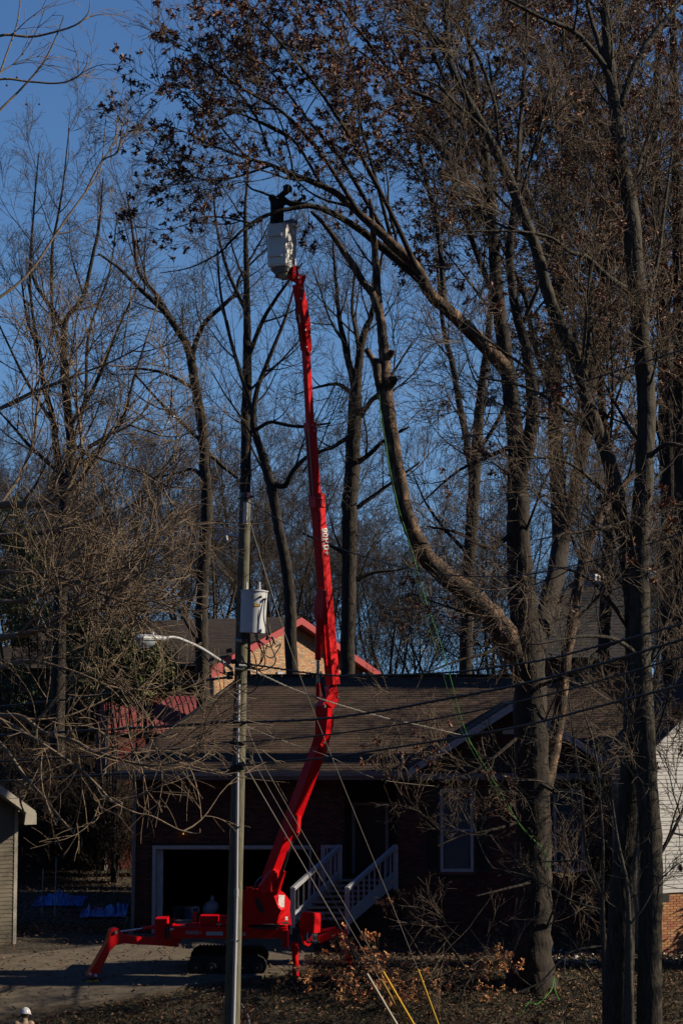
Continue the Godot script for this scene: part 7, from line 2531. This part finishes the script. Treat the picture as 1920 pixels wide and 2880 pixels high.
func ground() -> void:
	var xs := []
	var x := -260.0
	while x <= 260.0:
		xs.append(x)
		x += 0.5 if absf(x) < 14 else (4.0 if absf(x) < 60 else 20.0)
	var ds := []
	var d := 1.0
	while d < 420.0:
		ds.append(d)
		d += 3.0 if d < 40 else (0.4 if d < 62 else (2.0 if d < 120 else 12.0))
	var f := FastNoiseLite.new()
	f.seed = 5
	f.frequency = 0.5
	var g := Geo.new()
	for a in ds:
		for b in xs:
			var y := ground_y(b, a) + (f.get_noise_2d(b, a) * 0.05 + f.get_noise_2d(b * 4.0, a * 4.0) * 0.02 if a > 36 else 0.0)
			g.v.append(Vector3(b, y, -a))
			g.n.append(Vector3.UP)
			g.c.append(Color.WHITE)
			g.u.append(Vector2(b, a))
	var w := xs.size()
	for a in ds.size() - 1:
		for b in w - 1:
			var k := a * w + b
			g.i.append(k); g.i.append(k + w); g.i.append(k + w + 1)
			g.i.append(k); g.i.append(k + w + 1); g.i.append(k + 1)
	# true slopes for the light
	for a in range(1, ds.size() - 1):
		for b in range(1, w - 1):
			var k := a * w + b
			g.n[k] = (g.v[k + 1] - g.v[k - 1]).cross(g.v[k + w] - g.v[k - w]).normalized()
			if g.n[k].y < 0:
				g.n[k] = -g.n[k]
	struct("ground", g, M.soil)
	# driveway: from the verge up to the garage
	var dg := Geo.new()
	var rows := 40
	var prev := []
	for k in rows + 1:
		var t := float(k) / rows
		var dd := lerpf(47.6, 57.75, t)
		var xl := lerpf(-17.0, -6.2, smoothstep(0.30, 0.86, t))
		var xr := lerpf(at(215, 2800, 49).x - 3.0, -0.75, smoothstep(-0.05, 0.55, t))
		if t < 0.2:
			xr = lerpf(-8.6, xr, t / 0.2)
		var row := []
		for q in 13:
			var xx := lerpf(xl, xr, q / 12.0)
			row.append(Vector3(xx, ground_y(xx, dd) + 0.075, -dd))
		if k > 0:
			for q in 12:
				dg.quad(prev[q], prev[q + 1], row[q + 1], row[q], Vector3.UP)
			for q in [0, 12]:
				dg.quad(prev[q], row[q], row[q] + Vector3(0, -0.15, 0), prev[q] + Vector3(0, -0.15, 0), Vector3(-1 if q == 0 else 1, 0, 0))
		prev = row
	struct("driveway", dg, M.concrete)
	# pale stone chips along the right-hand houses
	var pg := Geo.new()
	for k in 700:
		var p := at(rnd(1545, 1990), 2700, rnd(53.2, 55.4))
		p.y = ground_y(p.x, -p.z) + 0.03
		var s := rnd(0.03, 0.07)
		pg.ball(p, rvec() * s, Vector3(0, s * 0.6, 0), rvec() * s, 3, 5)
	var chips := struct("stone_chips", pg, M.chips)
	chips.set_meta("kind", "stuff")
	# fallen leaves and thin winter grass
	var lv := []
	for k in 3:
		var g2 := Geo.new()
		oak_leaf(g2, Transform3D(Basis(Vector3.RIGHT, Vector3.FORWARD, Vector3.UP), Vector3(0, 0, 0.06)), 0.14, Color.WHITE)
		lv.append(g2.done())
	for part_ in 3:
		var where := []
		var tint := []
		for k in 13000:
			var dd := 43.0 + 17.0 * pow(rng.randf(), 1.2)
			var xx := rnd(-0.185, 0.185) * dd
			if k % 4 == 0:
				dd = rnd(58, 100)
				xx = rnd(-0.185, -0.10) * dd
			var on_drive := dd > 47.6 and dd < 58 and xx < lerpf(-8.0, -0.8, smoothstep(47.6, 53.0, dd)) and xx > -17
			if on_drive and rng.randf() < 0.9:
				continue
			var p := Vector3(xx, ground_y(xx, dd) + rnd(0.02, 0.07) + (0.07 if on_drive else 0.0), -dd)
			where.append(Transform3D(Basis.from_euler(Vector3(rnd(-0.5, 0.5), rnd(0, TAU), rnd(-0.5, 0.5))).scaled(Vector3.ONE * rnd(0.6, 1.15)), p))
			var b := rnd(0.35, 1.3)
			tint.append(Color(0.145 * b, 0.076 * b * rnd(0.9, 1.1), 0.036 * b))
		scatter(self, numbered("fallen_leaves"), lv[part_], where, M.leaf_any, tint)
	var bl := Geo.new()
	for k in 9:
		var o := Vector3(rnd(-0.09, 0.09), 0, rnd(-0.09, 0.09))
		var dv := (Vector3.UP + rvec() * 0.7).normalized() * rnd(0.05, 0.11)
		if dv.y < 0: dv.y = -dv.y
		var s := rvec() * 0.006
		bl.tri(o - s, o + s, o + dv, Vector3.UP)
	var where2 := []
	var tint2 := []
	for k in 26000:
		var dd := 43.0 + 11.0 * rng.randf()
		var xx := rnd(-0.185, 0.185) * dd
		if dd > 47.4 and xx < lerpf(-8.0, -0.8, smoothstep(47.6, 53.0, dd)):
			continue
		where2.append(Transform3D(Basis(Vector3.UP, rnd(0, TAU)).scaled(Vector3.ONE * rnd(0.7, 1.3)), Vector3(xx, ground_y(xx, dd), -dd)))
		var b := rnd(0.6, 1.3)
		tint2.append(Color(0.07 * b, 0.055 * b, 0.022 * b) if rng.randf() < 0.65 else Color(0.03 * b, 0.045 * b, 0.012 * b))
	scatter(self, "grass", bl.done(), where2, M.leaf_any, tint2)

func small_things() -> void:
	# blue tarps behind the driveway
	var tarps := [[[100, 2580], [240, 2560], 66.0, "crumpled blue tarpaulin heaped behind the thicket trunks"], [[235, 2576], [362, 2562], 63.0, "blue tarpaulin stretched along the ground beside the house corner"]]
	for t in tarps:
		var a := at(t[0][0], t[0][1], t[2])
		var b := at(t[1][0], t[1][1], t[2])
		var n := FastNoiseLite.new()
		n.seed = int(t[2])
		n.frequency = 1.2
		var g := Geo.new()
		var rows := []
		for r in 7:
			var row := []
			for k in 25:
				var f := k / 24.0
				var p := a.lerp(b, f)
				p.z += (r - 3) * 0.28
				var hump := 0.34 * exp(-pow((f - 0.45) * 4.0, 2.0)) if t[2] > 64 else 0.2 + 0.12 * f
				p.y = ground_y(p.x, -p.z) + 0.05 + maxf(0, (hump + n.get_noise_2d(k * 0.5, r * 0.9) * 0.28) * (1.0 - absf(r - 3) / 3.2))
				row.append(p)
			rows.append(row)
		for r in 6:
			for k in 24:
				g.quad(rows[r][k], rows[r][k + 1], rows[r + 1][k + 1], rows[r + 1][k], Vector3.UP)
		single("tarpaulin", g, M.tarp, t[3], "tarpaulin", "blue tarpaulins")
	for e in [[155, 2412, 2560, 62.0, "tall thin metal stake standing by the blue tarpaulin"], [118, 2445, 2560, 62.5, "shorter thin stake left of the tall metal one"], [355, 2578, 2612, 61.0, "short pale stake at the corner of the blue tarpaulin"]]:
		var g := Geo.new()
		var top := at(e[0] + 4, e[1], e[3])
		var low := at(e[0], e[2], e[3])
		low.y = ground_y(low.x, e[3])
		g.rod(low, top, 0.022, 0.018, 8)
		g.rod(top, top + Vector3(0, 0.02, 0), 0.024, 0.012, 8)
		single("stake", g, M.galvanised, e[4], "stake")
	# bags of rubbish in the bushes
	var p := at(100, 2252, 78)
	var o := thing("rubbish_bag", "clear bag of rubbish with a yellow scrap caught in the bushes", "bag", p)
	var g2 := Geo.new()
	for k in 7:
		g2.ball(p + Vector3(rnd(-0.5, 0.5), rnd(-0.18, 0.2), rnd(-0.2, 0.2)), rvec() * rnd(0.15, 0.3), Vector3(0, rnd(0.12, 0.22), 0), rvec() * 0.2, 5, 8)
	part(o, "bag", g2, M.plastic)
	var y := Geo.new()
	y.box(p + Vector3(-0.42, 0.05, 0.3), Vector3(0.09, 0.03, 0), Vector3(-0.02, 0.06, 0.02), Vector3(0, 0, 0.01))
	part(o, "yellow_scrap", y, M.yellow)
	var q := at(95, 2180, 80)
	var r := Geo.new()
	r.box(q, Vector3(0.14, 0.02, 0), Vector3(-0.03, 0.16, 0), Vector3(0, 0, 0.06))
	r.box(q + Vector3(0.05, -0.1, 0.07), Vector3(0.06, 0, 0), Vector3(0, 0.07, 0), Vector3(0, 0, 0.03))
	single("red_scrap", r, M.red_trim, "scrap of red cloth caught high in the thicket", "cloth")


# ---------------------------------------------------------------- materials

func materials() -> void:
	M.vertex = vmat(0.92)
	M.leaf_any = vmat(0.8)
	M.leaf_any.backlight_enabled = true
	M.leaf_any.backlight = Color(0.25, 0.25, 0.25)
	M.oak_leaf = vmat(0.6)
	M.oak_leaf.backlight_enabled = true
	M.oak_leaf.backlight = Color(0.35, 0.35, 0.35)
	M.tan_leaf = vmat(0.75)
	M.tan_leaf.albedo_color = Color(1, 1, 1)
	M.tan_leaf.backlight_enabled = true
	M.tan_leaf.backlight = Color(0.35, 0.35, 0.35)
	M.green_leaf = vmat(0.6)
	M.oak_bark = grain([lin(0.003817, 0.002561, 0.001735), lin(0.01432, 0.009675, 0.006443), lin(0.02703, 0.01792, 0.01164), lin(0.04771, 0.03272, 0.02106)], 0.013, Vector3(1.1, 0.2, 1.1), 0.95, 3, 1.0)
	M.grey_bark = grain([lin(0.009503, 0.00771, 0.005375), lin(0.03241, 0.02719, 0.01935), lin(0.0497, 0.04179, 0.02974), lin(0.06914, 0.05884, 0.04229)], 0.02, Vector3(1.5, 0.2, 1.5), 0.95, 4, 1.0)
	M.dark_bark = grain([lin(0.007068, 0.00527, 0.004129), lin(0.02651, 0.0195, 0.01376), lin(0.05301, 0.03952, 0.02753)], 0.016, Vector3(1.2, 0.2, 1.2), 0.95, 5, 1.0)
	M.pale_bark = grain([lin(0.09283, 0.06405, 0.03954), lin(0.1959, 0.1379, 0.08624), lin(0.2783, 0.2047, 0.1294)], 0.03, Vector3(1.5, 0.8, 1.5), 0.85, 6, 0.4)
	M.sapling_bark = grain([lin(0.0272, 0.02448, 0.01904), lin(0.0816, 0.07344, 0.0544), lin(0.1414, 0.1306, 0.1034)], 0.03, Vector3(2.0, 0.9, 2.0), 0.9, 8, 0.4)
	M.stripped = grain([lin(0.012, 0.007, 0.005), lin(0.04, 0.024, 0.016), lin(0.10, 0.060, 0.036), lin(0.34, 0.205, 0.12)], 0.011, Vector3(0.9, 0.3, 0.9), 0.9, 9, 1.0)
	M.far_bark = grain([lin(0.03024, 0.02208, 0.01613), lin(0.06552, 0.04858, 0.03379)], 0.03, Vector3(0.8, 0.3, 0.8), 0.95, 10)
	M.far_bark2 = grain([lin(0.03528, 0.02385, 0.01613), lin(0.0756, 0.05211, 0.03456)], 0.03, Vector3(0.8, 0.3, 0.8), 0.95, 11)
	M.brush = grain([lin(0.03528, 0.02208, 0.01306), lin(0.0756, 0.04858, 0.0288)], 0.03, Vector3(0.5, 0.5, 0.5), 0.95, 12)
	M.pole_wood = grain([lin(0.0595, 0.0561, 0.03825), lin(0.1275, 0.1232, 0.08075), lin(0.1785, 0.17, 0.1148)], 0.03, Vector3(2.6, 0.12, 2.6), 0.95, 13, 0.7)
	M.twig = grain([lin(0.10, 0.072, 0.048), lin(0.20, 0.145, 0.095)], 0.03, Vector3(0.6, 0.6, 0.6), 0.9, 41)
	M.twig_dark = grain([lin(0.06, 0.046, 0.034), lin(0.12, 0.09, 0.065)], 0.03, Vector3(0.6, 0.6, 0.6), 0.9, 42)
	M.rake = grain([lin(0.34, 0.34, 0.38), lin(0.42, 0.42, 0.46)], 0.03, Vector3(0.5, 0.5, 0.5), 0.6, 43)
	M.cedar = mat(lin(0.025, 0.035, 0.015), 0.9)
	M.soil = grain([lin(0.01785, 0.01326, 0.00765), lin(0.0408, 0.02958, 0.01632), lin(0.0765, 0.05508, 0.0306)], 0.03, Vector3(0.35, 0.35, 0.35), 1.0, 14, 1.0)
	M.concrete = grain([lin(0.08504, 0.06691, 0.04535), lin(0.1148, 0.09148, 0.06381), lin(0.1361, 0.109, 0.07726)], 0.012, Vector3(0.25, 0.25, 0.25), 0.95, 15, 0.3)
	M.chips = mat(lin(0.45, 0.43, 0.40), 0.9)
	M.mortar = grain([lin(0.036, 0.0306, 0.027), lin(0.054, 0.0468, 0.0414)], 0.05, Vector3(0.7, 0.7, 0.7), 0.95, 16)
	M.mortar_pale = grain([lin(0.24, 0.20, 0.15), lin(0.32, 0.27, 0.21)], 0.05, Vector3(0.7, 0.7, 0.7), 0.95, 17)
	M.brick_plain = grain([lin(0.0364, 0.01502, 0.01183), lin(0.06825, 0.0273, 0.02048)], 0.05, Vector3(0.8, 2.0, 0.8), 0.95, 18)
	M.brick_sill = mat(lin(0.14, 0.05, 0.036), 0.95)
	M.white_trim = grain([lin(0.37, 0.3788, 0.4051), lin(0.4581, 0.4668, 0.4845)], 0.02, Vector3(0.6, 0.2, 0.6), 0.6, 19)
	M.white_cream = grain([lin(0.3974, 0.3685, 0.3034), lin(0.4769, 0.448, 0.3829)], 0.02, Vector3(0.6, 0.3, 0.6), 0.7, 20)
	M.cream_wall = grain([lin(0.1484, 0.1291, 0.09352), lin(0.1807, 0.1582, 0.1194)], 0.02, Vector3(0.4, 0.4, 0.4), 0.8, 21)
	M.white_siding = grain([lin(0.54, 0.549, 0.558), lin(0.648, 0.648, 0.648)], 0.02, Vector3(0.4, 0.4, 0.4), 0.55, 22)
	M.gutter = grain([lin(0.144, 0.144, 0.1584), lin(0.192, 0.192, 0.2064)], 0.03, Vector3(0.5, 0.5, 0.5), 0.5, 23)
	M.rail = grain([lin(0.3051, 0.3235, 0.3697), lin(0.416, 0.4344, 0.4807)], 0.03, Vector3(0.8, 0.3, 0.8), 0.6, 24)
	M.stair_wood = mat(lin(0.20, 0.19, 0.18), 0.8)
	M.shutter = mat(lin(0.012, 0.012, 0.015), 0.6)
	M.door = mat(lin(0.03, 0.032, 0.04), 0.5)
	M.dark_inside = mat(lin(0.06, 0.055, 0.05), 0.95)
	M.roof_deck = grain([lin(0.025, 0.0175, 0.0135), lin(0.0425, 0.029, 0.0215)], 0.05, Vector3(0.5, 0.5, 0.5), 0.95, 25)
	M.roof_dark = mat(lin(0.022, 0.022, 0.024), 0.95)
	M.red_trim = grain([lin(0.304, 0.0225, 0.0315), lin(0.4, 0.036, 0.045)], 0.03, Vector3(0.6, 0.6, 0.6), 0.6, 26)
	M.red_metal = grain([lin(0.195, 0.02925, 0.02925), lin(0.286, 0.05525, 0.05525)], 0.015, Vector3(0.4, 0.4, 0.4), 0.55, 27)
	M.red_board = grain([lin(0.14, 0.0175, 0.0154), lin(0.196, 0.028, 0.0245)], 0.03, Vector3(1.5, 0.3, 1.5), 0.9, 28)
	M.glass = mat(Color(0.6, 0.65, 0.7, 0.12), 0.04)
	M.glass.transparency = BaseMaterial3D.TRANSPARENCY_ALPHA
	M.red = grain([lin(0.6832, 0.00305, 0.00854), lin(0.7564, 0.00488, 0.0122)], 0.01, Vector3(0.5, 0.5, 0.5), 0.42, 29)
	M.red.metallic_specular = 0.25
	M.red.clearcoat_enabled = true
	M.red.clearcoat = 0.2
	M.red.clearcoat_roughness = 0.15
	M.rubber = mat(lin(0.0072, 0.0072, 0.0072), 0.85)
	M.black = mat(lin(0.012, 0.012, 0.013), 0.5)
	M.steel = mat(lin(0.45, 0.45, 0.46), 0.35, 0.9)
	M.chrome = mat(lin(0.75, 0.76, 0.8), 0.12, 1.0)
	M.yellow = grain([lin(0.60, 0.34, 0.01), lin(0.72, 0.43, 0.02)], 0.04, Vector3(1, 1, 1), 0.55, 30)
	M.yellow_thin = grain([lin(0.55, 0.34, 0.02), lin(0.66, 0.42, 0.03)], 0.04, Vector3(1, 1, 1), 0.6, 31)
	M.ochre = grain([lin(0.26, 0.15, 0.02), lin(0.40, 0.24, 0.04)], 0.06, Vector3(2, 2, 2), 0.75, 32)
	M.pale_guard = mat(lin(0.50, 0.46, 0.38), 0.7)
	M.white_print = mat(lin(0.78, 0.78, 0.78), 0.6)
	M.grey_print = mat(lin(0.42, 0.42, 0.45), 0.6)
	M.bucket = grain([lin(0.9072, 0.9072, 0.9072), lin(0.9936, 0.9936, 0.9936)], 0.015, Vector3(0.8, 0.8, 0.8), 0.4, 33)
	M.grey_box = mat(lin(0.22, 0.22, 0.23), 0.6)
	M.dirty_cream = mat(lin(0.42, 0.40, 0.34), 0.7)
	M.pvc = mat(lin(0.442, 0.4505, 0.493), 0.45)
	M.tank = grain([lin(0.56, 0.58, 0.62), lin(0.64, 0.66, 0.70)], 0.01, Vector3(0.5, 0.5, 0.5), 0.4, 34)
	M.porcelain = mat(lin(0.60, 0.62, 0.66), 0.2)
	M.brown_glaze = mat(lin(0.035, 0.010, 0.012), 0.12)
	M.galvanised = grain([lin(0.36, 0.38, 0.41), lin(0.48, 0.50, 0.53)], 0.03, Vector3(1, 1, 1), 0.45, 35)
	M.lamp_glass = mat(Color(0.62, 0.66, 0.70, 0.5), 0.35)
	M.lamp_glass.transparency = BaseMaterial3D.TRANSPARENCY_ALPHA
	M.pale_wire = mat(lin(0.17, 0.16, 0.145), 0.6)
	M.rope = mat(lin(0.04, 0.336, 0.016), 0.7)
	M.rope_dark = mat(lin(0.015, 0.13, 0.015), 0.7)
	M.dark_cloth = mat(lin(0.012, 0.012, 0.016), 0.9)
	M.tan_cloth = mat(lin(0.42, 0.30, 0.20), 0.9)
	M.jeans = mat(lin(0.05, 0.06, 0.09), 0.9)
	M.skin_dark = mat(lin(0.16, 0.08, 0.05), 0.6)
	M.black_hat = mat(lin(0.02, 0.02, 0.025), 0.3)
	M.white_hat = mat(lin(0.82, 0.82, 0.84), 0.35)
	M.hair = mat(lin(0.015, 0.01, 0.008), 0.8)
	M.seed = mat(lin(0.10, 0.05, 0.025), 0.95)
	M.tarp = mat(lin(0.0105, 0.1365, 0.4462), 0.35)
	M.plastic = mat(lin(0.42, 0.42, 0.44), 0.3)
	M.bulb = mat(lin(1.0, 0.75, 0.4), 0.5)
	M.bulb.emission_enabled = true
	M.bulb.emission = Color(1.0, 0.72, 0.35)
	M.bulb.emission_energy_multiplier = 0.35


func _ready() -> void:
	var cam := Camera3D.new()
	cam.name = "camera"
	cam.position = eye
	cam.rotation.x = deg_to_rad(PITCH)
	cam.fov = 29.36
	cam.near = 0.1
	cam.far = 1500.0
	add_child(cam)
	cam.current = true
	var env := Environment.new()
	env.background_mode = Environment.BG_SKY
	var sky := Sky.new()
	var sm := ProceduralSkyMaterial.new()
	sm.sky_top_color = Color(0.0195, 0.0625, 0.190).linear_to_srgb()
	sm.sky_horizon_color = Color(0.132, 0.266, 0.438).linear_to_srgb()
	sm.sky_curve = 0.162
	sm.ground_bottom_color = lin(0.05, 0.04, 0.03)
	sm.ground_horizon_color = lin(0.12, 0.12, 0.12)
	sm.sun_angle_max = 1.0
	sky.sky_material = sm
	env.sky = sky
	env.tonemap_mode = Environment.TONE_MAPPER_LINEAR
	env.tonemap_exposure = 1.6
	env.sdfgi_enabled = true
	env.ssao_enabled = true
	env.ssil_enabled = true
	var we := WorldEnvironment.new()
	we.name = "environment"
	we.environment = env
	add_child(we)
	var sun := DirectionalLight3D.new()
	sun.name = "sun"
	sun.light_color = Color(1.0, 0.93, 0.82)
	sun.light_energy = 1.6
	sun.light_angular_distance = 0.5
	sun.shadow_enabled = true
	add_child(sun)
	var s := Vector3(0.87, 0.485, 0.01).normalized()
	sun.basis = Basis.looking_at(-s, Vector3.UP)
	rng.seed = 4711
	materials()
	ground()
	front_house()
	rear_house()
	red_shed()
	cream_house()
	grey_house()
	hill_house()
	woods()
	middle_trees()
	oak()
	grey_trees()
	near_tree()
	sapling()
	boom_lift()
	pole()
	wires()
	people()
	brush_pile()
	small_things()
